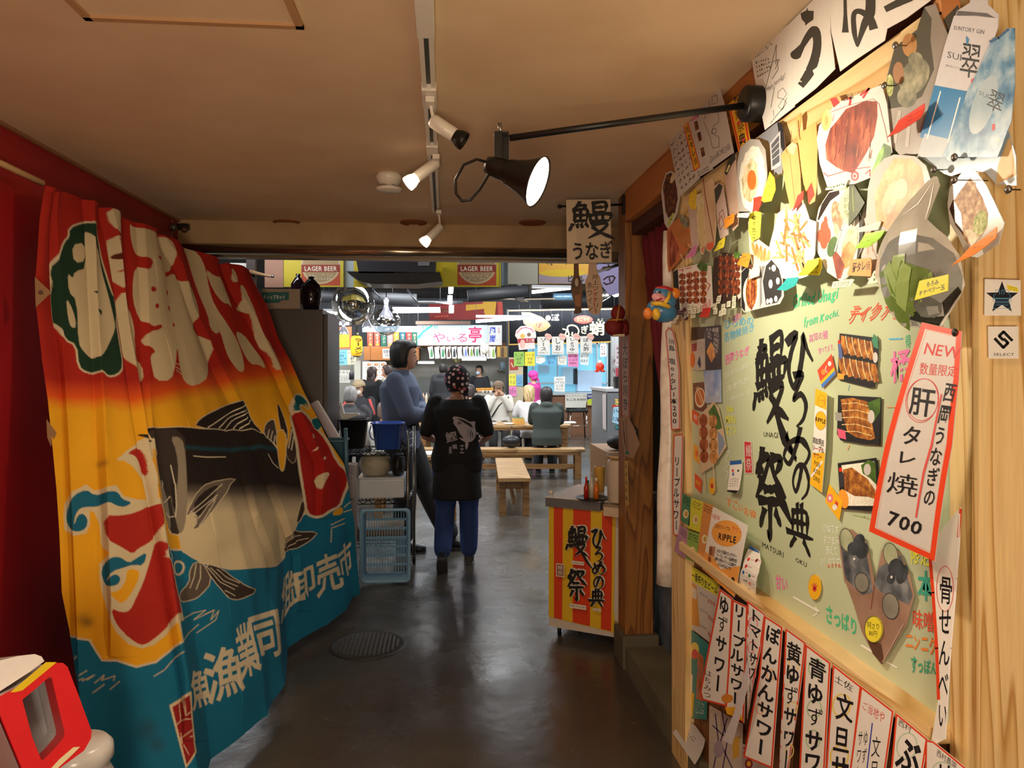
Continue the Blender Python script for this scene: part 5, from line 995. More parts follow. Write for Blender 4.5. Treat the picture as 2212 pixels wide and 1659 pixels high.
def hand(c,x,y,s,m):c.e(x,y,14*s,20*s,m); c.ls([[(x,y),(x+dx*s,y+dy*s)]for dx,dy in((-18,-30),(-6,-42),(8,-40),(20,-26),(-20,4))],6*s,m)
GS='round yellow stickers with a red hand print'
c=bcard([(212+46*math.cos(t*.393),1023+90*math.sin(t*.393))for t in range(16)],YEL2,.004,C7); hand(c,212,1035,1,REDI); c.build('sticker','oval yellow sticker with red hand print below the white chalk notes','sticker',GS)
c=bcard([(586+28*math.cos(t*.393),455+76*math.sin(t*.393))for t in range(16)],YEL2,.004,C6); hand(c,586,460,.8,REDI); c.build('sticker','oval yellow sticker with red hand print beneath the skewer cutout','sticker',GS)
c=bcard([(418,78),(475,120),(470,262),(418,212)],M('f0b03a'),.004,C6); c.e(448,165,14,30,M('e8784a')); c.build('flyer','small orange-yellow square flyer left of the skewer cutout','flyer')
c=bcard([(430,342),(492,400),(484,522),(430,462)],M('e85a38'),.004,C6); c.t('限定',[(438,390),(482,420),(480,470),(438,440)],YEL2,b=.02); c.build('flyer','small red tilted flyer under the orange-yellow one','flyer')
c=bcard([(405,1345),(464,1378),(456,1492),(405,1442)],M('e8643a'),.004,C4); c.t('旬',[(418,1385),(452,1395),(450,1450),(416,1435)],PW,b=.02); c.build('flyer','small red-orange flyer beside the top of the skewer cutout','flyer')
GPY='payment service cards on the board'
c=bcard([(752,232),(858,222),(862,300),(850,480),(835,522),(752,505)],PW,.006,C6); c.p([(752,232),(858,222),(858,258),(753,268)],BLUE); c.p([(752,490),(846,495),(835,522),(752,505)],BLK)
c.e(782,318,9,14,REDI); c.p([(822,310),(838,308),(838,326),(822,328)],INK); c.p([(780,336),(794,334),(794,362),(780,364)],BLUE); c.scrib([(765,385),(845,380),(840,465),(762,465)],GREY,4,3,dens=4); c.build('payment_card','small flat payment card with blue top, right of the skewer cutout','payment card',GPY,curl=lambda u,w:.01*w*w)
c=bcard([(950,985),(1035,1040),(1085,1130),(1102,1230),(1085,1360),(1035,1475),(865,1392),(925,1290),(965,1180),(955,1080)],PW,.012,C6)
c.p([(950,985),(1035,1040),(1045,1058),(952,1015)],BLUE); c.p([(865,1392),(880,1372),(972,1415),(960,1440)],BLK)
for x,y,m_ in((990,1110,REDI),(1052,1120,M('8a1a2a')),(990,1170,REDI),(975,1225,BLUE),(1032,1255,M('3a6a5a')),(1032,1325,M('e87a5a'))):c.e(x,y,10,16,m_); c.scrib([(x+15,y-8),(x+45,y+4),(x+45,y+18),(x+15,y+8)],M('b06a70'),1,3,dens=2)
c.scrib([(975,1285),(1015,1295),(1010,1320),(970,1310)],INK,1,3,dens=3); c.scrib([(960,1350),(1020,1370),(1010,1395),(955,1375)],BLUE,1,3,dens=4)
c.build('payment_card','curved white payment card standing on the ledge with coloured logos','payment card',GPY,curl=lambda u,w:.03*math.sin(math.pi*w))
c=bcard([(392,660),(420,605),(490,612),(580,690),(625,860),(650,1000),(680,860),(700,760),(750,705),(830,770),(900,930),(935,1080),(880,1290),(705,1575),(640,1500),(560,1350),(500,1150),(430,960),(435,1000),(405,800)],F_KRAFT,.006,C7)
c.p([(400,690),(580,700),(640,1060),(560,1080),(440,960)],F_MUSS); c.p([(680,880),(840,790),(925,1080),(900,1150),(700,1060),(650,1010)],F_MUSS)
for x,y,a,b in((450,685,52,88),(768,790,55,90)):c.e(x,y,a,b,M('6a6852'),rot=-12); c.e(x,y,a-7,b-9,MN('lime_slice',[(.3,'8f9a78'),(.7,'bcc0a0')],16,3,.4),rot=-12)
for x,y,a,b in((540,690,40,50),(500,745,45,50),(560,760,45,60),(800,880,50,65),(850,930,40,70),(770,960,30,40)):c.e(x,y,a,b,MN('dark_shell',[(.3,'1f2228'),(.7,'50555a')],20,4,.3),rot=20)
for x,y,a,b in((560,990,54,75),(768,1158,62,98)):c.e(x,y,a,b,M('4a4a44',.4),rot=-8); c.e(x,y,a-6,b-8,MN('grey_slice',[(.3,'7d7a70'),(.7,'a29d92')],10,3,.4),rot=-8)
for x,y in((505,820),(775,950)):c.e(x,y,8,10,PW)
c.l([(650,1010),(625,1180)],4,M('8a3a2a')); c.p([(600,1400),(700,1430),(720,1560),(705,1575),(640,1500)],M('5a3a2c')); c.l([(710,1560),(860,1290)],8,M('b9a08e'))
c.build('food_cutout','grey shellfish in two brown paper bags photo at the lower right','food cutout','food photo cutouts on the board')
c=bcard([(652+66*math.cos(t*.35),1325+96*math.sin(t*.35))for t in range(18)],YEL,.009,C7); c.ring(652,1325,66,96,5,M('6a6a3a')); c.t('阿さり\n80円',[(605,1265),(700,1285),(695,1390),(605,1370)],INK,j=.06); c.build('sticker','round pale yellow sticker with handwriting on the shellfish photo','sticker')
GP='collage of small photos at the left of the board'
c=bcard([(520,606),(660,590),(665,988),(525,990)],M('3b2b2a',.4),.004,C4); c.p([(535,830),(575,740),(610,800),(615,870),(580,925)],MN('flame_food',[(.3,'b06a2a'),(.6,'e8a850')],40,5,.4)); c.t('鰻の炭焼き\nひろめ',[(530,620),(650,610),(650,870),(530,750)],PWG,v=True,j=.1); c.build('photo_print','dark photo print with white lettering and orange grilled food','photo print',GP)
c=bcard([(395,612),(518,605),(520,990),(455,1000),(398,990)],M('c9bdb2',.4),.0025,C4); c.p([(395,612),(518,605),(515,710),(395,730)],M('5a4640')); c.p([(398,760),(445,750),(445,820),(398,830)],M('b05a62')); c.e(408,900,22,70,M('d8743a')); c.p([(450,930),(470,860),(485,940),(475,980)],M('4a4a6a')); c.scrib([(460,740),(515,735),(515,840),(460,845)],GREY,5,2,dens=4); c.build('photo_print','pale photo print with small orange bowl and text column','photo print',GP)
c=bcard([(510,1000),(665,988),(670,1282),(530,1290)],MN('sky_photo',[(.4,'7f97cc'),(.6,'c4cfe4')],10,4,.4),.005,C4); c.l([(555,1050),(555,1110)],4,GREY); c.p([(522,1230),(668,1215),(670,1282),(530,1290)],M('aebad4')); c.build('photo_print','pale blue sky photo print','photo print',GP)
c=bcard([(410,1110),(515,1100),(530,1290),(520,1368),(418,1345)],M('7a4a3a',.4),.003,C4); c.e(475,1240,48,90,M('e8d8c0')); c.e(475,1235,38,74,M('c9743a')); c.ls([[(440,1150),(490,1290)],[(455,1140),(505,1280)]],8,M('e8c89a')); c.build('photo_print','brown noodle bowl photo print, lowest of the collage','photo print',GP)
c=Card(PB,[(1513,900),(1530,882),(1546,867),(1557,881),(1566,922),(1572,958),(1573.6,965),(1557,990),(1545,1007),(1523,1020),(1518,1024),(1513,969)],M('d8c0a0',.5),.007)
c.p([(1535,890),(1548,872),(1560,900),(1565,925),(1550,930)],F_LEAF); c.p([(1555,930),(1568,945),(1571,960),(1558,985)],M('8a9ab4'))
for x,dx,m_ in((1524,0,'b0602e'),(1545,1,'d9a05a')):
 c.l([(x,1000),(x+4,1060)],2,M('e4cfa0'))
 for k in range(4):c.e(x+k*.6,908+k*26+dx*2,9.5,14,MN('dumpling'+m_,[(.3,'7a3a1c'),(.6,m_),(.8,'e8b878')],30,4,.4)); c.k-=1
 c.k+=1
c.build('food_cutout','two skewers of browned dumplings cutout with bare sticks','food cutout','food photo cutouts on the board')
GF='small beer flyers at the lower left corner of the board'
for out,m_,lab in(([(335,520),(415,560),(400,815),(322,765)],'4f8a62','green'),([(418,562),(526,598),(495,872),(388,832)],'d9d838','yellow'),([(312,800),(386,850),(370,1105),(262,1040)],'b98aa8','pinkish purple'),([(386,852),(492,882),(470,1150),(368,1108)],'8fb452','lime green'),([(526,600),(628,636),(590,900),(525,1190),(465,1150),(495,872)],'d9924a','orange')):
 c=wcard(out,M(m_,.5),.012,C6); x=sum(p[0]for p in out)/len(out); y=sum(p[1]for p in out)/len(out); c.e(x,y+40,26,40,M('e8e0b8')); c.e(x+4,y+40,14,24,M('c9a04a')); c.scrib([(out[0][0]+12,out[0][1]+16),(out[1][0]-10,out[1][1]+16),(out[1][0]-18,out[1][1]+90),(out[0][0]+6,out[0][1]+80)],M('33402a'),3,3,dens=5)
 c.build('beer_flyer',f'small {lab} beer flyer in the cluster at the lower left corner of the board','flyer',GF)
rp=[(630,640),(948,808),(825,1450),(530,1195)]
c=wcard(rp,PW,.018,C6); c.p([(530,1195),(560,1040),(640,1100),(700,1200),(880,1170),(825,1450)],M('f0a64a')); c.e(755,880,138,118,M('efa23a'),rot=12); c.e(755,880,130,110,M('f0a648'),rot=12)
c.t('RIPPLE',[(685,860),(850,895),(838,985),(675,945)],INK,b=.03); c.t('ひまわりリープル',[(650,785),(790,820),(785,865),(645,835)],INK,b=.01); c.t('NEW',[(630,690),(700,715),(690,780),(622,750)],REDI); c.t('サワー',[(810,800),(900,850),(890,900),(800,860)],REDI,j=.05)
c.t('ひまわり乳業のロングセラー\n「リープル」サワー乳酸菌飲料\n独特な甘味のバランスは高知で\nなじみの飲み口です',[(660,1010),(860,1070),(830,1230),(640,1160)],INK,b=.02); c.p([(600,990),(655,1000),(640,1090),(590,1075)],M('b0805a')); c.e(612,1035,14,40,M('8a5030')); c.e(600,1110,14,26,M('8a5030')); c.e(772,1290,16,24,INK); c.e(812,1300,18,30,INK); c.scrib([(650,1240),(760,1290),(755,1320),(645,1270)],REDI,1,3,dens=7)
c.build('ripple_flyer','large white and orange flyer with black lettering on orange oval at the ledge','flyer')
c=Card(planeX(.96),[(210,40),(430,175),(378,520),(235,412),(222,200)],PWG,.002,C8)
c.p([(262,60),(425,165),(412,238),(262,150)],M('dfe03a')); c.t('一番搾り生ビール',[(262,85),(420,190),(412,235),(262,145)],INK,b=.03); c.p([(215,120),(290,180),(310,420),(235,400)],MN('beer_glass',[(.3,'b87a2a'),(.6,'d89a3a'),(.8,'e8dcc0')],6,2,.3)); c.p([(225,150),(290,200),(290,260),(225,230)],M('ddd4c4'))
for i,(a,b_)in enumerate((('中ジョッキ','600'),('大ジョッキ','900'),('ピッチャー','1800'))):y=210+i*95; c.t(a,[(312,y),(355,y+26),(352,y+46),(310,y+20)],INK); c.t(b_,[(358,y+30),(404-i*12,y+62),(400-i*12,y+100),(354,y+70)],M('b8343a'))
c.build('beer_poster','beer price poster with yellow heading band under the flyers','poster','posters below the ledge')
c=Card(planeX(.96),[(252,430),(362,520),(350,965),(228,955)],M('2f8a86',.4),.004,C8)
c.e(282,560,26,50,M('e8d86a')); c.e(282,580,18,30,M('d85a5a')); c.p([(300,560),(335,600),(330,860),(290,840)],MN('bottle_print',[(.3,'1f2a3a'),(.5,'c8743a'),(.7,'3a7a9a')],14,4,.4)); c.p([(235,700),(270,700),(262,900),(232,920)],PW); c.p([(245,800),(280,810),(270,950),(240,950)],M('e8c43a')); c.scrib([(295,850),(340,870),(335,940),(290,930)],PW,4,3,dens=4)
c.build('drink_poster','teal drinks poster with bottles and yellow fruit near the floor','poster','posters below the ledge')
c=Card(planeX(.96),[(225,950),(290,1000),(350,1082),(330,1228),(200,1040)],PWG,.009,C8); c.t('100',[(248,1020),(305,1060),(300,1110),(244,1070)],INK); c.build('price_paper','curled white paper reading 100 hanging below the teal poster','paper',curl=lambda u,w:.03*w*w)
c=Card(planeX(.96),[(365,880),(562,990),(556,1290),(362,1290)],M('cdbfae',.5),.002,C8); c.ls([[(400,930),(420,1100),(390,1250)],[(440,920),(470,1100),(440,1280)],[(470,960),(430,1100),(500,1250)],[(385,1000),(450,1060)]],[8,14,6][0],M('5a4a78')); c.p([(500,1080),(545,1060),(540,1180),(505,1200)],M('d8a83a')); c.e(420,1140,30,50,M('a89aa8')); c.build('ink_poster','beige poster with purple ink strokes low under the strips','poster','posters below the ledge')
c=Card(planeX(.96),[(562,1105),(720,1190),(720,1290),(556,1290)],M('b9a8a0',.5),.003,C8); c.ls([[(570,1130),(590,1150)],[(570,1160),(600,1180)],[(640,1190),(670,1220)]],10,M('a8343a')); c.e(600,1225,24,30,M('8a2a3a')); c.e(600,1225,12,16,YEL2); c.build('small_poster','faded poster with red dashes at the very bottom beside the beige one','poster','posters below the ledge')
GH='red bordered menu strips hanging under the ledge'
def strip(out,d,txt,lab,tq,extra=None,b=.04,f=C8,curl=None,m=None,w=10,pl=None,g=GH,tc=None):
 c=Card(pl or planeX(.905),out,m or PW,d,f); c.frame(out,w,OR); ins=c
 if extra:extra(c)
 if txt:c.t(txt,tq,tc or INK,v=True,b=b,j=.05)
 return c.build('menu_strip',lab,'menu strip',g,curl=curl,cuts=10)
tint=lambda m_,L_:(lambda c:[c.ring(x,y,r,r*1.3,7,M(m_,.6))for x,y,r in L_])
strip([(430,195),(508,252),(497,890),(345,850),(332,800)],.004,'ゆずサワー','narrow strip with yuzu sour lettering, first under the ledge',[(435,215),(492,260),(480,820),(390,790)],lambda c:c.t('はちみつ',[(352,660),(400,680),(400,850),(350,830)],INK,v=True),curl=lambda u,w:.012*w)
strip([(512,258),(602,300),(600,985),(490,905)],.007,'リープルサワー','strip with small orange discs at its foot, second under the ledge',[(520,270),(595,310),(592,900),(500,860)],lambda c:(c.e(500,840,34,26,M('d88a2a')),c.p([(490,890),(570,890),(595,970),(500,930)],YEL2)),curl=lambda u,w:.012*w)
strip([(604,262),(712,345),(690,560),(640,900),(604,960)],.010,'トマトサワー','twisted strip with pink circles, third under the ledge',[(612,290),(700,350),(660,800),(612,820)],tint('e8909a',[(640,400,30),(635,540,28),(650,700,28)]),curl=lambda u,w:.05*w*w*u)
c=Card(planeX(.905),[(700,560),(690,760),(640,940),(590,1110),(532,1082),(600,930),(650,760)],M('cfc8cc',.5),.05,C8); c.build('strip_back','pale grey back of a twisted paper strip beside the ponkan sour strip','paper')
strip([(715,352),(824,420),(780,1252),(608,1182),(690,700)],.014,'ぽんかんサワー','strip with ponkan sour lettering and orange tinges',[(725,390),(812,440),(770,1210),(650,1140)],tint('efb888',[(760,700,26),(700,900,26)]),curl=lambda u,w:.01*w)
strip([(828,425),(948,512),(912,900),(880,1290),(790,1290),(810,900)],.008,'黄ゆずサワー','strip with yellow circles and one black dot, folded at one side',[(835,480),(930,530),(905,1260),(810,1260)],lambda c:([c.ring(880,y,34,44,7,M('ecd47a'))for y in(640,900,1150)],c.e(872,722,18,18,M('3a4a1a'))),curl=lambda u,w:.04*w*w*u)
strip([(956,520),(1106,630),(1092,1300),(944,1300)],.012,'青ゆずサワー','strip with green circles behind the black letters',[(975,580),(1085,640),(1075,1420),(965,1420)],tint('a8cfa0',[(1020,660,44),(1020,900,44),(1020,1080,44)]),curl=lambda u,w:.012*w)
strip([(1110,640),(1278,770),(1242,1300),(1094,1300)],.008,'文旦サワー','strip with large yellow circles and small heading above big letters',[(1130,790),(1240,830),(1225,1700),(1115,1700)],lambda c:(c.t('土佐',[(1120,690),(1235,760),(1230,810),(1120,745)],INK),[c.ring(1170,y,56,70,9,M('eccf62'))for y in(880,1180)]),curl=lambda u,w:.012*w)
strip([(1286,766),(1482,915),(1445,1300),(1240,1300)],.012,None,'strip with red handwriting at top and blue centre line',None,lambda c:(c.t('ご当地や',[(1300,850),(1440,920),(1425,1000),(1295,900)],REDI),c.l([(1362,985),(1340,1300)],7,M('2a3fb0')),c.t('ゆず\nサワー',[(1285,1020),(1345,1020),(1335,1330),(1270,1330)],INK,v=True),c.t('文旦',[(1365,1050),(1420,1060),(1410,1330),(1355,1330)],INK,v=True)),curl=lambda u,w:.01*w)
strip([(1484,925),(1672,1078),(1655,1300),(1478,1300)],.008,'ぶどう','strip with huge letters and pale green circles',[(1510,1040),(1650,1090),(1640,1700),(1490,1700)],lambda c:(c.t('西村',[(1500,950),(1580,1010),(1575,1050),(1500,1000)],INK),[c.ring(1560,y,60,80,7,M('b4cfb0'))for y in(1120,)]),curl=lambda u,w:.01*w)
strip([(1672,1082),(1720,1092),(1940,1270),(1940,1300),(1668,1300)],.012,'柚子','strip nearest the viewer, only its top corner in view',[(1730,1200),(1850,1220),(1850,1700),(1710,1700)],lambda c:(c.t('西村農園',[(1740,1130),(1860,1220),(1855,1260),(1735,1180)],INK),c.ring(1770,1260,60,50,7,M('b4cfb0'))))
sp=[(1997,696),(2087,716),(2091,820),(2087,960),(2049.6,1211.7),(1904,1147),(1939.6,960)]
c=Card(planeX(.885),sp,PWG,.004); c.frame(sp,12,OR); c.frame([(2010,712),(2078,728),(2080,820),(2075,955),(2041,1192),(1921,1140),(1952,960)],1,M('d88a7a'))
c.t('NEW',[G5(1285,555),G5(1625,600),G5(1625,760),G5(1275,710)],M('cf3a3a'),j=.03,b=.01,sl=.05); c.t('数量限定',[G5(1255,750),G5(1610,790),G5(1600,900),G5(1255,880)],M('cf3a3a'))
a=G5(1305,1100); c.ring(a[0],a[1],36,48,1.3,M('cf3a3a')); c.ring(a[0]+2,a[1]-2,35,46,1.1,M('cf3a3a')); c.t('肝',[G5(1195,960),G5(1440,990),G5(1420,1290),G5(1185,1250)],INK,b=.012,j=.02)
c.t('タ',[G5(1150,1310),G5(1340,1330),G5(1320,1530),G5(1130,1510)],INK,b=.015); c.t('レ',[G7(880,30),G7(1040,50),G7(1030,160),G7(870,145)],INK,b=.015); c.t('焼',[G7(820,180),G7(1060,220),G7(1040,400),G7(800,360)],INK,b=.02); c.t('700',[G7(830,440),G7(1090,540),G7(1070,680),G7(810,600)],INK,b=.02,sl=.1)
c.t('西岡うなぎの',[G5(1510,920),G5(1625,940),G7(1170,450),G7(1070,450)],INK,v=True,b=.012,j=.03); c.l([G5(1480,1045),G5(1420,1500),G7(1085,200),G7(1030,520)],[3,5,5,4],M('d8504a'))
c.build('menu_strip','largest red bordered strip reading NEW with a circled character, over the board','menu strip','long strips at the right of the board',curl=lambda u,w:.02*w+.01*math.sin(3*w))
sp=[(2007,1195),(2040,1140),(2079,1096),(2076,1180),(2070,1250),(2058,1400),(2046,1596),(2013,1613),(2030,1512),(2025,1347),(2013,1240)]
c=Card(planeX(.9),sp,PW,.002); c.l([(2012,1197),(2019,1280),(2027,1400),(2031,1510)],7,OR); c.l([(2079,1100),(2074,1160)],6,OR); a=G7(1145,1035); c.ring(a[0],a[1],19,50,1.5,REDI)
c.t('骨せんべい',[G7(1100,920),G7(1210,940),G7(1160,2050),G7(1090,2050)],INK,v=True,b=.01); c.l([(2077,1110),(2071,1250),(2058,1400),(2046,1596)],3,M('f4f2ee')); c.build('menu_strip','narrow strip curling behind the NEW strip, its white edge turned out','menu strip','long strips at the right of the board')
w=onX(2073,718,.885); MB().lathe([(0,0),(.006,.001),(.007,.004),(.0,.006)],BLK,w-Vector((.006,0,0)),(-1,0,0),12,caps=False).build('push_pin',label='dark pin at the top corner of the NEW strip',cat='pin',group='pins in the cutouts')
PY=planeY(1.205)
c=Card(PY,[(1766,12),(2085,22),(2088,340),(1763,340)],PW,.001,C5)
st=[]
for k in range(10):
 r=150 if k%2==0 else 62; t=-math.pi/2+k*math.pi/5; st.append((1918+r*math.cos(t),182+r*math.sin(t)))
c.p(st,M('141a26')); LB=M('5fa2d0')
c.ls([[(1845,150),(1845,190),(1990,190),(1990,150)],[(1860,150),(1860,110),(1895,110),(1895,150)],[(1915,150),(1915,110),(1935,110),(1935,150)],[(1945,110),(1975,110),(1975,150)],[(1838,185),(2000,185),(2000,212),(1838,212),(1838,185)],[(1860,225),(1980,225)],[(1862,245),(1975,245)],[(1840,270),(1845,230)],[(1845,275),(1995,275),(1990,230)]],4,LB)
c.p([(1958,62),(2060,90),(2065,130),(1970,110)],YEL); c.scrib([(1965,68),(2055,95),(2055,122),(1968,105)],INK,2,2,dens=6)
c.build('sticker','square white sticker with dark star and blue line emblem on pine','sticker','square stickers on the pine post')
c=Card(PY,[(1795,437),(2064,437),(2066,724),(1800,725)],PW,.001,C5)
c.l([(2008,562),(1932,484),(1892,522),(1928,558)],26,INK); c.l([(1854,546),(1930,626),(1972,584),(1936,550)],26,INK)
c.t('SELECT',(1840,668,2030,706),INK); c.build('sticker','square white sticker with black arrow emblem and word SELECT','sticker','square stickers on the pine post')
P93=planeX(.925)
strip([(165,650),(195,612),(235,640),(262,760),(292,1000),(298,1522),(218,1532),(205,1100)],.004,'焼鳥 塩orタレ1本200','narrow strip with black skewer prices, upper one on the frame post',[(190,700),(250,720),(290,1480),(215,1480)],b=.02,f=C4,w=9,pl=P93,g='narrow strips on the frame post')
strip([(240,0),(325,-10),(318,300),(302,912),(236,890),(228,500)],.004,'リープルサワー','narrow strip with sour lettering, lower one on the frame post',[(240,180),(300,190),(290,860),(235,850)],b=.02,f=C6,w=9,pl=P93,g='narrow strips on the frame post')
# ================================================================ THINGS IN THE PASSAGE
C9=(1160,960,3.608); C10=(1160,420,4.879)
def g9(x,y):return(1160+x/3.608,960+y/3.608)
FL,FR=P(1186,1375,4.36),P(1369,1408,4.13); FL.z=FR.z=0
ca=(FR-FL).normalized(); cn=Vector((ca.y,-ca.x,0)); CWH=M('cfc4b6',.35)
CP=Plane(FL,cn)
root=empty('corner_counter',(FL+FR)/2,'white corner counter with grey edge and striped poster standing by the wooden post','counter')
dep=-cn*.52
def slab(mb,z0,z1,a0,a1,d0,d1,m):
 p=[FL+ca*a0+cn*d0,FL+ca*a1+cn*d0,FL+ca*a1+cn*d1,FL+ca*a0+cn*d1]; mb.prism([q+Vector((0,0,z0))for q in p],(0,0,z1-z0),m)
Wc=(FR-FL).length
mb=MB(); slab(mb,.055,.762,0,Wc-.0,0,-.42,CWH); mb.build('body',root)
mb=MB(); slab(mb,.762,.815,-.015,Wc-.19,.02,-.50,M('6a6a6c',.35)); slab(mb,.815,.819,-.015,Wc-.19,.02,-.50,M('e9e2d6',.25)); slab(mb,.762,.812,Wc-.19,Wc,-.05,-.50,M('dcd2c4',.3)); mb.build('worktop',root)
for i,(a,d)in enumerate(((.05,-.04),(Wc-.06,-.04),(.05,-.38),(Wc-.06,-.38))):MB().lathe([(.012,0),(.012,.056)],BK2,FL+ca*a+cn*d,n=10).build('leg',root)
q=FL+ca*(Wc-.095)+cn*.035
mb=MB(); mb.prism([FL+ca*(Wc-.175)+cn*.02+Vector((0,0,.752)),FL+ca*(Wc-.15)+cn*.08+Vector((0,0,.752)),FL+ca*(Wc-.02)+cn*.085+Vector((0,0,.752)),FL+ca*(Wc+.0)+cn*.0+Vector((0,0,.752)),FL+ca*(Wc-.0)-cn*.045+Vector((0,0,.752)),FL+ca*(Wc-.185)-cn*.045+Vector((0,0,.752))],(0,0,.05),M('cbb49a',.4)); mb.build('side_shelf',root,label='rounded tan side shelf')
po=[(95,462),(616,528),(612,700),(604,1000),(598,1280),(612,1400),(610,1468),(92,1340)]
c=Card(CP,po,M('e2b923',.5),.003,C9)
for t0,t1,b0,b1 in((133,205,135,198),(285,422,280,415),(510,590,500,580)):c.p([(t0,464+t0*.118),(t1,456+t1*.122),(b1,1318+b1*.235),(b0,1318+b0*.235)],M('d8421c',.5))
WO=M('e8dcc8',.5)
for w_,m_ in((.27,WO),(.175,BLK)):
 for ch,qd in(('鰻',[(255,640),(400,640),(400,880),(235,880)]),('祭',[(245,970),(395,975),(395,1215),(245,1210)]),('ひ',[(430,645),(545,640),(550,800),(440,800)]),('ろ',[(450,790),(530,790),(535,905),(450,905)]),('め',[(440,900),(545,900),(545,1010),(440,1010)]),('の',[(450,1010),(535,1010),(530,1120),(450,1120)]),('典',[(420,1115),(540,1120),(535,1265),(420,1260)])):
  c.brush(ch,qd,m_,w_*(1.15 if ch in 'ひろめの' else 1)); c.k-=1
 c.l([(360,830),(400,900),(450,965)],[26,30,12]if m_==WO else[14,20,5],m_)
c.rect(285,895,380,935,WO); c.t('UNAGI',(290,900,375,930),BLK); c.rect(268,1225,398,1280,WO); c.t('MATSURI',(272,1232,394,1272),BLK); c.rect(450,1262,515,1292,WO); c.t('OKU',(455,1266,510,1290),BLK)
c.rect(165,915,228,1025,WO); c.rect(171,923,222,1017,M('8a4a3a')); c.t('鰻祭',(174,926,219,1014),WO,v=True,b=.02)
c.build('striped_poster',parent=root,label='yellow and red striped poster with black brush lettering')
pc=P(1329,1090,4.22); pz=.814
pc=FL+ca*(Wc-.095)-cn*.06; root=empty('ceramic_pot',Vector((pc.x,pc.y,pz)),'cream cylindrical pot on the corner counter against the wooden post','pot')
MB().lathe([(0,0),(.072,0),(.076,.006),(.077,.225),(.070,.238),(.06,.24),(.0,.24)],M('cdbcaa',.3),(pc.x,pc.y,pz),n=32).build('body',root)
MB().lathe([(.0,.0),(.050,.0),(.075,.012),(.083,.024),(.078,.024),(.05,.008),(.0,.006)],M('d8b989',.5),(pc.x-.004,pc.y,pz+.241),n=32,caps=False).build('wicker_tray',label='pale shallow oval tray lying on top of the cream pot',cat='tray')
tcn=P(1285,1078,4.25)
MB().lathe([(0,0),(.085,0),(.098,.010),(.094,.010),(.082,.004),(0,.004)],BK2,(tcn.x-.01,tcn.y+.02,.820),n=32,caps=False).build('round_tray',label='black round tray carrying the sauce bottles on the corner counter',cat='tray')
GBo='sauce bottles on the black tray'
for px,dy,r,h,col,cap,lab in((1267,0,.014,.125,'b02818','d83a28','red sauce bottle with bright red cap, leftmost on the black tray'),(1273,.035,.013,.10,'7a8a3a','2a2a20','small olive green bottle on the black tray'),(1281,.03,.017,.145,'c9c4b4','b9b4a4','clear glass bottle with metal top on the black tray'),(1288,-.01,.016,.12,'d8742a','e8dcc0','orange dressing bottle on the black tray'),(1294,.05,.012,.09,'b8a878','8a8070','slim pale bottle at the right end of the black tray')):
 w=P(px,1078,4.25); x,y=w.x-.002,w.y+dy
 MB().lathe([(0,0),(r,0),(r,h*.5),(r*.45,h*.72),(r*.4,h*.86)],M(col,.15),(x,y,.8255),n=16).lathe([(r*.5,h*.85),(r*.5,h),(0,h)],M(cap,.3),(x,y,.8255),n=14).build('sauce_bottle',label=lab,cat='bottle',group=GBo)
w=P(1295,1060,4.55); MB().lathe([(0,0),(.030,0),(.033,.14),(.036,.15),(.028,.15),(.027,.01)],M('d8a84a',.2),(w.x,w.y,.82),n=20).build('tall_cup',label='tall amber cup standing behind the black tray',cat='cup')
w=P(1190,1068,4.45); MB().lathe([(0,0),(.014,0),(.016,.012),(.006,.02),(0,.022)],M('e8e0d0',.3),(w.x,w.y,.820),n=14).build('salt_dish',label='tiny white dish on the left corner of the counter top',cat='dish')
PS=planeY(3.79)
zr=onY(1300,445,3.80)
root=MB().tube([onY(1348,442,3.81),onY(1210,446,3.81)],.006,BK2,10).ball(onY(1209,446,3.81),.012,BK2,12).box(onY(1348,442,3.81),(.02,.03,.10),BK2).build('sign_rod',label='black rod with ball end sticking out of the wooden post',cat='rod')
c=Card(PS,[(303,62),(768,58),(778,720),(540,724),(312,738)],M('d3bfa2',.7),.012,C10)
c.brush('鰻',[(360,95),(770,90),(790,500),(345,500)],BLK,.115); c.t('うなぎ',[(345,500),(790,495),(790,710),(350,720)],BLK,b=.02,j=.03)
c.build('cloth_sign','beige hanging cloth sign with black brush characters by the post','cloth sign',curl=lambda u,w:.006*math.sin(8*u)*w,cuts=8)
c=Card(planeY(3.80),[(545,700),(620,700),(628,800),(665,880),(685,1000),(685,1180),(650,1262),(600,1272),(545,1240),(520,1120),(505,920),(535,850)],M('c9ab90',.6),.006,C10)
c.t('井上ワイナリー',[(570,840),(650,840),(660,1260),(580,1260)],BLK,v=True,b=-.005); c.t('赤ワイン',[(520,920),(580,920),(590,1240),(530,1240)],BLK,v=True); c.l([(600,1000),(605,1240)],5,REDI)
c.build('paddle_sign','bottle-shaped beige sign with vertical handwriting hanging below the cloth sign','paddle sign')
c=Card(planeY(3.80),[(385,705),(435,705),(440,850),(470,930),(478,1060),(465,1200),(470,1245),(430,1262),(385,1258),(400,1180),(365,1060),(360,920),(385,850)],MN('dark_fish_skin',[(.3,'2a1c12'),(.55,'6a4a30'),(.75,'a58a70')],18,4,.4,(1,1,.5)),.006,C10)
c.e(415,930,20,44,M('b9aa96')); c.p([(395,1070),(450,1050),(460,1180),(400,1180)],M('9a6a48')); c.build('bottle_sign','dark brown bottle-shaped cutout hanging left of the paddle sign','cutout')
PP=planeX(.943)
q=P(1335,700,3.80)
root=empty('cloth_charm',q+Vector((0,0,-.06)),'dark red stuffed cloth charm hung at the post beside the black signboard','charm')
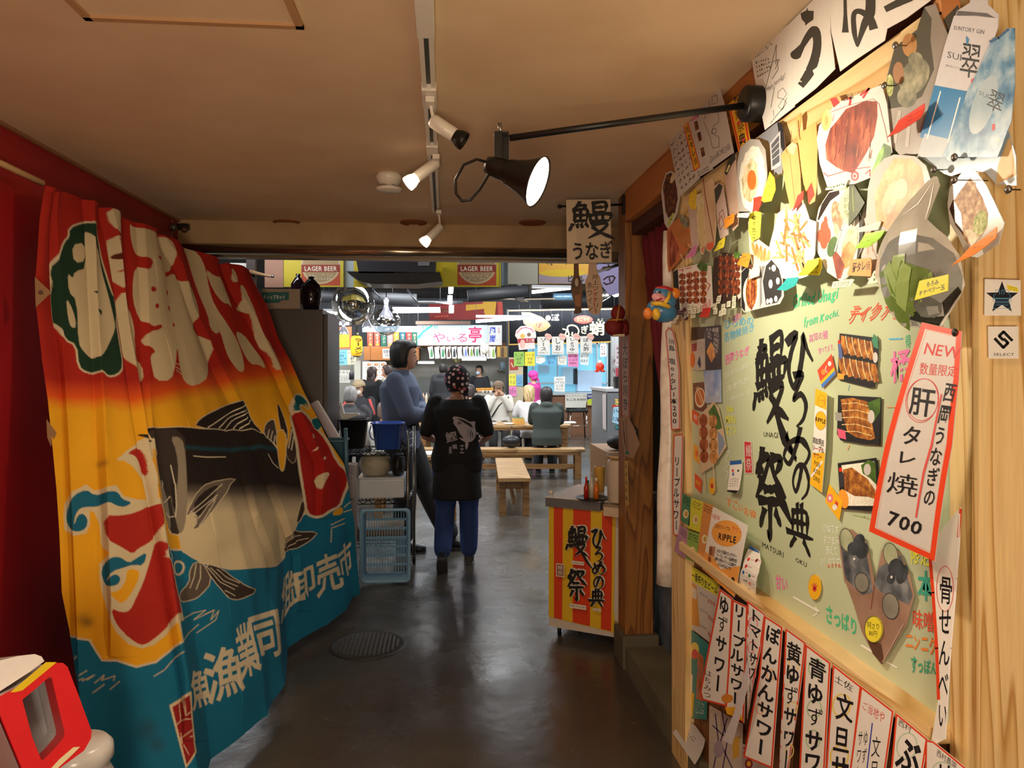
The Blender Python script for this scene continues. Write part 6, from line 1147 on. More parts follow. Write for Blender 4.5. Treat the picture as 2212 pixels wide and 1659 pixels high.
RC=M('7a1414',.7); mb=MB(); mb.ball(q+Vector((.0,0,.055)),.042,RC,16,(.9,.8,1)); mb.ball(q+Vector((-.02,0,-.015)),.05,RC,16,(1,.8,.95)); mb.ball(q+Vector((.035,.02,-.02)),.04,RC,16,(.7,.8,1.1)); mb.build('body',root)
MB().tube([q+Vector((.0,-.032,.09)),q+Vector((-.012,-.042,.03)),q+Vector((-.02,-.042,.01))],.005,M('b8843a')).build('ribbon',root); MB().tube([q+Vector((-.055,-.01,.018)),q+Vector((-.01,-.045,.02)),q+Vector((.03,-.03,.02))],.005,M('b8843a')).build('ribbon',root); MB().box(q+Vector((0,0,-.058)),(.06,.04,.012),M('d8c9a8')).build('base',root)
MB().tube([q+Vector((0,0,.09)),P(1345,655,3.78)],.0025,M('b8843a')).build('cord',root)
c=Card(PP,[(1341,722),(1360,722),(1361,905),(1343,898)],M('b8a294',.6),.001); c.frame([(1341,722),(1360,722),(1361,905),(1343,898)],2.4,M('a8281e')); c.t('大ぼら焼き',[(1345,740),(1357,740),(1358,890),(1346,885)],INK,v=True,b=.02); c.build('menu_strip','narrow dark red bordered strip on the side of the wooden post','menu strip')
c=Card(PP,[(1343,905),(1352,895),(1362,905),(1372,925),(1384,960),(1370,990),(1352,985),(1346,950)],M('a8876a',.6),.004); c.ls([[(1348,910),(1352,960)],[(1354,905),(1358,970)],[(1349,930),(1356,980)]],1.6,M('6a4a34')); c.e(1357,978,4,4,M('1f6a52')); c.build('paper_wrap','brown crumpled paper wrapping stuck to the post above the pot','paper')
c=Card(planeY(3.81),[(1358,930),(1372,920),(1378,930),(1377,955),(1370,966),(1360,958)],M('1a1c1e',.5),.006); c.scrib([(1361,930),(1374,926),(1373,955),(1362,955)],PW,2,1.2,dens=2); c.build('black_tag','small black tag with white scribble on the wooden post','tag')
c=Card(PP,[(1350,995),(1357,995),(1359,1090),(1352,1095)],M('c9a45a',.6),.002); c.scrib([(1351,1000),(1357,1000),(1358,1085),(1352,1085)],INK,5,.8,dens=1); c.build('yellow_strip','thin yellowish paper strip down the post beside the pot','paper')
rows=[(453,1378,1480),(480,1374,1480),(620,1396,1480),(760,1412,1480),(860,1428,1482),(960,1440,1486),(1010,1455,1488)]
mb=MB(); MR=M('6e1524',.8); R_=[]
for y,x0,x1 in rows:
 r=[]
 for k in range(41):
  u_=k/40; p=onX(x0+(x1-x0)*u_,y,1.05); p.x+=.018*math.sin(u_*40); r.append(p)
 R_.append(r)
mb.rings(R_,MR,caps=False,closed=False); mb.build('maroon_curtain',label='maroon curtain hanging in the opening behind the wooden post',cat='curtain')
MB().tube([(1.06,2.98,2.335),(1.06,3.85,2.335)],.01,M('a8a09a',.3,.8)).build('curtain_rail',label='dull metal rail holding the maroon curtain',cat='rail')
mb=MB(); mb.box2((1.35,3.2,0),(1.7,4.4,1.15),M('2a2c30',.6)); mb.box2((1.33,3.3,1.15),(1.72,4.3,1.2),M('9aa8b8',.4)); mb.build('store_cabinet',label='dark cabinet in the side room behind the white roll',cat='cabinet')
mb=MB(); b0,b1=P(1441,1262,3.13),P(1451,500,3.13); n=14
mb.tube([b0+(b1-b0)*(k/n)+Vector((.004*math.sin(k*1.3),0,0))for k in range(n+1)],[.046,.047,.046,.044,.043,.041,.040,.038,.037,.036,.037,.036,.035,.034,.033],MN('embossed_vinyl',[(.35,'cdbfb2'),(.5,'e2d8cc'),(.7,'ece4da')],14,6,.35,bump=.3),20)
mb.build('vinyl_roll',label='tall white embossed vinyl roll standing in the opening',cat='roll')
mb=MB(); mb.box2((1.14,3.55,.0),(1.30,3.95,.72),MN('blue_sheet',[(.3,'3a4654'),(.6,'6a7c90'),(.8,'8fa2b6')],6,5,.4)); mb.build('storage_box',label='grey-blue wrapped box on the floor behind the white roll',cat='box')
def t10(x,y,yc=2.84):return P(1160+x/4.879,420+y/4.879,yc)
bl,yl=M('3f7fae',.3),M('e8bf3a',.4)
root=empty('toy_figure',t10(1300,1320),'blue toy animal with yellow straps stuck to the frame post','toy')
mb=MB(); mb.ball(t10(1330,1055),.040,bl,18,(1,.9,.85),(0,.2,0)); mb.ball(t10(1385,1130),.03,bl,14); mb.ball(t10(1315,1225),.052,bl,18,(1.15,.9,.85),(0,.35,0)); mb.ball(t10(1210,1240),.026,bl,14,(1.3,1,.8)); mb.ball(t10(1390,1160),.03,bl,14,(.7,1,1.4)); mb.build('body',root)
mb=MB(); mb.ball(t10(1290,1095,2.81),.024,M('e0a0a8',.4),14,(1.3,.8,.8),(0,.4,0)); mb.build('snout',root); MB().tube([t10(1258,1118,2.79),t10(1285,1110,2.785),t10(1315,1095,2.79)],.003,M('a82020')).build('mouth',root)
for x,y in((1295,1035),(1345,1040)):MB().ball(t10(x,y,2.81),.007,BLK,10,(1,.5,1)).build('eye',root)
MB().ball(t10(1345,1002),.036,M('b8242a',.4),16,(1.05,.9,.35),(0,.15,0)).build('cap',root)
MB().tube([t10(1215,1150,2.80),t10(1300,1150,2.77),t10(1370,1175,2.79),t10(1410,1200,2.83)],.009,yl,10).build('strap',root); MB().tube([t10(1400,1030,2.81),t10(1385,1090,2.79),t10(1345,1150,2.78)],.007,yl,8).build('strap',root)
MB().ball(t10(1447,1045),.023,M('e88a2a',.3),16).build('ball',root);
for x,y,m_,in((1168,1255,M('e8883a',.4)),(1255,1262,yl)):MB().ball(t10(x,y,2.80),.021,m_,14,(.8,1,1.1)).build('foot',root)
w=t10(1345,1330); MB().lathe([(0,0),(.03,.002),(.02,.012),(.008,.02),(.008,.055)],M('5a4048',.4),Vector((.929,w.y,w.z+.03)),(-1,0,0),16).build('suction_cup',root)
c0=P(110,1530,1.72); bn=Vector((.62,-.72,.28)).normalized(); BP=Plane(c0,bn)
def bw(pts,d):
 o=[]
 for x,y in pts:a,b_=BP.ab(x/3.403,1200+y/3.403); o.append(BP.w(a,b_,d))
 return o
outer=[(-60,1060),(20,1015),(120,970),(400,790),(445,790),(480,820),(560,1030),(655,1290),(650,1340),(600,1430),(420,1560),(250,1690),(200,1700),(120,1500)]
inner=[(60,1060),(100,1060),(150,1050),(335,900),(360,895),(380,930),(410,1080),(452,1280),(450,1330),(420,1390),(300,1490),(280,1495),(220,1350),(150,1150)]
inner=[(148,1060),(165,1045),(250,975),(335,900),(350,892),(365,905),(400,1060),(455,1290),(455,1320),(440,1350),(370,1430),(300,1500),(285,1495),(220,1330)]
REDP,WHP=M('d8262c',.25),M('e6e4e2',.25)
root=empty('recycling_bin',Vector((c0.x-.1,c0.y+.1,0)),'white plastic bin with a red slanted opening beside the flag','bin')
mb=MB(); F0,F1,I0,I1=bw(outer,0),bw(outer,.02),bw(inner,.02),bw(inner,-.05); mb.rings([F0,F1,I0,I1],REDP,caps=False,sm=False); mb.build('red_frame',root,label='glossy red opening frame')
G=bw(inner,-.13); mb=MB(); mb.rings([I1,G],M('c9c9cd',.5),caps=False,sm=False); mb.face(G,M('a9a9ad',.5)); mb.build('chute',root,label='grey inner chute')
big=bw([(x*1.02-4,y*1.0+6)for x,y in outer],-.001); back=[p-bn*.34 for p in big]; mb=MB(); mb.rings([big,back],WHP,caps=False,sm=False); mb.face(back,WHP); mb.build('housing',root,label='white housing')
lid=bw([(-200,1000),(-140,880),(0,775),(150,738),(280,722),(330,740),(352,775),(250,850),(20,1000),(-60,1045)],-.03); mb=MB(); mb.prism(lid,-bn*.22,WHP); mb.build('lid',root,label='white lid')
c=Card(BP,[(60,1005),(320,785),(400,785),(150,990),(100,1003)],M('e2c21a',.35),.019,(0,1200,3.403)); c.build('tape',parent=root,label='yellow tape')
c=Card(BP,[(355,1560),(420,1490),(520,1405),(568,1402),(500,1470),(400,1562)],M('e9dcae',.35),.021,(0,1200,3.403)); c.build('sticker_strip',parent=root,label='pale worn sticker strip')
q=P(165,1610,1.98); mb=MB(); mb.lathe([(.0,0),(.085,0),(.09,.02),(.09,.48),(.08,.50),(.08,.52),(.09,.53),(.088,.56),(.075,.575),(0,.575)],WHP,(q.x,q.y,0),n=32); mb.build('base',root,label='white ribbed base')
# ================================================================ FOOD HALL
Z1=(530,530,4.1475); Z2=(680,530,5.53); Z3=(1040,530,6.144); Z4=(680,720,5.53); Z5=(1040,720,5.53); Z7=(680,880,4.147)
TUBE=M('fdfdff',.4,em=9,name='lit_tube')
def P1(x,y,yc):return P(530+x/4.1475,530+y/4.1475,yc)
def ycard(Y,out,m,f=None,d=.0,th=.004):return Card(planeY(Y),out,m,d,f,th)
f0,f1=onY(556,700,5.22).x,onY(697,700,5.22).x
zt=onY(650,668,5.22).z
root=empty('refrigerator',Vector(((f0+f1)/2,5.5,0)),'tall dark grey refrigerator behind the far edge of the flag','refrigerator')
MB().box2((f0,5.22,.04),(f1,5.85,zt),M('4c4340',.45),.006).build('body',root); mb=MB(); mb.box2((f1,5.25,.1),(f1+.03,5.83,zt-.03),M('463f3c',.45),.004); mb.build('door',root)
MB().box2((f0+.03,5.26,0),(f1-.03,5.8,.04),BK2).build('plinth',root)
X0,X1=onY(566,640,5.3).x,onY(648,640,5.3).x
root=empty('cardboard_box',Vector(((X0+X1)/2,5.4,zt)),'pale cardboard box with teal label lying on the refrigerator','box')
zb1=onY(600,624,5.3).z
MB().box2((X0,5.30,zt+.001),(X1,5.6,zb1),M('b09a86',.6)).build('box',root)
c=ycard(5.295,[(150,420),(390,418),(390,490),(330,492),(300,515),(150,515)],M('1f6a66',.5),Z1); c.t('ティップネット',[(160,445),(360,440),(360,490),(160,490)],PW,b=.03); c.build('teal_label',parent=root,label='teal label with white lettering')
JR=M('24141c',.12)
for px,yy,r,zt2,lab in((672,5.34,.072,598,'rounded dark purple jar on the refrigerator, in front of the glossy one'),(644,5.72,.062,592,'glossy dark jar behind the cardboard box on the refrigerator')):
 w=onY(px,660,yy); h=onY(px,zt2,yy).z-zt
 MB().lathe([(0,.001),(r*.7,.001),(r*.95,h*.25),(r,h*.5),(r*.85,h*.75),(r*.4,h*.9),(r*.25,h*.93),(r*.3,h),(0,h)],JR,(w.x,yy,zt),n=28).build('dark_jar',label=lab,cat='jar',group='dark jars on the refrigerator')
mb=MB(); R_=[]
for k in range(15):
 y_=669+k*19.5; r=[]
 for i in range(17):p=onY(699+i*1.1+(y_-672)*.006,y_,6.02); p.y+=(.05*math.sin(i*2.1+k*.8)+.02*math.sin(i*5+k))*min(1,k/2); p.z=zt+.022 if k==0 else p.z; r.append(p)
 R_.append(r)
mb.rings(R_,MN('silver_film',[(.35,'5a5a60'),(.5,'8f8f98'),(.65,'c4c4cc')],16,6,.3,(1,1,.3)),caps=False,closed=False); mb.build('plastic_curtain',label='wrinkled silvery plastic curtain hanging right of the refrigerator',cat='curtain')
MB().tube([(f1-.12,5.80,zt+.009),(onY(698,668,6.02).x,6.02,zt+.02),(onY(722,668,6.02).x,6.02,zt+.02)],.008,STEEL).build('curtain_bar',label='short steel bar carrying the silvery plastic curtain',cat='bar')
mb=MB(); a,b=onY(497,568,6.2),onY(560,620,6.2); mb.box2((a.x,6.2,1.7),(b.x-.05,6.25,a.z),M('cfccc6',.6)); mb.box2((b.x-.09,6.15,1.7),(b.x-.02,6.2,a.z+.1),M('3a2c26',.6)); mb.build('partition',kind='structure')
MB().tube([onY(535,586,6.19),onY(588,598,5.9)],[.02,.008],M('a07a54',.4)).ball(onY(589,597,5.9),.014,CHROME,10).build('pole',label='thin pole with steel tip poking out above the flag',cat='pole')
zA,zB=2.62,onY(800,620,6.5).z
def vb(x0,x1,m,y1=620,Y=6.5,y0=540):return ycard(Y,[(x0,y0),(x1,y0),(x1,y1),(x0,y1)],m)
YB=M('c9b41c',.5)
GBn='advertising banners hung across the hall'
c=vb(572,612,M('a87a64',.6),621); c.build('banner','plain pinkish brown banner above the cardboard box','banner',GBn)
for x0,x1,cxx,lab in((613,742,693,'yellow beer banner with oval emblem above the dark jars'),(955,1078,1030,'yellow beer banner with oval emblem right of the black air unit')):
 c=vb(x0,x1,YB); c.rect(cxx-42,545,cxx+42,617,M('b9461e')); c.e(cxx,572,43,42,M('c9b088')); c.e(cxx,572,39,38,M('a88a60')); c.p([(cxx-42,572),(cxx+42,572),(cxx+41,588),(cxx-41,588)],M('8e2c1a')); c.t('LAGER BEER',[(cxx-36,573),(cxx+36,573),(cxx+35,588),(cxx-35,588)],M('e8dcc0'),b=.02)
 c.scrib([(cxx-28,592),(cxx+28,592),(cxx+22,606),(cxx-22,606)],M('e8dcc0'),2,.8,dens=8); c.t('YOI',(cxx-78,556,cxx-50,566),BLK,b=.05)if cxx>900 else None; c.build('banner',lab,'banner',GBn)
c=vb(742,955,YB,621,6.55); c.rect(742,560,764,621,M('a8b4b8')); c.build('banner','yellow banner stretching behind the black air unit','banner',GBn)
vb(1079,1082,YB).build('banner','thin yellow banner edge beside the grey-blue one','banner',GBn); vb(1083,1098,M('7e929e',.6),617).build('banner','narrow grey-blue banner beside the second beer banner','banner',GBn)
vb(1097,1162,M('aaa796',.6),614,6.45).build('banner','blank grey-beige banner in the middle of the opening top','banner',GBn)
c=vb(1164,1272,M('d8a024',.5),613,6.45); c.rect(1164,592,1272,613,M('9a8a92')); c.e(1215,590,50,8,M('d8b41c')); c.t('新・辛口生',[(1180,556),(1265,553),(1265,572),(1180,575)],BLK,b=.03); c.t('ビール',(1225,594,1262,612),BLK,b=.03); c.build('banner','orange banner with black new dry lettering left of the cloth sign','banner',GBn)
c=ycard(5.6,[(620,745),(905,640),(905,1030),(800,1062),(760,1060),(690,970)],M('b9b2e0',.4,em=.35),C10); BS=M('8d766c',.5)
c.ls([[(660,820),(700,770),(760,760),(740,720),(790,700)],[(700,780),(730,800),(770,790)],[(820,660),(850,690),(890,670)],[(700,900),(740,870),(800,860),(820,880),(790,930),(730,950),(700,930)],[(760,880),(770,920)],[(840,730),(880,700),(870,760)]],16,BS); c.build('lavender_sign','glowing lavender sign with brown squiggles behind the paddle sign','sign')
MB().tube([onY(1289,588,5.5),P(1353,566,3.985)],.010,BK2,8).build('sign_bracket',label='slanted black bar crossing the lavender sign',cat='bar')
w=onY(1340,533,5.5); c=ycard(5.7,[(1315,525),(1346,525),(1346,541),(1318,541)],M('b9b2d8',.4,em=.3)); c.scrib([(1318,527),(1344,527),(1344,539),(1320,539)],BS,1,2,dens=3); c.build('lavender_sign','upper strip of lavender sign above the pipe beside the cloth sign','sign')
def Y6(x,y,Y=6.15):return onY(x,y,Y)
root=empty('air_unit',Y6(850,612),'black angular air unit hanging under the hall ceiling','air unit')
mb=MB(); a=[Y6(768,556),Y6(942,556),Y6(940,590),Y6(775,590)]; mb.prism(a,(0,.28,0),M('2e2f38',.4)); mb.build('body',root)
mb=MB(); a=[Y6(748,586),Y6(950,588),Y6(956,608),Y6(900,614),Y6(800,613),Y6(775,606)]; mb.prism(a,(0,.34,0),M('1b1b1e',.35)); mb.build('lower_lip',root)
mb=MB(); a=[Y6(800,603,6.14),Y6(912,604,6.14),Y6(918,611,6.14),Y6(812,611,6.14)]; mb.prism(a,(0,.008,0),M('0c0c0d',.5)); mb.build('air_slot',root)
c=ycard(6.145,[(903,562),(928,562),(928,574),(903,574)],M('8f8d96')); c.build('label_plate',parent=root)
for x in(790,925):MB().tube([Y6(x,556,6.3),Y6(x,556,6.3)+Vector((0,0,.8))],.008,STEEL).build('hanger',root)
MIR=M('f4f2ee',.03,1,alpha=.62,name='mirror_glass',key='mir')
GG='mirrored globe pendants'
for px,py,r,Y,lab in((763,657,46,7.0,'large mirrored glass globe pendant below the yellow banners'),(834,695,30.5,8.6,'smaller mirrored glass globe pendant above the man in the blue jacket')):
 w=onY(px,py,Y); R=r*(w.y*CA+w.x*SA)/F
 root=empty('globe_pendant',w-Vector((0,0,R)),lab,'pendant lamp',GG)
 n=24; prof=[(R*math.sin(math.pi*(1-k/n)),-R*math.cos(math.pi*k/n))for k in range(1,n-3)]
 prof=[(R*math.sin(t),-R*math.cos(t))for t in[math.pi*.02+k*(math.pi*.80)/24 for k in range(25)]]
 MB().lathe(prof,MIR,w,n=36,caps=False).build('globe',root); MB().lathe([(.0,R*.80),(R*.56,R*.80),(R*.58,R*.83),(0,R*.84)],BK2,w,n=24).build('cap',root)
 MB().tube([w+Vector((0,0,R*.83)),w+Vector((.01,0,3.3-w.z))],.006,BK2).build('cord',root)
GBL='small clear bell pendants'
for px,py,r,Y,lab in((742,719,11.5,8.5,'small clear bell pendant in front of the orange poster'),(793,705,11.5,9.5,'small clear bell pendant between the two globes'),(834,682,15,8.0,'clear bell pendant overlapping the top of the smaller globe')):
 w=onY(px,py,Y); R=r*Y/F
 root=empty('bell_pendant',w,lab,'pendant lamp',GBL)
 MB().lathe([(R,-R*.25),(R*.98,0),(R*.8,R*.4),(R*.45,R*.9),(R*.3,R*1.5),(R*.42,R*2.2),(R*.2,R*2.6)],M('c8c6d4',.1,.6),w,n=24,caps=False).build('shade',root); MB().ball(w+Vector((0,0,R*.1)),R*.55,M('fff4e0',.4,em=5,name='bell_bulb'),12,(1,1,.6)).build('bulb',root)
 MB().tube([w+Vector((0,0,R*2.5)),Vector((w.x,w.y,3.3))],.004,BK2).build('cord',root)
GTb='white tube lights under the hall ceiling'
for x0,y0,x1,y1,Y,r,lab in((848,673,951,672,11,3.2,'white tube light behind the smaller globe'),(699,676,729,677,12,3.2,'short white tube light at the left behind the large globe'),(711,699,754,699,13,3.2,'white tube light just above the small bell pendant at left'),(1028,694,1145,686,12,3.4,'slanted white tube light in front of the black signboard'),(1149,631,1232,622,9.5,3.6,'slanted white tube light just left of the bottle-shaped sign'),(998,776,1050,776,15.7,2.6,'short tube light over the kitchen counter'),(903,784,938,784,16.4,1.6,'thin tube light in the kitchen left of the standing customer')):
 a,b=onY(x0,y0,Y),onY(x1,y1,Y); R=r*Y/F
 root=empty('tube_light',(a+b)/2,lab,'tube light',GTb); MB().tube([a,b],R,TUBE,12).build('tube',root); MB().box((a+b)/2+Vector((0,0,R*1.9)),((b-a).length,.09,R*1.6),M('a8a8aa',.4)).build('housing',root)
 if 1:
  for q in(a,b):MB().tube([q+Vector((0,0,R*2)),Vector((q.x,q.y,3.3))],.003,M('55565a',.4)).build('hanger',root)
for x,y,Y in((974,624,9),(972,648,10.5),(975,668,12)):
 q=onY(x,y,Y); s_=12*Y/F; MB().box(q,(s_*.8,.5,s_),M('f6f6ff',.4,em=10,name='lit_panel')).tube([q+Vector((0,0,s_*.4)),Vector((q.x,q.y,3.3))],.008,BK2).build('box_lamp',label={624:'top lit box lamp in the short vertical row below the banners',648:'middle lit box lamp in the short vertical row',668:'lowest lit box lamp in the short vertical row'}[y],cat='lamp',group='row of lit box lamps')
q=onY(1310,646,8.5); mb=MB(); mb.lathe([(.06,0),(.085,.05),(.03,.09),(.02,.12)],STEEL,q,(-.5,.1,.85),20,caps=False).lathe([(0,.01),(.062,.012)],TUBE,q,(-.5,.1,.85),20,caps=False); mb.tube([q,Vector((q.x+.05,q.y,3.3))],.006,STEEL); mb.build('dish_lamp',label='tilted round dish lamp right of the paddle sign',cat='lamp')
q=onY(1330,633,8); MB().ball(q,.045,TUBE,14).tube([q,Vector((q.x,q.y,3.3))],.005,BK2).build('globe_bulb',label='small glowing bulb high beside the wooden post',cat='lamp')
GDu='pipes and ducts below the hall ceiling'
DK,SV=M('232428',.6),M('8a8c92',.25,.8)
for a,b,r,m_,lab in(((795,652,12),(1000,652,12),.035,SV,'long thin silver pipe across the hall above the tubes'),((1010,640,8.5),(1140,628,8.5),.07,DK,'dark duct with a bright edge left of the slanted tube'),((1170,651,13),(1345,647,13),.13,DK,'wide dark duct above the black signboard'),((690,640,11),(900,648,11),.09,DK,'dark duct behind the globes'),((1195,641,12),(1245,641,12),.06,M('7ea6c8',.3,.4),'pale blue reflective box duct above the signboard'),((880,625,9),(905,658,9),.014,SV,'thin bright slanted rod below the black air unit'),((805,622,9),(822,645,9),.012,SV,'thin bright slanted rod behind the large globe')):
 MB().tube([onY(a[0],a[1],a[2]),onY(b[0],b[1],b[2])],r,m_,14).build('ceiling_duct',label=lab,cat='duct',group=GDu)
root=empty('ceiling_fan',onY(1125,640,9),'grey ceiling fan with slim blades right of the dark duct','fan')
q=onY(1123,648,9); MB().lathe([(.05,0),(.055,.12),(.03,.16),(.02,.5)],M('8a8c8e',.3,.6),q,n=18).build('hub',root)
for ax in((-.38,.1,.02),(.42,-.1,0.0),(.1,.4,.01)):
 d_=Vector(ax); n2=Vector((-d_.y,d_.x,0)).normalized()*.05; MB().prism([q+d_*.15-n2*.6,q+d_-n2,q+d_+n2,q+d_*.15+n2*.6],(0,0,.012),M('a89a80',.5)).build('blade',root)
MB().tube([q+Vector((0,0,.4)),Vector((q.x,q.y,3.3))],.02,BK2).build('rod',root)
c=ycard(13,[(925,658),(1000,652),(1085,652),(1088,688),(1040,690),(928,692)],M('8a2c2a',.7)); c.p([(1008,652),(1072,652),(1068,687),(1040,685),(1005,670)],M('c79a2e',.7)); c.ls([[(930,665),(980,675),(1020,688)],[(1010,675),(1050,688)]],4,M('7a4a30')); c.ls([[(940,685),(990,682)],[(1015,655),(1030,668)]],4,M('b84a3a')); c.ls([[(985,668),(992,690)],[(995,668),(985,688)],[(1000,672),(1004,690)]],1.5,M('cfc8c0')); c.p([(1074,652),(1085,652),(1086,685),(1076,680)],M('b8483a')); c.build('festival_banner','red and yellow festival banner above the bamboo signboard','banner',curl=lambda u,w:.05*math.sin(9*u))
# ---------- back wall: stalls
YS=17.0
def bcard2(out,m,f=None,Y=YS,d=0):return Card(planeY(Y),out,m,d,f,.01)
def yb(x0,y0,x1,y1,Y0,Y1,m,mb=None):
 a,b=onY(x0,y0,Y0),onY(x1,y1,Y0); mb=mb or MB(); mb.box2((min(a.x,b.x),Y0,min(a.z,b.z)),(max(a.x,b.x),Y1,max(a.z,b.z)),m); return mb
yb(700,748,1095,945,18.2,18.3,M('8d8a80',.4,.3)).build('kitchen_wall',label='grey steel kitchen wall behind the stall counters',cat='kitchen wall')
WDF=M('a86a34',.5)
mb=yb(786,749,905,778,17.05,18.199,WDF); yb(905,740,1092,748,17.05,18.199,WDF,mb); mb.build('stall_fascia',label='orange-brown wooden fascia board over the left stall',cat='fascia')
c=bcard2([(1222,955),(2060,952),(2225,1000)if 0 else(2060,952),(2060,1192),(1225,1195)],M('c2d8f0',.5,em=.38),Z2,16.8)
c.ls([[(1232,1105),(1300,1030),(1400,960)],],24,M('24b49a',.4,em=.5)); c.ls([[(1300,1000),(1290,960)],[(1340,1010),(1330,960)],[(1270,1070),(1262,1115)],[(1250,1080),(1245,1115)],[(1430,960),(1440,1000)],[(1450,960),(1465,995)],[(1290,1070),(1295,1095)]],9,M('24b49a',.4,em=.5))
MG=M('c8205a',.5,em=.3); c.t('や',[(1400,1030),(1570,1030),(1570,1180),(1400,1180)],MG,b=.0); c.t('い',[(1565,1075),(1680,1075),(1680,1165),(1565,1165)],MG); c.t('る',[(1690,1040),(1840,1040),(1840,1175),(1690,1175)],MG); c.t('亭',[(1830,965),(2000,965),(2000,1180),(1830,1180)],MG,b=.02)
c.build('stall_sign','lit pale blue signboard with bamboo and magenta lettering','signboard')
c=bcard2([(2062,955),(2235,955),(2235,1192),(2062,1192)],M('c9c9c6',.5,em=.15),Z2,16.8); c.t('風嵐',[(2080,970),(2170,970),(2170,1160),(2080,1160)],M('2a4ac0'),v=True,b=.04); c.t('味自慢',[(2180,980),(2215,980),(2215,1050),(2180,1050)],M('c05a6a'),v=True); c.build('stall_sign','grey signboard with two blue characters beside the lit one','signboard')
c=bcard2([(1205,905),(1860,905),(1860,945),(1205,945)],M('7a5a48',.5),Z2,16.7); c.build('sign_lamp_cover','long thin brown lamp cover above the lit signboard','lamp cover')
GBt='bottle shaped price cards hanging below the lit signboard'
cols=['4a8a5a','cfcac0','3a8a5a','5a3a34','2a2c30','d8d4c8','7a8ac8','8aa04a','5a9a6a','d0c8c0','b8b0a8','8ab04a']; nm=['green bottle tilted','blank ghostly','green bottle','brown bottle','black bottle','blank white','pale blue label','yellow-green bottle','light green bottle','pale round','greyish','lime bottle at the right end']
for i in range(12):
 x=1395+i*68+(0 if i<11 else-10); t_=14 if i==0 else 0
 if i==10:x=2080
 c=bcard2([(x-34-t_,1215),(x+28-t_,1205),(x+18,1265),(x+32,1330),(x+26,1350),(x-24,1355),(x-28,1300)],M('ece8de',.5),Z2,16.6-i%2*.02); m_=M(cols[i],.4)
 c.p([(x-6,1235),(x+6,1235),(x+16,1285),(x+16,1335),(x-14,1335),(x-14,1285)],m_); c.build('bottle_card',f'small white hanging price card with {nm[i]}','price card',GBt)
q=onY(680+2030/5.53,530+1230/5.53,16.0); MB().ball(q,10.5*16.0/F,M('e8e2d4',.5),18,(1,1,1.25)).tube([q,Vector((q.x,q.y,3.3))],.002,BK2,4).build('paper_lantern',label='white round paper lantern before the bottle cards',cat='lantern')
c=bcard2([(2170,1205),(2300,1205),(2300,1340),(2170,1340)],M('8a6a2a',.5),Z2,16.7); c.p([(2180,1215),(2210,1215),(2210,1330),(2180,1330)],M('c8a040')); c.p([(2225,1220),(2260,1220),(2260,1335),(2225,1335)],M('5a3a20')); c.build('drink_poster','small brown and gold poster at the right end of the bottle cards','poster')
for i,(x,m_)in enumerate(((660,'b8442c'),(742,'b8442c'),(822,'1f5a48'),(898,'a07a78'),(972,'c8862a'),(1048,'1c5560'),(1122,'a83a34'),(1190,'1f5a48'))):
 nm2=['red at the left end','second red from the left end','first green','mauve','orange','teal','red between the teal and last green','last green at the sign']
 c=bcard2([(x-34,1040),(x+34,1038),(x+38,1205),(x-30,1210)],M(m_,.7),Z2,16.6-i%2*.02); c.t('焼そば' if i%2 else 'ラメン',[(x-18,1055),(x+22,1055),(x+24,1170),(x-14,1170)],M('d8c8b0'),v=True,b=.01); c.rect(x-12,1172,x+24,1198,M('d8a03a')if i in(0,1,3,4)else M(m_,.7)); c.build('cloth_pennant',f'small cloth menu pennant, {nm2[i]}','pennant','cloth pennants over the left stall')
c=bcard2([(570,965),(1222,965),(1222,1035),(570,1035)],M('b8d4e8',.4,em=.7),Z2,16.9); c.build('light_box','pale blue lit strip above the cloth pennants','light box')
c=bcard2([(168,975),(248,975),(248,1195),(168,1205)],M('dfe2e8',.5),Z2,16.5); c.p([(185,985),(235,975),(240,1040),(200,1060)],M('3a6ac0')); c.e(195,1120,20,40,M('d85a3a')); c.e(225,1130,12,40,M('e8a03a')); c.build('stall_poster','white poster with blue and red print at the left end','poster','papers on the left stall')
c=bcard2([(243,978),(440,972),(446,1230),(246,1236)],M('c4562e',.5),Z2,16.45); c.p([(275,1060),(412,1055),(414,1215),(278,1220)],M('e0cc2a')); c.t('ラーメン\nすぐ',[(290,1070),(400,1070),(400,1210),(290,1210)],INK,v=True,j=.05); c.build('stall_poster','orange poster framing a yellow handwritten sheet','poster','papers on the left stall')
for out,m_,tx,lab in(([(178,1255),(262,1245),(262,1380),(220,1430),(178,1440)],'ddd8cc','カレー\n700','white curled paper left of the cyan one'),([(264,1255),(386,1250),(388,1428),(266,1432)],'7cc4d4','ラーメン\n定食\nギョーザ\n¥600','cyan handwritten price paper'),([(388,1252),(512,1250),(508,1420),(390,1428)],'d8ceb0','やきめし\n700\n唐揚\n500','cream handwritten price paper right of the cyan one'),([(808,1235),(920,1235),(915,1350),(812,1352)],'d9d2c8','営業中\n700','small white notice on the wooden fascia')):
 c=bcard2(out,M(m_,.5),Z2,16.4); c.t(tx,[(out[0][0]+10,out[0][1]+12),(out[1][0]-10,out[1][1]+12),(out[2][0]-12,out[2][1]-12),(out[0][0]+10,out[2][1]-10)],M('2a3a5a'),j=.05,b=.01); c.build('price_paper',lab,'paper','papers on the left stall')
q=onY(770,747,15.8); R=12.5*15.8/F
root=empty('paper_lantern',q-Vector((0,0,R*1.9)),'glowing yellow paper lantern with black lettering over the left stall','lantern')
MB().lathe([(R*.5,-R*1.75),(R*.85,-R*1.5),(R,-R*.8),(R,R*.8),(R*.85,R*1.5),(R*.5,R*1.75)],M('f2b022',.6,em=.8,name='lantern_paper'),q,n=24).build('body',root)
for z_ in(-1.8,1.8):MB().lathe([(R*.55,-R*.1),(R*.55,R*.1)],BLK,q+Vector((0,0,z_*R)),n=20).build('ring',root)
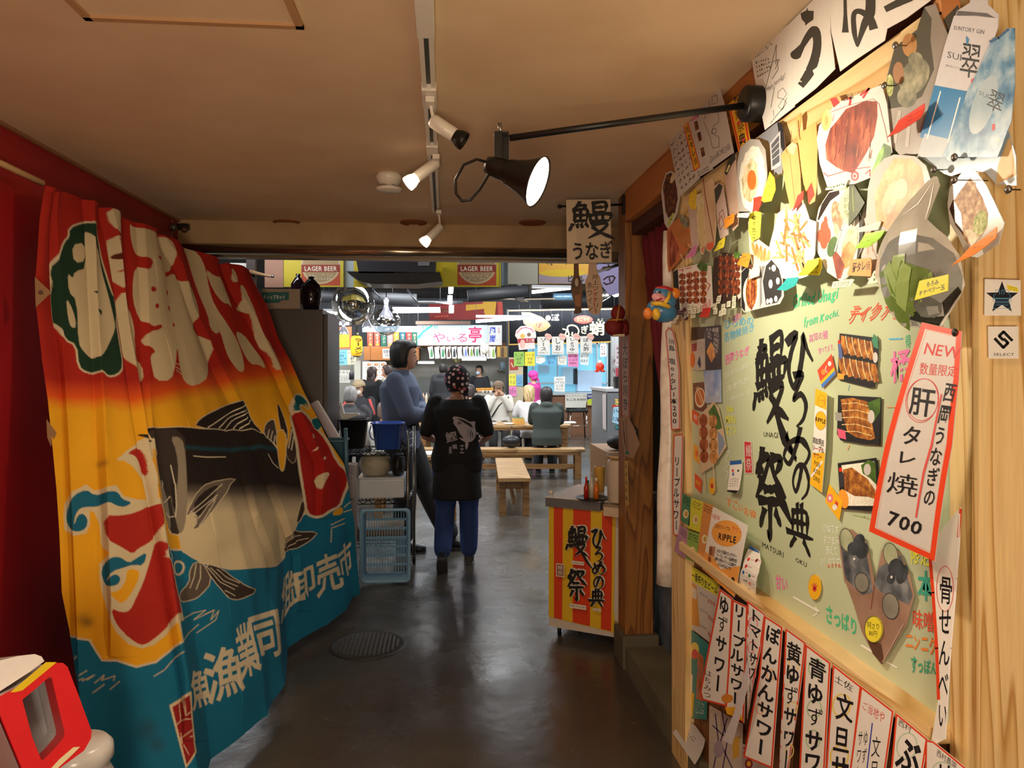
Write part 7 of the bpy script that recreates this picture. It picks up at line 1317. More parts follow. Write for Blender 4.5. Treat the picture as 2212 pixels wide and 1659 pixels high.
c=Card(planeY(q.y-R-.01),[(765,733),(766,733),(766,734)],BLK,0); c.t('ラーメン',[(764,730),(784,730),(784,766),(764,766)],BLK,v=True,b=.04); c.build('lettering',parent=root)
MB().tube([q+Vector((0,0,R*1.8)),Vector((q.x,q.y,3.3))],.006,BK2).build('cord',root)
q=onY(772,800,16); mb=MB(); mb.box(q,(.13,.02,.42),M('c4c2b4',.4),bev=.008); mb.box(q+Vector((0,0,.5)),(.05,.02,.6),M('a8aa98',.4)); mb.tube([q+Vector((0,0,.79)),Vector((q.x,q.y,3.3))],.003,BK2,4); mb.build('ladle_board',label='tall pale paddle hanging under the yellow lantern',cat='paddle')
yb(783,781,832,849,16.74,16.76,M('e4e0d6',.5)).tube([onY(800,782,16.75),Vector((onY(800,782,16.75).x,16.75,3.3))],.004,BK2,4).build('menu_backboard',label='white backboard carrying the grid of dish photos',cat='board')
GM='framed dish photos on the left stall'; n=0
for r in range(5):
 for k in range(3):
  x=650+k*84; y=1500+r*62-100
  c=bcard2([(x-40,y),(x+38,y-3),(x+38,y+50),(x-40,y+54)],M('d9d4c8',.5),Z2,16.735); c.nohang=1; c.e(x,y+25,26,16,M('b8684a')); c.e(x+4,y+24,14,8,M('e8b080'))
  c.build('dish_photo',f'small dish photo card, row {["one","two","three","four","five"][r]} and {["left","middle","right"][k]} column of the menu grid','photo card',GM)
c=bcard2([(185,1490),(420,1490),(420,1640),(190,1640)],M('dddad0',.5),Z2,16.5); c.scrib([(205,1555),(410,1555),(410,1625),(205,1625)],GREY,4,3,dens=9); [c.e(x,1515,16,18,M('b8b4a8'))for x in(205,245,300,345,390)]; c.build('notice_board','white notice with round fittings above the seated diners','notice')
q=onY(760,812,16.3); MB().lathe([(0,-.08),(.06,-.08),(.06,.06),(.03,.1),(0,.12)],M('2c2c30',.4),q,n=16).tube([q+Vector((0,0,.11)),Vector((q.x,q.y,3.3))],.003,BK2,4).build('thermos',label='dark kettle beside the white notice',cat='kettle')
def counter(x0,x1,yt,Y,m,top,lab,D=.6):
 a,b=onY(x0,yt,Y),onY(x1,yt,Y); z=a.z
 root=empty('stall_counter',Vector(((a.x+b.x)/2,Y,0)),lab,'counter')
 MB().box2((a.x,Y,0),(b.x,Y+D,z-.05),m).build('front_panel',root); MB().box2((a.x,Y-.06,z-.05),(b.x,Y+D,z),top).build('worktop',root); return root
counter(786,925,870,16.3,WDF,M('d8cfc0',.4),'wooden stall counter behind the seated diners at left')
counter(926,1092,850,16.3,M('6a6864',.4,.5),M('b8b4aa',.25,.7),'steel stall counter under the lit signboard')
c=bcard2([(1925,655-0),(2150,650),(2150,682),(1930,685)],M('e2962a',.5),Z4,16.237); c.scrib([(1940,660),(2140,656),(2140,678),(1940,680)],INK,1,4,dens=12); c.build('counter_strip','orange lettered strip along the steel counter edge','strip')
c=bcard2([(1345,800),(1420,805),(1415,1010),(1275,1000),(1320,900)],M('e0d428',.5),Z4,16.2); c.ls([[(1350+k*12,850),(1335+k*12,970)]for k in range(5)],4,M('8a8a2a')); c.build('yellow_menu','yellow menu sheet on the counter front beside the server','menu sheet')
GK='squeeze bottles and tubs on the stall counter'
for i,(x,y,r,h,col)in enumerate(((1250,560,22,90,'c8d4b0'),(1298,560,16,110,'e8a878'),(1338,560,16,110,'ecd8c0'),(1160,600,30,80,'e2ddd4'),(2010,640,20,60,'cfcac0'),(2055,640,18,60,'b8b4ac'),(2100,650,20,50,'d8d4cc'),(1830,560,18,50,'dcd4c8'))):
 q=P(680+x/5.53,720+y/5.53,16.6); q.z=onY(1000,850,16.3).z+.002 if x>1500 else onY(850,870,16.3).z; R=r/5.53*16.6/F; H=h/5.53*16.6/F
 if x<1500:q.y=16.5; q.z=onY(905,870,16.3).z+.002 if x>0 else 0
 MB().lathe([(0,0),(R,0),(R,H*.7),(R*.3,H*.85),(R*.2,H),(0,H)],M(col,.3),q,n=14).build('squeeze_bottle',label=['pale green squeeze bottle','orange squeeze bottle, left of the white one','cream squeeze bottle','wide white tub','left steel cup at the counter strip','middle steel cup at the counter strip','right white cup at the counter strip','small pale cup behind the server'][i]+' on the stall counter',cat='bottle' if i<3 else 'cup',group=GK)
mb=yb(1250,0,1251,1,17,17.1,STEEL)if 0 else MB();
a,b=onY(985,790,17.6),onY(1090,800,17.6); a,b=onY(905,815,17.6),onY(980,830,17.6); mb.box2((a.x,17.6,0),(b.x,18.0,a.z),M('6a6c6a',.3,.5)); mb.build('kitchen_shelves',label='steel shelves and stove along the kitchen wall',cat='shelf')
q=onY(988,784,17.0); MB().lathe([(0,0),(.11,0),(.12,.14),(.125,.15)],M('8a8462',.3,.6),q,n=20).tube([(q.x,q.y,q.z+.14),(q.x,q.y,3.3)],.006,BK2).build('hanging_pot',label='brass coloured pot hanging under the bottle cards',cat='pot')
for i,(x,y)in enumerate(((1085,790),(1062,832),(1010,812),(1040,803),(1079,840))):
 q=onY(x,y,17.6); MB().lathe([(0,-.1),(.07,-.1),(.06,.05),(.03,.1),(0,.1)],M(['9fb4c4','c9c8bc','8a9a9a','b8b8a0','6a7a70'][i],.3),q,n=14).box(q+Vector((0,.26,-.11)),(.16,.68,.02),STEEL).build('kitchen_vessel',label=['tall pale blue bag of supplies at the right of the kitchen','cream bowl low at the right of the kitchen','grey bowl in the middle of the kitchen','pale jar near the cook','green-grey jar at the right post of the kitchen'][i],cat='vessel',group='vessels in the kitchen')
mb=yb(1094,668,1099,942,16.70,16.78,M('1a1a1a',.4)); mb.build('stall_post',label='thin dark post between the two stalls',cat='post')
sb=[(345,858),(1850,835),(1850,1285),(355,1325)]
c=bcard2(sb,M('121317',.9,spec=.1),Z3,16.8); c.frame(sb,16,M('c99a3a',.5))
c.p([(530,890),(640,890),(800,950),(900,1030),(918,1070),(850,1130),(770,1150),(690,1120),(560,1040)],M('8a7a58',.5)); c.p([(670,1090),(760,990),(840,1000),(905,1060),(850,1125),(770,1145)],M('c0704a')); c.e(770,1060,50,34,M('9a4a34')); c.ls([[(740,1080),(760,1020),(800,1000)],[(780,1100),(820,1040)]],10,M('d8a078')); c.e(600,950,60,50,M('5a6a44')); c.e(885,965,34,36,M('b9b48a'))
c.t('ソース味\nしお味\nポン酢味',[(925,912),(1030,912),(1030,1005),(925,1005)],M('e2ddd0'),b=.01); c.e(1350,985,125,56,M('a82a1c')); c.t('たこやき',[(1265,950),(1435,950),(1435,1020),(1265,1020)],M('d88a4a'),b=.01); GD_=M('d9cf9a',.5)
c.t('たこ',[(1535,970),(1620,970),(1620,1010),(1535,1010)],GD_); c.t('ぎ',[(1310,1060),(1420,1060),(1420,1190),(1310,1190)],GD_,b=.02); c.t('蛸',[(1425,1000),(1640,1000),(1640,1215),(1425,1215)],GD_,b=.04)
c.bl([(1075,1110),(1130,1130),(1110,1190),(1160,1190),(1140,1090),(1190,1060),(1260,1080),(1290,1140),(1260,1190),(1200,1190),(1210,1150)],[18]*11,GD_); c.build('takoyaki_signboard','long black signboard with gold frame and cream lettering','signboard')
c=bcard2([(475,1240),(445,1200),(460,1130),(520,1075),(590,1065),(670,1085),(720,1150),(725,1220),(700,1245),(712,1370),(500,1390)],M('dcd0c8',.5),Z3,16.6); c.ls([[(470,1160),(530,1100),(590,1090),(660,1110),(690,1150)]],18,M('d88a94')); c.e(630,1185,26,26,M('7a5a4a')); c.e(545,1205,30,30,M('e8b048')); c.p([(480,1240),(705,1230),(705,1290),(480,1300)],M('b03038')); c.t('たこ焼',[(590,1235),(700,1235),(700,1285),(590,1285)],PW); c.e(545,1310,34,60,M('e0b0a0')); c.build('round_poster','white round-topped poster with red band at the left of the signboard','poster')
GS4='flavour papers hanging from the signboard'
for i,(x0,x1,tx,lab)in enumerate(((740,905,'ソース','white flavour paper reading sauce'),(932,1092,'しお','white flavour paper reading salt'),(1124,1282,'しょうゆ','white flavour paper reading soy sauce'),(1310,1465,'ぽん酢','white flavour paper reading ponzu'))):
 c=bcard2([(x0,1215-i*3),(x1,1210-i*3),(x1+4,1452-i*6),(x0+5,1455-i*6)],M('d9d5cb',.5),Z3,16.55); c.t(tx,[(x0+35,1225),(x1-40,1225),(x1-36,1405),(x0+40,1405)],INK,v=True,b=.02); c.t('1皿8個入り',[(x0+12,1412),(x1-12,1412),(x1-10,1440),(x0+14,1440)],M('3a4a3a')); c.build('flavour_paper',lab,'paper',GS4)
 x=x1-20; c=bcard2([(x-48,1190),(x-20,1165),(x+30,1180),(x+52,1220),(x+30,1255),(x-15,1248)],M('e8b8a8',.5),Z3,16.5); c.t('おすすめ',[(x-30,1190),(x+35,1195),(x+35,1235),(x-30,1230)],REDI); c.build('pink_tag','small pink blob tag at the corner of the '+lab.split('reading ')[1]+' paper','tag','pink tags on the flavour papers')
GN='coloured notes under the signboard'
for out,m_,tx,lab in(([(430,1415),(565,1410),(570,1600),(430,1605)],'8fb848','たこ焼\nねぎ\n500','lime green note'),([(575,1415),(708,1410),(712,1600),(575,1600)],'d8ca28','ソース\nマヨ\n700','bright yellow note'),([(722,1475),(780,1460),(840,1490),(845,1540),(780,1575),(725,1560)],'dcd8cc','8ヶ\n入り','white cloud-shaped note, left one'),([(860,1465),(990,1455),(985,1590),(865,1600)],'5aa0c8','生ビール\n酎ハイ','blue note'),([(1010,1470),(1130,1460),(1130,1590),(1015,1585)],'d4d0c4','¥1000\nちょい\nのみ','white cloud-shaped note, right one'),([(1145,1440),(1285,1435),(1285,1615),(1150,1605)],'d878a8','ポン酢\nマヨネ\n¥800','pink note'),([(1305,1440),(1425,1435),(1420,1590),(1310,1580)],'d0dcdc','チーズ\n明太子','pale bluish note right of the pink one')):
 c=bcard2(out,M(m_,.5),Z3,16.69); c.t(tx,[(out[0][0]+10,out[0][1]+20),(out[1][0]-10,out[1][1]+20),(out[1][0]-10,out[-1][1]-20),(out[0][0]+10,out[-1][1]-20)],M('2a2a34'),j=.04,b=.01); c.build('coloured_note',lab+' hanging under the signboard','note',GN)
c=bcard2([(372,1510),(482,1510),(486,1650),(378,1655)],M('a8281e',.5),Z3,16.715); c.nohang=1; c.ls([[(395,1560),(420,1620),(450,1600),(470,1550)]],12,M('e8c8a8')); c.build('red_poster','small red poster beside the thin dark stall post','poster')
for out,m_,lab,tx in(([(325,490),(410,485),(414,625),(328,628)],'d8d03a','yellow note low on the stall post','やき\nそば'),([(415,500),(492,495),(495,630),(415,632)],'6a9fc0','blue note beside the low yellow one','うどん'),([(328,635),(418,632),(420,750),(332,755)],'e080b4','pink note below the low yellow one','お好み'),([(868,520),(1000,515),(995,700),(870,695)],'d6d4cc','white handwritten sheet hung in front of the kitchen window','本日の\nおすすめ\nたこ焼\nセット')):
 c=bcard2(out,M(m_,.5),Z5,16.715 if out[0][0]<800 else 16.2); c.nohang=out[0][0]<800; c.t(tx,[(out[0][0]+8,out[0][1]+12),(out[1][0]-8,out[1][1]+12),(out[2][0]-8,out[2][1]-12),(out[3][0]+8,out[3][1]-12)],M('2a2a44'),j=.04); c.build('coloured_note',lab,'note','notes around the pink bandana')
mb=yb(1099,772,1130,942,16.72,16.76,M('b9ab8c',.6)); mb.build('notice_screen',label='beige screen with coloured notes beside the thin dark post',cat='panel')
WN=M('7fc3dc',.3,em=.55,name='window_glow')
mb=yb(1140,742,1312,850,17.9,17.95,WN); mb.build('window_1',kind='structure')
mb=MB()
for x in(1152,1205,1246,1290,1312):yb(x-1.5,740,x+1.5,850,17.8,17.88,M('cfdfe4',.4),mb)
yb(1140,826,1312,829,17.8,17.88,M('cfdfe4',.4),mb); yb(1140,740,1312,744,17.8,17.88,M('cfdfe4',.4),mb); mb.build('window_2',kind='structure')
for x0,y0,x1,y1,col,lab in((1165,788,1187,806,'9cc8e4','pale blue paper on the kitchen window'),(1215,793,1238,830,'a8d0e8','tall pale blue towel dispenser in the window'),(1248,800,1300,845,'b8d4f0','clear plastic hoods behind the counter glass'),(1241,796,1247,830,'2c3034','dark narrow pillar in the kitchen window')):
 yb(x0,y0,x1,y1,17.6,17.9,M(col,.3,em=.15 if col[0]!='2' else 0)).build('window_item',label=lab,cat='fitting',group='fittings in the kitchen window')
counter(1094,1312,849,16.9,M('7a5238',.5),M('a8b0b4',.3),'brown fronted takoyaki counter under the kitchen window',1.0)
q=onY(1296,792,16.3); R=9.5*16.3/F
root=empty('octopus_lantern',q-Vector((0,0,R*1.3)),'red inflatable octopus with a white headband hanging at the window','octopus balloon'); mb=MB(); mb.ball(q,R,M('e03a20',.3,em=.15),18)
for k in range(6):t_=k*math.pi/3; mb.tube([q+Vector((math.cos(t_)*R*.6,math.sin(t_)*R*.6,-R*.7)),q+Vector((math.cos(t_)*R*1.2,math.sin(t_)*R*1.2,-R*1.2))],[R*.25,R*.15],M('e03a20',.3,em=.15),8)
mb.build('body',root); MB().ball(q+Vector((0,0,R*1.1)),R*.45,PW,12).build('headband',root); MB().tube([q+Vector((0,0,R)),Vector((q.x,q.y,3.3))],.004,BK2).build('string',root)
for s2 in(-.4,.4):MB().ball(q+Vector((s2*R,-R*.9,.1*R)),R*.12,BLK,8).build('eye',root)
c=bcard2([(1000,730),(1255,722),(1258,800),(1240,905),(998,912)],M('d0ccc0',.5),Z5,16.82); c.t('テイクアウト OK',[(1010,735),(1250,730),(1250,765),(1010,770)],M('3a3a34')); c.t('たこ焼 ¥1000',[(1010,775),(1250,770),(1250,810),(1010,815)],INK,b=.02); c.build('counter_paper','white paper with a price on the takoyaki counter front','paper')
c=bcard2([(1260,725),(1440,722),(1450,770),(1420,858),(1262,862)],M('c4b06a',.5),Z5,16.82); c.p([(1262,725),(1350,722),(1400,760),(1340,800),(1262,790)],M('2a3a7a')); c.e(1300,815,34,34,M('b8c81c')); c.t('味自慢',[(1270,735),(1340,735),(1340,770),(1270,770)],PW); c.build('counter_poster','colourful poster on the takoyaki counter front at right','poster')
q=onZ(1247,931,0); q=P(1247,931,16.3); q.z=0; s2=.0102
root=empty('bar_chair',q,'black low-backed bar chair with steel legs at the takoyaki counter','chair')
hz=.62; mb=MB(); mb.box(q+Vector((0,0,hz)),(.42,.38,.05),BK2,bev=.01); mb.build('seat',root)
MB().tube([q+Vector((-.23,.0,.60)),q+Vector((-.22,.17,.66)),q+Vector((.22,.17,.66)),q+Vector((.23,0,.60))],.022,BK2).build('backrest',root)
for sx,sy in((-1,-1),(1,-1),(-1,1),(1,1)):MB().tube([q+Vector((sx*.17,sy*.15,hz)),q+Vector((sx*.21,sy*.19,0))],.014,CHROME if sy<0 else BK2,8).build('leg',root)
MB().tube([q+Vector((-.19,-.17,.3)),q+Vector((.19,-.17,.3))],.01,CHROME).build('footrest',root)
mb=MB(); a,b=P(1287,960,13.0),P(1308,960,13.0); mb.box2((a.x,12.8,0),(b.x,13.2,onY(1290,905,12.8).z),M('9a6a3a',.5)); mb.box2((a.x+.08,13.0,0),(b.x,13.4,onY(1290,878,13).z),M('a8763f',.5)); mb.build('wooden_steps',label='small stepped wooden stand beside the grey cabinet',cat='stand')
a,b=onY(1312,850,9.2),onY(1352,850,9.2)
root=empty('grey_cabinet',Vector(((a.x+b.x)/2,9.3,0)),'grey cabinet plastered with papers just left of the wooden post','cabinet')
MB().box2((a.x,9.2,0),(b.x+.3,10.2,onY(1330,846,9.2).z),M('6c6e70',.4)).build('body',root); MB().box2((a.x-.02,9.18,onY(1330,846,9.2).z),(b.x+.32,10.2,onY(1330,840,9.2).z),M('a8aaac',.4)).build('top',root);
c=Card(planeX(a.x),[(1303,852),(1311,850),(1311,930),(1304,925)],M('c4b8b4',.5),.01); c.build('side_poster',parent=root,label='pale poster on the side')
for i,(out,m_,lab)in enumerate((([(1322,875),(1338,872),(1336,880),(1324,884)],'d04a30','small red note on the grey cabinet'),([(1325,880),(1340,878),(1337,917),(1322,912)],'9cc4d8','blue and white leaflet on the grey cabinet'),([(1328,862),(1342,862),(1342,874),(1330,876)],'e0c060','yellow leaflet on the grey cabinet'),([(1328,918),(1340,918),(1340,926),(1330,928)],'3a8a88','small teal note on the grey cabinet'))):
 c=Card(planeY(9.197),out,M(m_,.5),i*.002); c.nohang=1; c.scrib([out[0],out[1],out[2],out[3]],M('3a4a5a'),2,1,dens=3); c.build('leaflet',lab,'leaflet','leaflets on the grey cabinet')
q=onY(1332,843,9.4); MB().box(Vector((q.x,q.y,onY(1330,840,9.2).z+.077)),(.06,.10,.15),BK2).build('card_reader',label='small black device standing on the grey cabinet',cat='device')
for i,(x0,y0,x1,y1,Y,col,lab)in enumerate(((1296,744,1310,770,15.6,'dcdcd4','white paper by the right end of the kitchen window'),(1329,745,1345,790,10.5,'d8c8cc','pale pink lettered poster high by the wooden post'),(1330,795,1346,838,10.5,'b83a4a','red and blue poster by the wooden post'),(1322,770,1331,850,11.0,'8a8c88','grey narrow panel by the wooden post'))):
 c=bcard2([(x0,y0),(x1,y0-1),(x1,y1),(x0,y1+1)],M(col,.5),None,Y); c.scrib([(x0+2,y0+3),(x1-2,y0+3),(x1-2,y1-3),(x0+2,y1-3)],M('7a3a5a'),4,1,dens=2); c.build('wall_poster',lab,'poster','posters by the wooden post')
a=onY(1346,745,10.5); MB().box2((onY(1322,800,11).x,11.02,0),(onY(1350,800,11).x+1.0,11.1,2.3),M('8d8f90',.6)).build('partition',kind='structure')
q=P(1345,985,5.6); mb=MB(); mb.box2((q.x-.11,5.5,0),(q.x+.25,6.2,onY(1340,975,5.6).z),M('a07448',.5)); mb.build('wooden_counter',label='tan wooden counter end behind the cream pot',cat='counter')
zc_=onY(1340,975,5.6).z; q=P(1340,958,5.8); q.z=zc_+.062; MB().ball(q,.11,M('2a2b2c',.5),16,(1,.8,.55)).build('dark_bag',label='dark bag lying on the tan counter behind the pot',cat='bag')
# ================================================================ CART, TABLES, BENCHES
def onF(px,py):return onZ(px,py,0)
yf,yk=5.62,6.02
xr=onY(881,1100,yf).x; xl=xr-.515
zt_=onY(820,976,yf).z; zm=onY(820,1080,yf).z; zl=.16
root=empty('wire_cart',Vector(((xl+xr)/2,5.8,0)),'black wire shelf cart with chrome posts beside the flag','cart')
CHR=M('8d8a84',.25,.9)
for x,y in((xl,yf),(xr,yf),(xl,yk),(xr+.03,yk)):MB().tube([(x,y,.07),(x,y,zt_+.16)],.012,CHR,10).build('post',root); MB().lathe([(0,-.012),(.035,-.012),(.035,.012),(0,.012)],BK2,(x,y,.036),(1,0,0),14).box((x,y,.062),(.035,.03,.03),BK2).build('caster',root)
for z in(zt_,zm,zl+.1):
 mb=MB()
 for y in(yf,yk):
  for dz in(0,-.03):mb.tube([(xl,y,z+dz),(xr,y,z+dz)],.004,BK2,6)
  n=14
  for k in range(n):a=xl+(xr-xl)*k/n; b=xl+(xr-xl)*(k+1)/n; mb.tube([(a,y,z-.03*(k%2)),(b,y,z-.03*((k+1)%2))],.003,BK2,5)
 for x in(xl,xr):
  for dz in(0,-.03):mb.tube([(x,yf,z+dz),(x,yk,z+dz)],.004,BK2,6)
 for k in range(1,18):x=xl+(xr-xl)*k/18; mb.tube([(x,yf,z),(x,yk,z)],.0025,BK2,5)
 mb.build('wire_shelf',root)
mb=MB()
for dz in(.03,.08,.13):mb.tube([(xr+.005,yf,zt_+dz),(xr+.03,yk,zt_+dz)],.004,CHR,6)
for z0,z1 in((zm,zm+.14),(zm+.02,zm+.2)):mb.tube([(xr+.01,yf,z0),(xr+.03,yk,z0+.02)],.004,CHR,6)
mb.build('side_rail',root)
def tub(name,c,z,w0,w1,d0,d1,h,m,lab,cat,n=32,sq=3.0,lip=.012,extra=None,parts=None):
 """open tapered tub with rounded-square plan"""
 def rg(w,d,zz):return[Vector((c[0]+w*math.copysign(abs(math.cos(t))**(2/sq),math.cos(t)),c[1]+d*math.copysign(abs(math.sin(t))**(2/sq),math.sin(t)),zz))for t in[2*math.pi*k/n for k in range(n)]]
 mb=MB(); mb.rings([rg(w0*.96,d0*.96,z),rg(w0,d0,z+.004),rg(w1,d1,z+h),rg(w1+lip,d1+lip,z+h),rg(w1+lip,d1+lip,z+h+.008),rg(w1-.004,d1-.004,z+h+.008),rg(w0-.004,d0-.004,z+.01)],m,sm=True)
 if extra:extra(mb)
 return mb.build(name,label=lab,cat=cat)
cx_=onY(838,960,5.8)
h=onY(838,915,5.75).z-zt_-.008
root=tub('blue_bucket',(cx_.x,5.8),zt_+.006,.095,.12,.10,.13,h,M('3358b8',.25),'bright blue rectangular wash bucket on top of the wire cart','bucket',extra=lambda mb:(mb.tube([(cx_.x-.128,5.8,zt_+h-.01),(cx_.x-.142,5.8,zt_+h-.06),(cx_.x-.132,5.8,zt_+.09),(cx_.x-.108,5.8,zt_+.07)],.005,M('3358b8',.25),6),mb.tube([(cx_.x+.128,5.8,zt_+h-.01),(cx_.x+.142,5.8,zt_+h-.06),(cx_.x+.132,5.8,zt_+.09),(cx_.x+.108,5.8,zt_+.07)],.005,M('3358b8',.25),6)))
cb_=onY(762,960,5.85); hb=onY(762,907,5.8).z-zt_-.008
root=tub('black_tub',(cb_.x+.012,5.85),zt_+.006,.08,.102,.08,.11,hb,M('1c1c1e',.4),'black rectangular tub on the wire cart left of the blue bucket','tub',sq=6)
q=onY(742,905,5.85)+Vector((0,0,.03)); mb=MB(); mb.prism([q+Vector((-.02,.02,-.05)),q+Vector((.12,.02,.0)),q+Vector((.11,.02,.012)),q+Vector((.0,.02,.012)),q+Vector((-.02,.02,.10)),q+Vector((-.03,.02,.1))],(0,.05,0),M('e4e2dc',.4)); mb.build('white_rag',label='white bent scraper lying on the rim of the black tub',cat='scraper')
cc=onY(722,960,5.05)
root=tub('blue_crate',(cc.x-.02,5.06),.0,.08,.10,.08,.10,onY(722,950,5.0).z-.01,M('4f7890',.35),'blue-grey tall plastic crate between the flag and the cart','crate',sq=7,extra=lambda mb:mb.tube([(cc.x+.085,4.97,onY(722,925,4.97).z),(cc.x+.09,4.97,onY(722,985,4.97).z),(cc.x+.07,4.98,.05)],.014,M('4f7890',.35),8))
pts=[onY(671,872,5.45),onY(684,864,5.45),onY(742,962,5.45),onY(752,1262,5.45),onY(700,1262,5.45)]
mb=MB(); pts[3].z=max(.12,pts[3].z); mb.prism([onY(671,872,5.19),onY(684,865,5.19),onY(745,968,5.19),onY(738,980,5.19),onY(724,972,5.19)],(0,.02,0),M('c9c0d2',.5));
mb.prism([onY(684,865,5.19)+Vector((.0,.005,0)),onY(688,866,5.19)+Vector((0,.005,0)),onY(745,962,5.19)+Vector((0,.005,0)),onY(745,968,5.19)+Vector((0,.005,0))],(0,.02,0),M('f0eef4',.4)); o_=mb.build('white_board',label='slanted white and lavender board leaning behind the flag edge',cat='board')
a,b=onY(745,1000,5.5),onY(774,1262,5.5)
root=empty('drawer_unit',Vector(((a.x+b.x)/2,5.5,0)),'translucent pale grey plastic drawer unit beside the flag edge','drawer unit'); TR=M('a8a2ac',.25)
MB().box2((a.x-.06,5.4,0),(b.x,5.53,a.z),TR,.01).build('body',root)
for k in range(4):MB().box2((a.x-.05,5.385,.04+k*.2),(b.x-.015,5.40,.21+k*.2),M('b9b4be',.2),.004).build('drawer',root)
a,b=onY(775,1073,5.68),onY(873,1024,5.68)
mb=MB(); mb.box2((a.x,5.66,zm+.006),(b.x,5.98,zm+.15),M('dde4ea',.2),.012); mb.box2((a.x-.008,5.65,zm+.15),(b.x+.008,5.99,zm+.162),M('d8dee4',.2),.004); mb.build('storage_tote',label='clear pale storage tote on the middle shelf of the cart',cat='tote')
mb=MB(); BG=M('b9b09a',.6);
def bag(mb,x0,x1,z0,z1,y,m,s=0):
 R_=[]
 for k in range(9):
  z=z0+(z1-z0)*k/8; f=.82+.2*math.sin(k/8*math.pi); R_.append([Vector(((x0+x1)/2+(x1-x0)/2*f*math.cos(t)*(1+.05*math.sin(5*t+k+s)),y+.13*f*math.sin(t)*(1+.06*math.sin(7*t+k*2)),z))for t in[2*math.pi*i/28 for i in range(28)]])
 mb.rings(R_,m)
a,b=onY(777,1000,5.8).x,onY(843,1000,5.8).x; bag(mb,a,b,zm+.165,zt_-.035,5.82,BG); mb.build('beige_bag',label='crumpled beige cloth bag on the cart above the clear tote',cat='bag')
mb=MB(); a,b=onY(846,1000,5.8).x,onY(874,1000,5.8).x; bag(mb,a,b,zm+.165,zt_-.04,5.82,M('161617',.5),2); mb.build('black_bag',label='black cloth bag on the cart beside the beige one',cat='bag')
mb=MB(); a,b=onY(778,1000,5.85).x,onY(872,1000,5.85).x; mb.box2((a,5.66,zl+.106),(b,5.98,zl+.20),M('8a6a44',.6),.01); mb.build('brown_tray',label='low brown tray on the bottom shelf of the cart',cat='tray')
x0,x1=onY(777,1180,5.46).x,onY(887,1180,5.46).x; z0,z1=.012,onY(830,1098,5.46).z; BB=M('8abbe0',.3); BBd=M('72a4cc',.4)
root=empty('blue_basket',Vector(((x0+x1)/2,5.46,0)),'light blue slotted plastic basket standing upright against the cart','basket')
def rr(x0,x1,z0,z1,y,r=.035,n=5):
 P_=[]
 for cx2,cz2,t0 in((x1-r,z1-r,0),(x0+r,z1-r,90),(x0+r,z0+r,180),(x1-r,z0+r,270)):
  for k in range(n+1):t=math.radians(t0+90*k/n); P_.append(Vector((cx2+r*math.cos(t),y,cz2+r*math.sin(t))))
 return P_
mb=MB(); mb.rings([rr(x0,x1,z0,z1,5.45),rr(x0,x1,z0,z1,5.435),rr(x0+.018,x1-.018,z0+.018,z1-.018,5.435),rr(x0+.035,x1-.035,z0+.035,z1-.035,5.565),rr(x0+.030,x1-.030,z0+.030,z1-.030,5.57),rr(x0+.012,x1-.012,z0+.012,z1-.012,5.45)],BB,caps=False); mb.build('rim_and_sides',root)
mb=MB(); nx,nz=15,18
for i in range(nx+1):x=x0+.035+(x1-x0-.07)*i/nx; mb.box2((x-.003,5.560,z0+.035),(x+.003,5.568,z1-.035),BBd)
for k in range(8):z=z0+.035+(z1-z0-.07)*k/7; mb.box2((x0+.035,5.562,z-.008),(x1-.035,5.569,z+.008),BBd)
for k in range(11):
 z=z0+.18+k*.012; mb.box2((x0+.04,5.563,z-.003),(x1-.04,5.568,z+.003),BBd)
mb.build('slotted_bottom',root)
WT,WB=W_TABLE,wood('wood_bench','946a3c','855c32','60401f',(.6,4,4),3,.4,3)
def frame_table(name,lab,cat,c,L,Wd,z,th,ang=0,leg=.07,grp=None,m=WT,lm=WB,str_z=None):
 root=empty(name,Vector((c[0],c[1],0)),lab,cat,grp); R=Matrix.Rotation(ang,3,'Z'); C0=Vector((c[0],c[1],0))
 def bx(mb,cc,d,m):mb.box(C0+R@Vector(cc),d,m,R,.004)
 mb=MB(); bx(mb,(0,0,z-th/2),(L,Wd,th),m); mb.build('top' if cat=='table' else 'seat',root)
 for sx in(-1,1):
  for sy in(-1,1):mb=MB(); bx(mb,(sx*(L/2-.10),sy*(Wd/2-leg/2-.01),(z-th)/2),(leg,leg,z-th-.001),lm); mb.build('leg',root)
  if Wd>.28:mb=MB(); bx(mb,(sx*(L/2-.10),0,z-th-.05),(leg*.6,Wd-2*leg-.02,.07),lm); mb.build('crossbar',root)
 if str_z:mb=MB(); bx(mb,(0,0,str_z),(L-.2-leg,.035,.07),lm); mb.build('stretcher',root)
 mb=MB(); bx(mb,(0,-(Wd/2-.02),z-th-.021),(L-.2-leg,.02,.04),lm); mb.build('apron_rail',root)
 return root
b0,b1=P(905,1030,10.55),P(1256,1030,10.55)
zb=.42; frame_table('long_bench','long wooden bench with the seated woman in the green jacket','bench',((b0.x+b1.x)/2,(b0.y+b1.y)/2+.05),(b1-b0).length+.1,.32,zb,.04,math.atan2(b1.y-b0.y,b1.x-b0.x),.09,'wooden benches',str_z=.16)
b0,b1=P(905,940,11.45),P(1232,940,11.45)
frame_table('long_table','long wooden dining table in front of the diners, with lunches on it','table',((b0.x+b1.x)/2,(b0.y+b1.y)/2+.1),(b1-b0).length,.75,.70,.035,math.atan2(b1.y-b0.y,b1.x-b0.x),.09,'long dining tables',str_z=.2)
TBL=(b0,b1)
a,b=P(1112,1122,7.75),P(1098,1050,9.6)
frame_table('short_bench','wooden bench seen end-on in the middle of the aisle','bench',((a.x+b.x)/2+.0,(a.y+b.y)/2),1.75,.34,.41,.04,math.atan2((b-a).y,(b-a).x),.07,'wooden benches',str_z=.14)
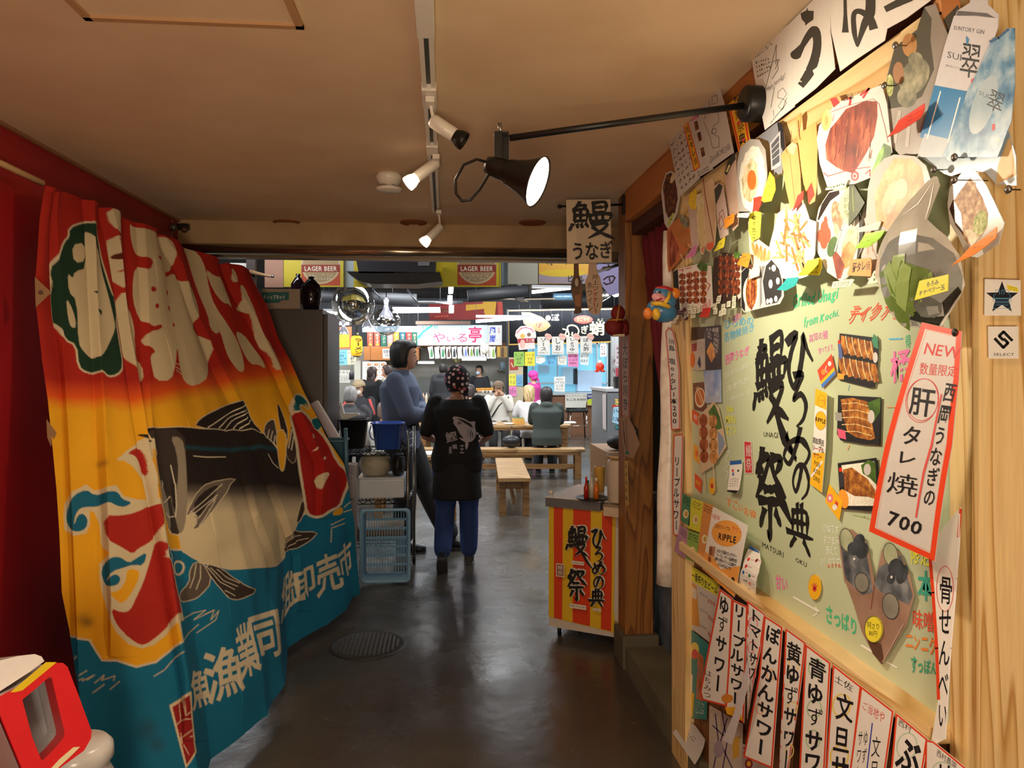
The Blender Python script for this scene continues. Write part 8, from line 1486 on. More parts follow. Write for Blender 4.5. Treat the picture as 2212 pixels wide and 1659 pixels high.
b0,b1=P(690,960,10.2),P(842,960,10.2)
frame_table('long_table','wooden dining table behind the black tub where the men sit','table',((b0.x+b1.x)/2,10.75),1.4,.7,.70,.035,0,.08,'long dining tables')
b0,b1=P(800,985,7.6),P(945,1000,7.6)
frame_table('long_table','low wooden table partly hidden behind the cart and server','table',((b0.x+b1.x)/2+.12,7.9),.95,.55,.66,.035,0,.08,'long dining tables')
def ont(px,Y,z):p=onY(px,900,Y); return Vector((p.x,Y,z))
tz=.701
GTT='lunch things on the long dining table'
q=ont(1120,11.35,tz); mb=MB(); mb.box2((q.x-.09,q.y-.08,tz),(q.x+.09,q.y+.08,tz+.09),M('c8974a',.5),.008); mb.box2((q.x-.075,q.y-.065,tz+.09),(q.x+.075,q.y+.065,tz+.1),F_LEAF); mb.build('lunch_box',label='tan wooden food box with greens before the blonde diner',cat='food box',group=GTT)
for px,Y,lab in((1100,11.3,'pale plate between the white hoodie diner and the food box'),(1062,11.35,'low white dish before the white hoodie diner'),(1196,11.32,'white tray at the right end of the long table')):
 q=ont(px,Y,tz); MB().lathe([(0,0),(.05,0),(.09,.018),(.085,.02),(.05,.005),(0,.005)],PW,(q.x,q.y,tz),n=22).build('plate',label=lab,cat='plate',group=GTT)
q=ont(1225,11.5,tz); MB().box((q.x,q.y,tz+.012),(.26,.18,.02),M('e4e2dc',.4),None,.004).build('paper_stack',label='stack of white papers at the right end of the long table',cat='papers',group=GTT)
q=ont(925,7.85,.661); MB().box((q.x-.02,7.85,.672),(.22,.3,.018),M('e8e4dc',.4),None,.004).build('tray',label='white tray on the low table behind the server',cat='tray')
q=ont(815,10.6,tz); MB().box((q.x,10.6,tz+.01),(.3,.2,.016),M('d9cdb4',.4),None,.004).build('tray',label='cream tray on the table where the men sit',cat='tray')
q=P(1105,965,10.6); q.z=zb+.001
root=empty('handbag',q,'black leather handbag on the long bench beside the green jacket','handbag'); mb=MB(); mb.ball(q+Vector((0,0,.095)),.12,M('1a1a1c',.35),18,(1.15,.6,.78)); mb.build('body',root)
MB().tube([q+Vector((-.07,0,.17)),q+Vector((-.06,0,.26)),q+Vector((0,0,.31)),q+Vector((.05,0,.26)),q+Vector((.06,0,.17))],.008,M('4a3020',.4),8).build('handle',root)
# ================================================================ PEOPLE
def new_ob(name,me,parent,off):
 o=bpy.data.objects.new(name,me); COL.objects.link(o); o.parent=parent; o['_o']=tuple(off); return o
SKINM={}
def skin(h):
 return MN('skin_'+h,[(.3,h),(.7,h)],6,2,.5)
def taper(mb,a,b,ra,rb,m,n=14,seg=5,fl=1.0,side=None):
 a,b=Vector(a),Vector(b); t=(b-a).normalized(); up=Vector((0,0,1))if abs(t.z)<.9 else Vector((0,1,0)); x=(side or t.cross(up)).normalized(); y=t.cross(x).normalized(); R=[]
 R.append([a-t*ra*.9+(x*math.cos(q)+y*math.sin(q))*ra*.35 for q in[2*math.pi*k/n for k in range(n)]]); R.append([a-t*ra*.55+(x*math.cos(q)+y*math.sin(q))*ra*.8 for q in[2*math.pi*k/n for k in range(n)]])
 for i in range(seg+1):
  f=i/seg; r=ra+(rb-ra)*f; r*=1+.06*math.sin(math.pi*f); c=a+(b-a)*f; R.append([c+x*math.cos(q)*r+y*math.sin(q)*r*fl for q in[2*math.pi*k/n for k in range(n)]])
 R.append([b+t*rb*.55+(x*math.cos(q)+y*math.sin(q))*rb*.8 for q in[2*math.pi*k/n for k in range(n)]]); R.append([b+t*rb*.9+(x*math.cos(q)+y*math.sin(q))*rb*.35 for q in[2*math.pi*k/n for k in range(n)]])
 mb.rings(R,m)
def loft(mb,secs,m,n=24,e=2.4):
 """secs: (center, half width, half depth, xdir) elliptical sections"""
 R=[]
 for c,w,d,xd,yd in secs:R.append([Vector(c)+xd*w*math.copysign(abs(math.cos(t))**(2/e),math.cos(t))+yd*d*math.copysign(abs(math.sin(t))**(2/e),math.sin(t))for t in[2*math.pi*k/n for k in range(n)]])
 mb.rings(R,m)
def remesh(mb,vox,smooth=4):
 me=bpy.data.meshes.new('t'); bmesh.ops.recalc_face_normals(mb.bm,faces=mb.bm.faces); mb.bm.to_mesh(me); mb.bm.free(); o=bpy.data.objects.new('t',me); COL.objects.link(o)
 r=o.modifiers.new('r','REMESH'); r.mode='VOXEL'; r.voxel_size=vox; r.use_smooth_shade=True
 if smooth:s=o.modifiers.new('s','SMOOTH'); s.iterations=smooth; s.factor=.5
 dg=bpy.context.evaluated_depsgraph_get(); dg.update(); out=bpy.data.meshes.new_from_object(o.evaluated_get(dg)); bpy.data.objects.remove(o); return out
J0=dict(pel=(0,0,.95),wai=(0,-.005,1.08),che=(0,-.01,1.30),nek=(0,0,1.46),hea=(0,.025,1.60),
shL=(-.18,-.005,1.405),shR=(.18,-.005,1.405),elL=(-.235,-.03,1.13),elR=(.235,-.03,1.13),wrL=(-.25,.06,.89),wrR=(.25,.06,.89),
hiL=(-.09,0,.92),hiR=(.09,0,.92),knL=(-.10,.02,.50),knR=(.10,.02,.50),anL=(-.105,-.03,.085),anR=(.105,-.03,.085))
def person(lab,loc,head,J=None,H=1.0,vox=.014,sk='b98a6c',top=None,low=None,shoes='1c1a1c',hair=('short','1c1714'),build=1.0,sleeve='long',extras=None,lower=True,face=True,hold=None,hipw=1.0,hands=True,ttop=None,hd=(0,0)):
 j=dict(J0);
 if J:
  for k,v in J.items():
   if k in('dz','dy'):continue
   j[k]=v
 root=None; L0=Vector(loc); Rz=Matrix.Rotation(head,3,'Z')
 W={k:Rz@(Vector(v)*H)+L0 for k,v in j.items()}; X=Rz@Vector((1,0,0)); Yv=Rz@Vector((0,1,0)); Z=Vector((0,0,1))
 SK=skin(sk); S=H
 Rh=Rz@Matrix.Rotation(hd[0],3,'Z')@Matrix.Rotation(hd[1],3,'X'); hx,hy,hz=Rh@Vector((1,0,0)),Rh@Vector((0,1,0)),Rh@Vector((0,0,1))
 mb=MB(); hc=W['hea']
 secs=[]
 for z,w,d,oy in((-.118,.022,.022,.045),(-.108,.038,.044,.034),(-.085,.052,.066,.022),(-.05,.063,.082,.008),(-.01,.070,.090,.0),(.03,.074,.095,-.004),(.065,.070,.090,-.008),(.095,.054,.070,-.012),(.112,.03,.04,-.014)):
  secs.append((hc+(hz*z+hy*oy)*S,w*S,d*S,hx,hy))
 loft(mb,secs,SK,28,2.1)
 mb.ball(hc+(hy*.094-hz*.025)*S,.015*S,SK,12,(.75,1.0,1.5)); mb.ball(hc+(hy*.082-hz*.068)*S,.018*S,SK,12,(1.3,.6,.5))
 for s in(-1,1):mb.ball(hc+(hx*s*.074-hz*.018-hy*.005)*S,.024*S,SK,12,(.35,.75,1.15))
 taper(mb,W['nek']-Z*.03*S,hc-hz*.07*S-hy*.015*S,.056*S,.05*S,SK)
 def tsec(k,w,d,off=(0,0)):return(W[k]+Yv*off[0]*S+Z*off[1]*S,w*S*build,d*S*build,X,Yv)
 def torso(g,lo=True):
  s=[tsec('pel',.155*hipw+g,.105+g,(0,-.08)),tsec('pel',.168*hipw+g,.118+g),tsec('wai',.142+g,.100+g),tsec('che',.168+g,.115+g),tsec('che',.178+g,.112+g,(0,.05)),tsec('nek',.125+g,.072+g,(-.005,-.045)),tsec('nek',.062+g,.058+g,(0,-.01))]
  return s
 loft(mb,torso(0),SK)
 for s in 'LR':
  taper(mb,W['sh'+s],W['el'+s],.050*S*build,.038*S,SK); taper(mb,W['el'+s],W['wr'+s],.037*S,.026*S,SK)
  if lower:taper(mb,W['hi'+s]+Z*.0,W['kn'+s],.082*S*build,.054*S,SK); taper(mb,W['kn'+s],W['an'+s],.052*S,.034*S,SK); a=W['an'+s]; fd=(W['kn'+s]-W['hi'+s]); fd=Yv; taper(mb,a-Z*.04*S,a+fd*.13*S-Z*.055*S,.034*S,.026*S,SK)
  if hands:
   w=W['wr'+s]; t=(w-W['el'+s]).normalized(); g=hold.get(s)if hold else None
   if g:t=(Rz@Vector(g)).normalized()
   side=X*(1 if s=='L' else-1); side=(side-t*side.dot(t)); side=side.normalized()if side.length>.2 else(Z-t*Z.dot(t)).normalized(); nrm=t.cross(side).normalized()
   wid=nrm; pc=w+t*.045*S; mb.ball(w+t*.045*S,.040*S,SK,14,(1,1,1))if vox>.011 else taper(mb,w+t*.01*S,w+t*.075*S,.028*S,.032*S,SK,fl=.55,side=wid)
   for i,ln in enumerate((.062,.072,.067,.052)):
    b=w+t*.085*S+wid*(.028-i*.0185)*S; m1=b+t*ln*.5*S+side*.012*S; m2=m1+(t*.5+side*.85).normalized()*ln*.5*S; rf=(.0085 if vox<.011 else .010)*S
    taper(mb,b-t*.02*S,m1,rf,rf,SK,8,2); taper(mb,m1,m2,rf,rf*.85,SK,8,2)
   b=w+t*.03*S+wid*.028*S; taper(mb,b,b+(t*.6+wid*.5+side*.4).normalized()*.06*S,.0105*S,.009*S,SK,8,2)
 me=remesh(mb,vox*S,3); me.materials.append(SK)
 off=Vector(L0)
 if face:
  fb=MB(); fb.mi(SK); EW,ED,LP,BR=M('d8d0c8',.3),M('18110e',.2),M('a05a52',.5),M(hair[1],.7)
  for s in(-1,1):
   e=hc+(hx*s*.030+hy*.082-hz*.002)*S; fb.ball(e,.0115*S,EW,10,(1.2,.6,.7)); fb.ball(e+hy*.005*S,.0065*S,ED,8)
   fb.tube([hc+(hx*s*.016+hy*.092+hz*.022)*S,hc+(hx*s*.032+hy*.089+hz*.026)*S,hc+(hx*s*.046+hy*.078+hz*.021)*S],.0032*S,BR,6)
  fb.tube([hc+(-hx*.022+hy*.088-hz*.066)*S,hc+(hy*.097-hz*.064)*S,hc+(hx*.022+hy*.088-hz*.066)*S],.0045*S,LP,6)
  me2=bpy.data.meshes.new('f'); fb.bm.to_mesh(me2); fb.bm.free(); bm=bmesh.new(); bm.from_mesh(me); n0=len(bm.faces); bm.from_mesh(me2); bm.to_mesh(me); bm.free()
  for m in fb.mats[1:]:me.materials.append(m)
  bpy.data.meshes.remove(me2)
 me.transform(Matrix.Translation(-off)); me.name='person'
 root=bpy.data.objects.new('person',me); COL.objects.link(root); root.location=off; root['_o']=tuple(off); tag(root,lab,'person')
 def garment(name,fn,m,v=None,sm=5,label=None):
  g=MB(); fn(g,m); me=remesh(g,(v or vox)*S,sm); me.materials.append(m); me.transform(Matrix.Translation(-off)); me.name=name; o=new_ob(name,me,root,off); tag(o,label); return o
 if top:
  col,g,kind=top; TM=ttop or M(col,.85,bump=.25,bs=14)
  def ft(mb,m):
   s=torso(g); s[0]=(s[0][0]-Z*(.04 if lower else 0),s[0][1]+.006,s[0][2]+.006,X,Yv); s=s[:-1]+[tsec('nek',.088+g*.5,.070+g*.5,(0,-.025))]
   loft(mb,s,m)
   for k in 'LR':
    if sleeve=='long':taper(mb,W['sh'+k],W['el'+k],(.046+g*.8)*S*build,(.040+g*.8)*S,m); taper(mb,W['el'+k],W['el'+k]+(W['wr'+k]-W['el'+k])*.93,(.040+g*.8)*S,(.030+g*.6)*S,m)
    elif sleeve=='elbow':taper(mb,W['sh'+k]+Z*.002*S,W['sh'+k]+(W['el'+k]-W['sh'+k])*.88,(.053+g*.5)*S*build,(.049+g*.55)*S,m)
    else:taper(mb,W['sh'+k],W['sh'+k]+(W['el'+k]-W['sh'+k])*.55,(.060+g)*S*build,(.058+g)*S,m)
   if kind=='hood':mb.ball(W['nek']-Yv*.07*S-Z*.02*S,.10*S,m,14,(1.15,.75,.7),(0,0,head)); mb.ball(W['nek']+Yv*.02*S-Z*.03*S,.085*S,m,14,(1.15,.8,.5),(0,0,head))
   if kind=='collar':loft(mb,[tsec('nek',.075,.070,(0,-.03)),tsec('nek',.066,.062,(0,.03))],m)
  garment({'tee':'t_shirt','hood':'hooded_jacket','collar':'jacket','coat':'coat'}[kind],ft,TM)
 if low and lower:
  col,g=low; LM=M(col,.85,bump=.25,bs=14)
  def fl_(mb,m):
   loft(mb,[tsec('pel',.150*hipw+g,.112+g,(0,-.09)),tsec('pel',.166*hipw+g,.120+g),tsec('pel',.150*hipw+g,.108+g,(0,.10))],m)
   for k in 'LR':taper(mb,W['hi'+k],W['kn'+k],(.092+g)*S*build,(.066+g)*S,m); taper(mb,W['kn'+k],W['an'+k]+(W['kn'+k]-W['an'+k])*.10,(.064+g)*S,(.056+g)*S,m)
  garment('trousers',fl_,LM)
 if shoes and lower:
  for k in 'LR':
   a=W['an'+k]; sh=J.get('sho'+k)if J else None; fd=(Rz@Vector(sh)).normalized()if sh else Yv; sm_=MB(); up=Vector((0,0,1))-fd*fd.z; up.normalize(); sd=fd.cross(up).normalized()
   loft(sm_,[(a-fd*.055*S-up*.045*S,.030*S,.038*S,sd,up),(a-fd*.02*S-up*.035*S,.040*S,.052*S,sd,up),(a+fd*.06*S-up*.05*S,.045*S,.036*S,sd,up),(a+fd*.14*S-up*.058*S,.044*S,.028*S,sd,up),(a+fd*.19*S-up*.062*S,.026*S,.020*S,sd,up)],M(shoes,.5),16)
   so=a-up*.083*S; loft(sm_,[(so-fd*.06*S,.026*S,.010*S,sd,up),(so-fd*.02*S,.043*S,.012*S,sd,up),(so+fd*.08*S,.048*S,.012*S,sd,up),(so+fd*.19*S,.03*S,.010*S,sd,up)],M('3a3a3c',.6),16)
   sm_.build('shoe',root)
 kind,hc_=hair[0],hair[1]; HM=MN('hair_'+hc_+kind,[(.35,hc_),(.75,'%02x%02x%02x'%tuple(min(255,int(int(hc_[i:i+2],16)*1.5)+8)for i in(0,2,4)))],60,4,.5,(1,1,.15),bump=.7)
 hb=MB()
 def cap(mb,m,g=.012,front=.52,drop=.0,back=1.0):
  n=28; R_=[]
  for z,k in((.130,.05),(.124,.45),(.104,.78),(.07,.97),(.03,1.03),(-.01,1.02),(-.05-drop*.3,.98),(-.085-drop,.76)):
   ring=[]
   for i in range(n):
    t=2*math.pi*i/n; sx,sy=math.cos(t),math.sin(t); zz=z; w,d=(.074+g)*k,(.097+g)*k
    j_=1+.02*math.sin(i*2.7)*(z<.11); w*=j_; d*=j_
    if sy>front-.35 and z<.06:f=min(1,(sy-(front-.35))/.3); zz=z+(.060-z)*f+.006*math.sin(i*4.1); w*=1-.06*f; d*=1-.12*f
    ring.append(hc+(hx*sx*w+hy*(sy*d-.010)+hz*zz)*S)
   R_.append(ring)
  mb.rings(R_,m,caps=True)
 if kind=='short':cap(hb,HM)
 if kind=='mop':cap(hb,HM,.018,.58,.022)
 if kind=='bob':cap(hb,HM,.022,.7,.05); loft(hb,[(hc+(hz*.0-hy*.03)*S,.088*S,.075*S,hx,hy),(hc+(-hz*.10-hy*.045)*S,.090*S,.062*S,hx,hy),(hc+(-hz*.155-hy*.05)*S,.070*S,.045*S,hx,hy)],HM)
 if kind=='long':cap(hb,HM,.018,.6,.03); loft(hb,[(hc+(hz*.02-hy*.04)*S,.085*S,.065*S,hx,hy),(hc+(-hz*.12-hy*.06)*S,.090*S,.050*S,hx,hy),(hc+(-hz*.34-hy*.085)*S,.085*S,.040*S,hx,hy),(hc+(-hz*.44-hy*.085)*S,.04*S,.02*S,hx,hy)],HM)
 if kind in('short','mop','bob','long'):hb.build('hair',root)
 if kind=='cap':cap(hb,HM,.012,.5); hb.build('hair',root); cb=MB(); CM=M(hair[2],.8); R_=[]
 if kind=='cap':
  for z,k in((.138,.05),(.132,.5),(.11,.85),(.07,1.04),(.035,1.08)):R_.append([hc+(hx*math.cos(t)*.094*k+hy*(math.sin(t)*.112*k-.006)+hz*z)*S for t in[2*math.pi*i/24 for i in range(24)]])
  cb.rings(R_,CM); cb.prism([hc+(hx*a+hy*b+hz*c)*S for a,b,c in((-.075,.085,.036),(-.06,.14,.026),(-.02,.175,.02),(.02,.175,.02),(.06,.14,.026),(.075,.085,.036))],hz*.006,CM); cb.build('cap',root)
 if kind in('bandana','kerchief'):
  DM=hair[2]; cap(hb,DM,.024,.42,.01);
  if kind=='kerchief':hb.ball(hc+(-hy*.02+hz*.05)*S,.125*S,DM,18,(1,1,.85))
  else:hb.ball(hc+(-hy*.018+hz*.015)*S,.112*S,DM,22,(.98,1.05,1.12))
  hb.ball(hc+(-hy*.10-hz*.085+hx*.03)*S,.040*S,DM,14,(1.1,.7,1)); hb.prism([hc+(-hy*.11-hz*.08+hx*.01)*S,hc+(-hy*.13-hz*.19+hx*.03)*S,hc+(-hy*.12-hz*.20+hx*.07)*S,hc+(-hy*.11-hz*.09+hx*.06)*S],hy*.01,DM); hb.build('bandana',root)
 if kind=='bun':pass
 if extras:extras(root,W,X,Yv,Z,S,hc,hx,hy,hz)
 return root
def mask_(col='d8dfe6'):
 def f(root,W,X,Y,Z,S,hc,hx,hy,hz):MB().ball(hc+(hy*.062-hz*.058)*S,.052*S,M(col,.7),14,(1.05,.8,.9)).build('face_mask',root)
 return f
def sit(fw=.42,zs=.0,lean=0,**k):
 d=dict(pel=(0,0,.56+zs),wai=(0,.01+lean*.2,.69+zs),che=(0,lean*.6,.90+zs),nek=(0,lean,1.06+zs),hea=(0,lean+.035,1.20+zs),shL=(-.18,lean*.9,1.01+zs),shR=(.18,lean*.9,1.01+zs),elL=(-.22,.12+lean,.79+zs),elR=(.22,.12+lean,.79+zs),wrL=(-.12,.34,.80+zs),wrR=(.12,.34,.80+zs),hiL=(-.09,.02,.53+zs),hiR=(.09,.02,.53+zs),knL=(-.11,fw,.50+zs),knR=(.11,fw,.50+zs),anL=(-.11,fw-.04,.085),anR=(.11,fw-.04,.085)); d.update(k); return d
def at_(px,yc):p=P(px,800,yc); return(p.x,p.y,0)
PI=math.pi
DOT=bpy.data.materials.new('dotted_bandana'); DOT.use_nodes=True; N=DOT.node_tree.nodes; Lk=DOT.node_tree.links; b=N['Principled BSDF']; tc=N.new('ShaderNodeTexCoord'); vo=N.new('ShaderNodeTexVoronoi'); vo.inputs['Scale'].default_value=27; vo.inputs['Randomness'].default_value=.6; Lk.new(tc.outputs['Object'],vo.inputs['Vector'])
r1=ramp(N,[(0,'ffffff'),(.34,'ffffff'),(.38,'000000'),(1,'000000')]); Lk.new(vo.outputs['Distance'],r1.inputs[0]); r2=ramp(N,[(0,'e8dcd8'),(.45,'d88a94'),(.6,'e4d4d0'),(.8,'b85a6a')]); sp=N.new('ShaderNodeSeparateColor'); Lk.new(vo.outputs['Color'],sp.inputs[0]); Lk.new(sp.outputs[0],r2.inputs[0])
mx=N.new('ShaderNodeMix'); mx.data_type='RGBA'; Lk.new(r1.outputs[0],mx.inputs[0]); mx.inputs[6].default_value=(*lin('17121a'),1); Lk.new(r2.outputs[0],mx.inputs[7]); Lk.new(mx.outputs[2],b.inputs['Base Color']); b.inputs['Roughness'].default_value=.8
def server_x(root,W,X,Y,Z,S,hc,hx,hy,hz):
 off=Vector(root['_o'])
 def ap(mb,m):
  loft(mb,[(W['pel']-Z*.36*S,.215*S,.165*S,X,Y),(W['pel']-Z*.20*S,.205*S,.165*S,X,Y),(W['pel'],.190*S,.150*S,X,Y),(W['wai']+Z*.0,.168*S,.128*S,X,Y),(W['wai']+Z*.03,.160*S,.118*S,X,Y)],m,30,2.2)
 g=MB(); AM=M('131214',.8,bump=.3,bs=10); ap(g,AM); me=remesh(g,.012,3); me.materials.append(AM); me.transform(Matrix.Translation(-off)); new_ob('apron',me,root,off)
 MB().tube([W['wai']+X*.165*S+Y*.02,W['wai']-Y*.13*S+Z*.005,W['wai']-X*.165*S+Y*.02],.010,M('1b1a1c',.8),8).build('apron_tie',root)
 MB().tube([hc+(-hx*.095-hy*.02-hz*.02)*S,hc+(-hx*.085+hy*.03-hz*.05)*S,hc+(-hx*.06+hy*.09-hz*.07)*S],.0025,M('d8dade',.6),6).build('mask_strap',root)
SL=at_(987,5.85)
server=person('person in black print t-shirt, apron and dotted bandana walking away down the aisle',SL,YAW*-.6,dict(anL=(-.115,-.16,.145),knL=(-.10,.05,.49),anR=(.10,.12,.085),knR=(.10,.09,.50),shoL=(0,.55,-.75),elL=(-.27,-.03,1.13),elR=(.27,-.03,1.13),wrL=(-.19,.17,1.06),wrR=(.22,.17,1.06),hea=(-.005,.04,1.59)),H=.925,vox=.010,sk='a8775c',top=('101012',.022,'tee'),sleeve='elbow',low=('26407c',.018),shoes='16151a',hair=('bandana','1a1412',DOT),build=1.12,hipw=1.05,extras=server_x,hd=(.35,-.1))
tee=[c for c in kids(server)if c.name.startswith('t_shirt')][0]
bv=BVHTree.FromPolygons([v.co+Vector(tee['_o'])for v in tee.data.vertices],[tuple(p.vertices)for p in tee.data.polygons])
def decal(name,polys,m,f,parent,lift=.004):
 mb=MB()
 for pts in polys:
  bm=bmesh.new(); fv=[bm.verts.new((f[0]+x/f[2],f[1]+y/f[2],0))for x,y in pts]
  try:bm.faces.new(fv)
  except ValueError:bm.free(); continue
  xs_=[v.co.x for v in bm.verts]; ys_=[v.co.y for v in bm.verts]
  for k in range(int(min(xs_))//6,int(max(xs_))//6+1):bmesh.ops.bisect_plane(bm,geom=bm.verts[:]+bm.edges[:]+bm.faces[:],plane_co=(k*6,0,0),plane_no=(1,0,0))
  for k in range(int(min(ys_))//6,int(max(ys_))//6+1):bmesh.ops.bisect_plane(bm,geom=bm.verts[:]+bm.edges[:]+bm.faces[:],plane_co=(0,k*6,0),plane_no=(0,1,0))
  for fc in bm.faces:
   q=[]
   for v in fc.verts:
    d=ray(v.co.x,v.co.y).normalized(); h=bv.ray_cast(Vector((0,0,CAMZ)),d)
    if h[0]is None:break
    q.append(h[0]+h[1]*lift if h[1].dot(d)<0 else h[0]-h[1]*lift)
   else:mb.face(q,m)
  bm.free()
 mb.flat=1; return mb.build(name,parent)
LV=M('b4acb8',.8); LVD=M('1a181c',.8)
Z4f=(680,720,5.53)
def cat_(p):return smooth(smooth(p))
decal('bonito_print',[cat_([(1640,1010),(1665,990),(1720,998),(1790,1020),(1850,1060),(1920,1045),(1905,1110),(1925,1170),(1915,1240),(1880,1290),(1830,1300),(1790,1280),(1760,1230),(1730,1200),(1700,1130),(1650,1070),(1665,1040)]),cat_([(1715,1240),(1760,1250),(1800,1270),(1830,1290),(1835,1340),(1805,1405),(1795,1340),(1800,1300),(1750,1275)]),cat_([(1925,1170),(1960,1190),(1950,1215),(1920,1210)])],LV,Z4f,server)
decal('bonito_stripes',[[(1690,1010),(1780,1035),(1860,1080),(1890,1130),(1850,1110),(1770,1060)],[(1700,1050),(1710,1080),(1735,1095),(1722,1070)],[(1720,1040),(1735,1075),(1760,1085),(1742,1060)],[(1790,1120),(1830,1200),(1835,1270),(1825,1200)],[(1820,1120),(1860,1200),(1860,1280),(1850,1200)],[(1848,1120),(1885,1200),(1880,1270),(1874,1200)],[(1770,1140),(1800,1210),(1810,1260),(1795,1200)]],LVD,Z4f,server,.006)
for ch,q in(('鰹',[(1550,1180),(1690,1160),(1715,1280),(1580,1330)]),('龍',[(1640,1330),(1700,1320),(1705,1385),(1645,1390)]),('馬',[(1600,1350),(1640,1345),(1640,1450),(1600,1450)]),('王',[(1730,1325),(1785,1325),(1785,1450),(1730,1450)])):
 decal('printed_letter',[[tuple(q[0][i]*(1-a)*(1-c)+q[1][i]*a*(1-c)+q[2][i]*a*c+q[3][i]*(1-a)*c for i in(0,1))for a,c in fc]for fc in textmesh(ch,False,.01)],LV,Z4f,server)
def bj(root,W,X,Y,Z,S,hc,hx,hy,hz):
 mb=MB(); loft(mb,[(W['pel']-Z*.05*S,.182*S,.135*S,X,Y),(W['pel']-Z*.0*S,.184*S,.137*S,X,Y)],M('c9c2c0',.8),26); mb.build('shirt_hem',root)
person('person with black hair in a blue jacket standing with folded arms by the cart',at_(866,6.45),-PI/2-.2,dict(shL=(-.19,0,1.405),shR=(.19,0,1.405),elL=(-.26,.10,1.15),elR=(.25,.12,1.14),wrL=(.02,.22,1.14),wrR=(-.05,.24,1.10),knL=(-.10,.18,.52),anL=(-.02,.42,.10),knR=(.09,.06,.50),anR=(.09,.04,.085),hea=(0,.035,1.615)),H=1.045,vox=.010,sk='c09078',top=('566078',.034,'collar'),low=('222123',.03),shoes='16151a',hair=('mop','14110f'),extras=bj,build=1.05,hd=(.25,.0))
person('person with dark hair in a dark green jacket sitting on the long bench, back turned',(P(1181,800,10.75).x,P(1181,800,10.75).y,.034),-.08,sit(.40,0,.06,anL=(-.11,.36,.06),anR=(.11,.36,.06)),H=.95,vox=.014,sk='b98a70',top=('333a35',.036,'hood'),low=('23282a',.02),hair=('bob','16110f'),build=1.14,face=False)
person('person with blonde hair and white top, half hidden beside the green jacket',at_(1146,12.15),.25,sit(.38,.0,.05),H=.97,vox=.016,sk='d0a88c',top=('d4d2d4',.024,'tee'),sleeve='elbow',low=('3a3a44',.02),hair=('bob','9a8560'),face=False)
def strap(root,W,X,Y,Z,S,hc,hx,hy,hz):MB().tube([W['shL']+Y*.10+Z*.04,W['che']+Y*.17+Z*.0,W['wai']+Y*.17+X*.13],.012,BLK,6).build('bag_strap',root); MB().tube([W['wrL']+Y*.05+Z*.03,hc+(hy*.10-hz*.06)*S],.003,M('c9a070'),5).build('chopstick',root)
person('person in cream hoodie and brown cap eating at the long table, facing the viewer',at_(1076,13.35),PI,sit(.36,.0,.08,elL=(-.21,.20,.84),elR=(.21,.2,.84),wrL=(-.07,.27,1.07),wrR=(.08,.26,1.06)),H=1.0,vox=.013,sk='b88a6c',top=('dcd5c8',.036,'hood'),low=('3a3a3a',.02),hair=('cap','1a1512','7a6450'),build=1.12,extras=strap)
def bstrap(root,W,X,Y,Z,S,hc,hx,hy,hz):MB().tube([W['shR']-Y*.06+Z*.06-X*.05,W['shR']-Y*.11-X*.07-Z*.05,W['che']-Y*.16+X*.09-Z*.1],.018,M('b09a88'),6).build('bag_strap',root)
person('person in white shirt with a beige bag strap, behind the server bandana',at_(1012,12.25),-.3,sit(.38,-.03,.05),H=1.0,vox=.016,sk='c0937a',top=('d6d4d6',.026,'tee'),sleeve='elbow',low=('3a3a40',.02),hair=('short','2a2220'),extras=bstrap,face=False)
person('person with a bright pink bandana and pink shirt behind the diners',at_(1153,15.6),.9,None,H=.86,vox=.018,sk='c09078',top=('c03a8a',.026,'tee'),sleeve='elbow',low=('2a2a30',.02),hair=('kerchief','1a1412',M('d03a96',.8,key='pinkband')),face=False,hd=(0,-.2))
person('person in a dark hooded jacket waiting at the steel counter, back turned',at_(957,15.2),-.35,dict(elR=(.3,.1,1.15),wrR=(.2,.3,1.1)),H=.97,vox=.016,sk='b98a70',top=('27272b',.034,'hood'),low=('1c1c20',.03),hair=('short','15110f'),face=False,build=1.08)
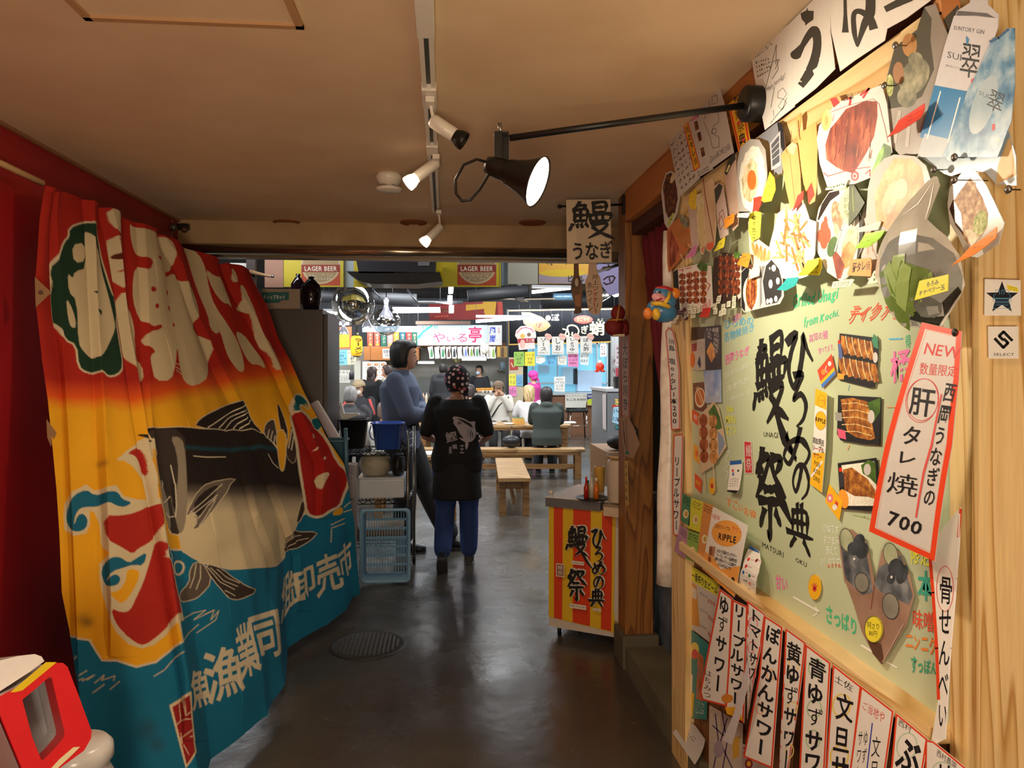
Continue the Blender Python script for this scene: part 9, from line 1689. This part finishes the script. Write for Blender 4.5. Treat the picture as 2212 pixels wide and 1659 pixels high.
person('person cooking in a mask and dark clothes behind the steel counter',at_(1036,17.25),PI-.5,dict(wrL=(-.15,.16,1.10),wrR=(.12,.16,1.10)),H=.94,vox=.018,sk='b98a70',top=('1e1f24',.026,'tee'),sleeve='elbow',low=('1c1c20',.02),hair=('short','15110f'),extras=mask_('b9d0e0'))
person('person with grey hair in a dark suit jacket seated behind the black tub',at_(752,9.95),-.15,sit(.30,-.04,.08,elL=(-.22,.12,.86),elR=(.22,.12,.86),wrL=(-.12,.30,.87),wrR=(.12,.30,.87)),H=1.03,vox=.014,sk='a8785c',top=('3a383b',.032,'collar'),low=('2a2a2e',.02),hair=('short','6d6a68'),build=1.15,face=False)
def rv(root,W,X,Y,Z,S,hc,hx,hy,hz):mask_('e0ddd8')(root,W,X,Y,Z,S,hc,hx,hy,hz); [MB().tube([W['sh'+s]+Y*.08+Z*.02,W['el'+s]+Y*.02+X*(.06 if s=='R' else-.06)],.022,M('c04a48',.8),8).build('red_stripe',root)for s in 'LR']
person('person in a beige cap and face mask with red shoulder stripes facing the viewer',at_(778,12.1),PI-.15,sit(.36,.0,.05),H=1.03,vox=.014,sk='b88a6c',top=('2a2a2e',.03,'collar'),low=('2a2a2e',.02),hair=('cap','1a1512','b09a78'),extras=rv)
person('person in a pale pink top seated at the silvery curtain',at_(706,11.9),.9,sit(.36,-.02,.05),H=1.0,vox=.018,sk='b98a70',top=('c89a98',.026,'collar'),low=('3a3034',.02),hair=('short','1c1614'),face=False)
person('person with long dark hair in a black coat standing behind the masked diner',at_(803,13.6),-.5,None,H=.92,vox=.016,sk='c0937a',top=('141416',.036,'coat'),low=('161618',.05),hair=('long','241712'),face=False)
person('person in a pale beige hooded jacket partly hidden behind the blue jacket',at_(838,14.2),1.2,None,H=.94,vox=.018,sk='b98a70',top=('a8a090',.032,'hood'),low=('4a4a50',.02),hair=('short','2a1e1a'),face=False)
person('person with close-cropped brown-grey hair sitting low behind the blue bucket',at_(831,8.85),.2,sit(.30,-.06,.04),H=.92,vox=.014,sk='a8705c',top=('cfc8c0',.026,'tee'),low=('3a3a40',.02),hair=('short','6a564c'),face=False)
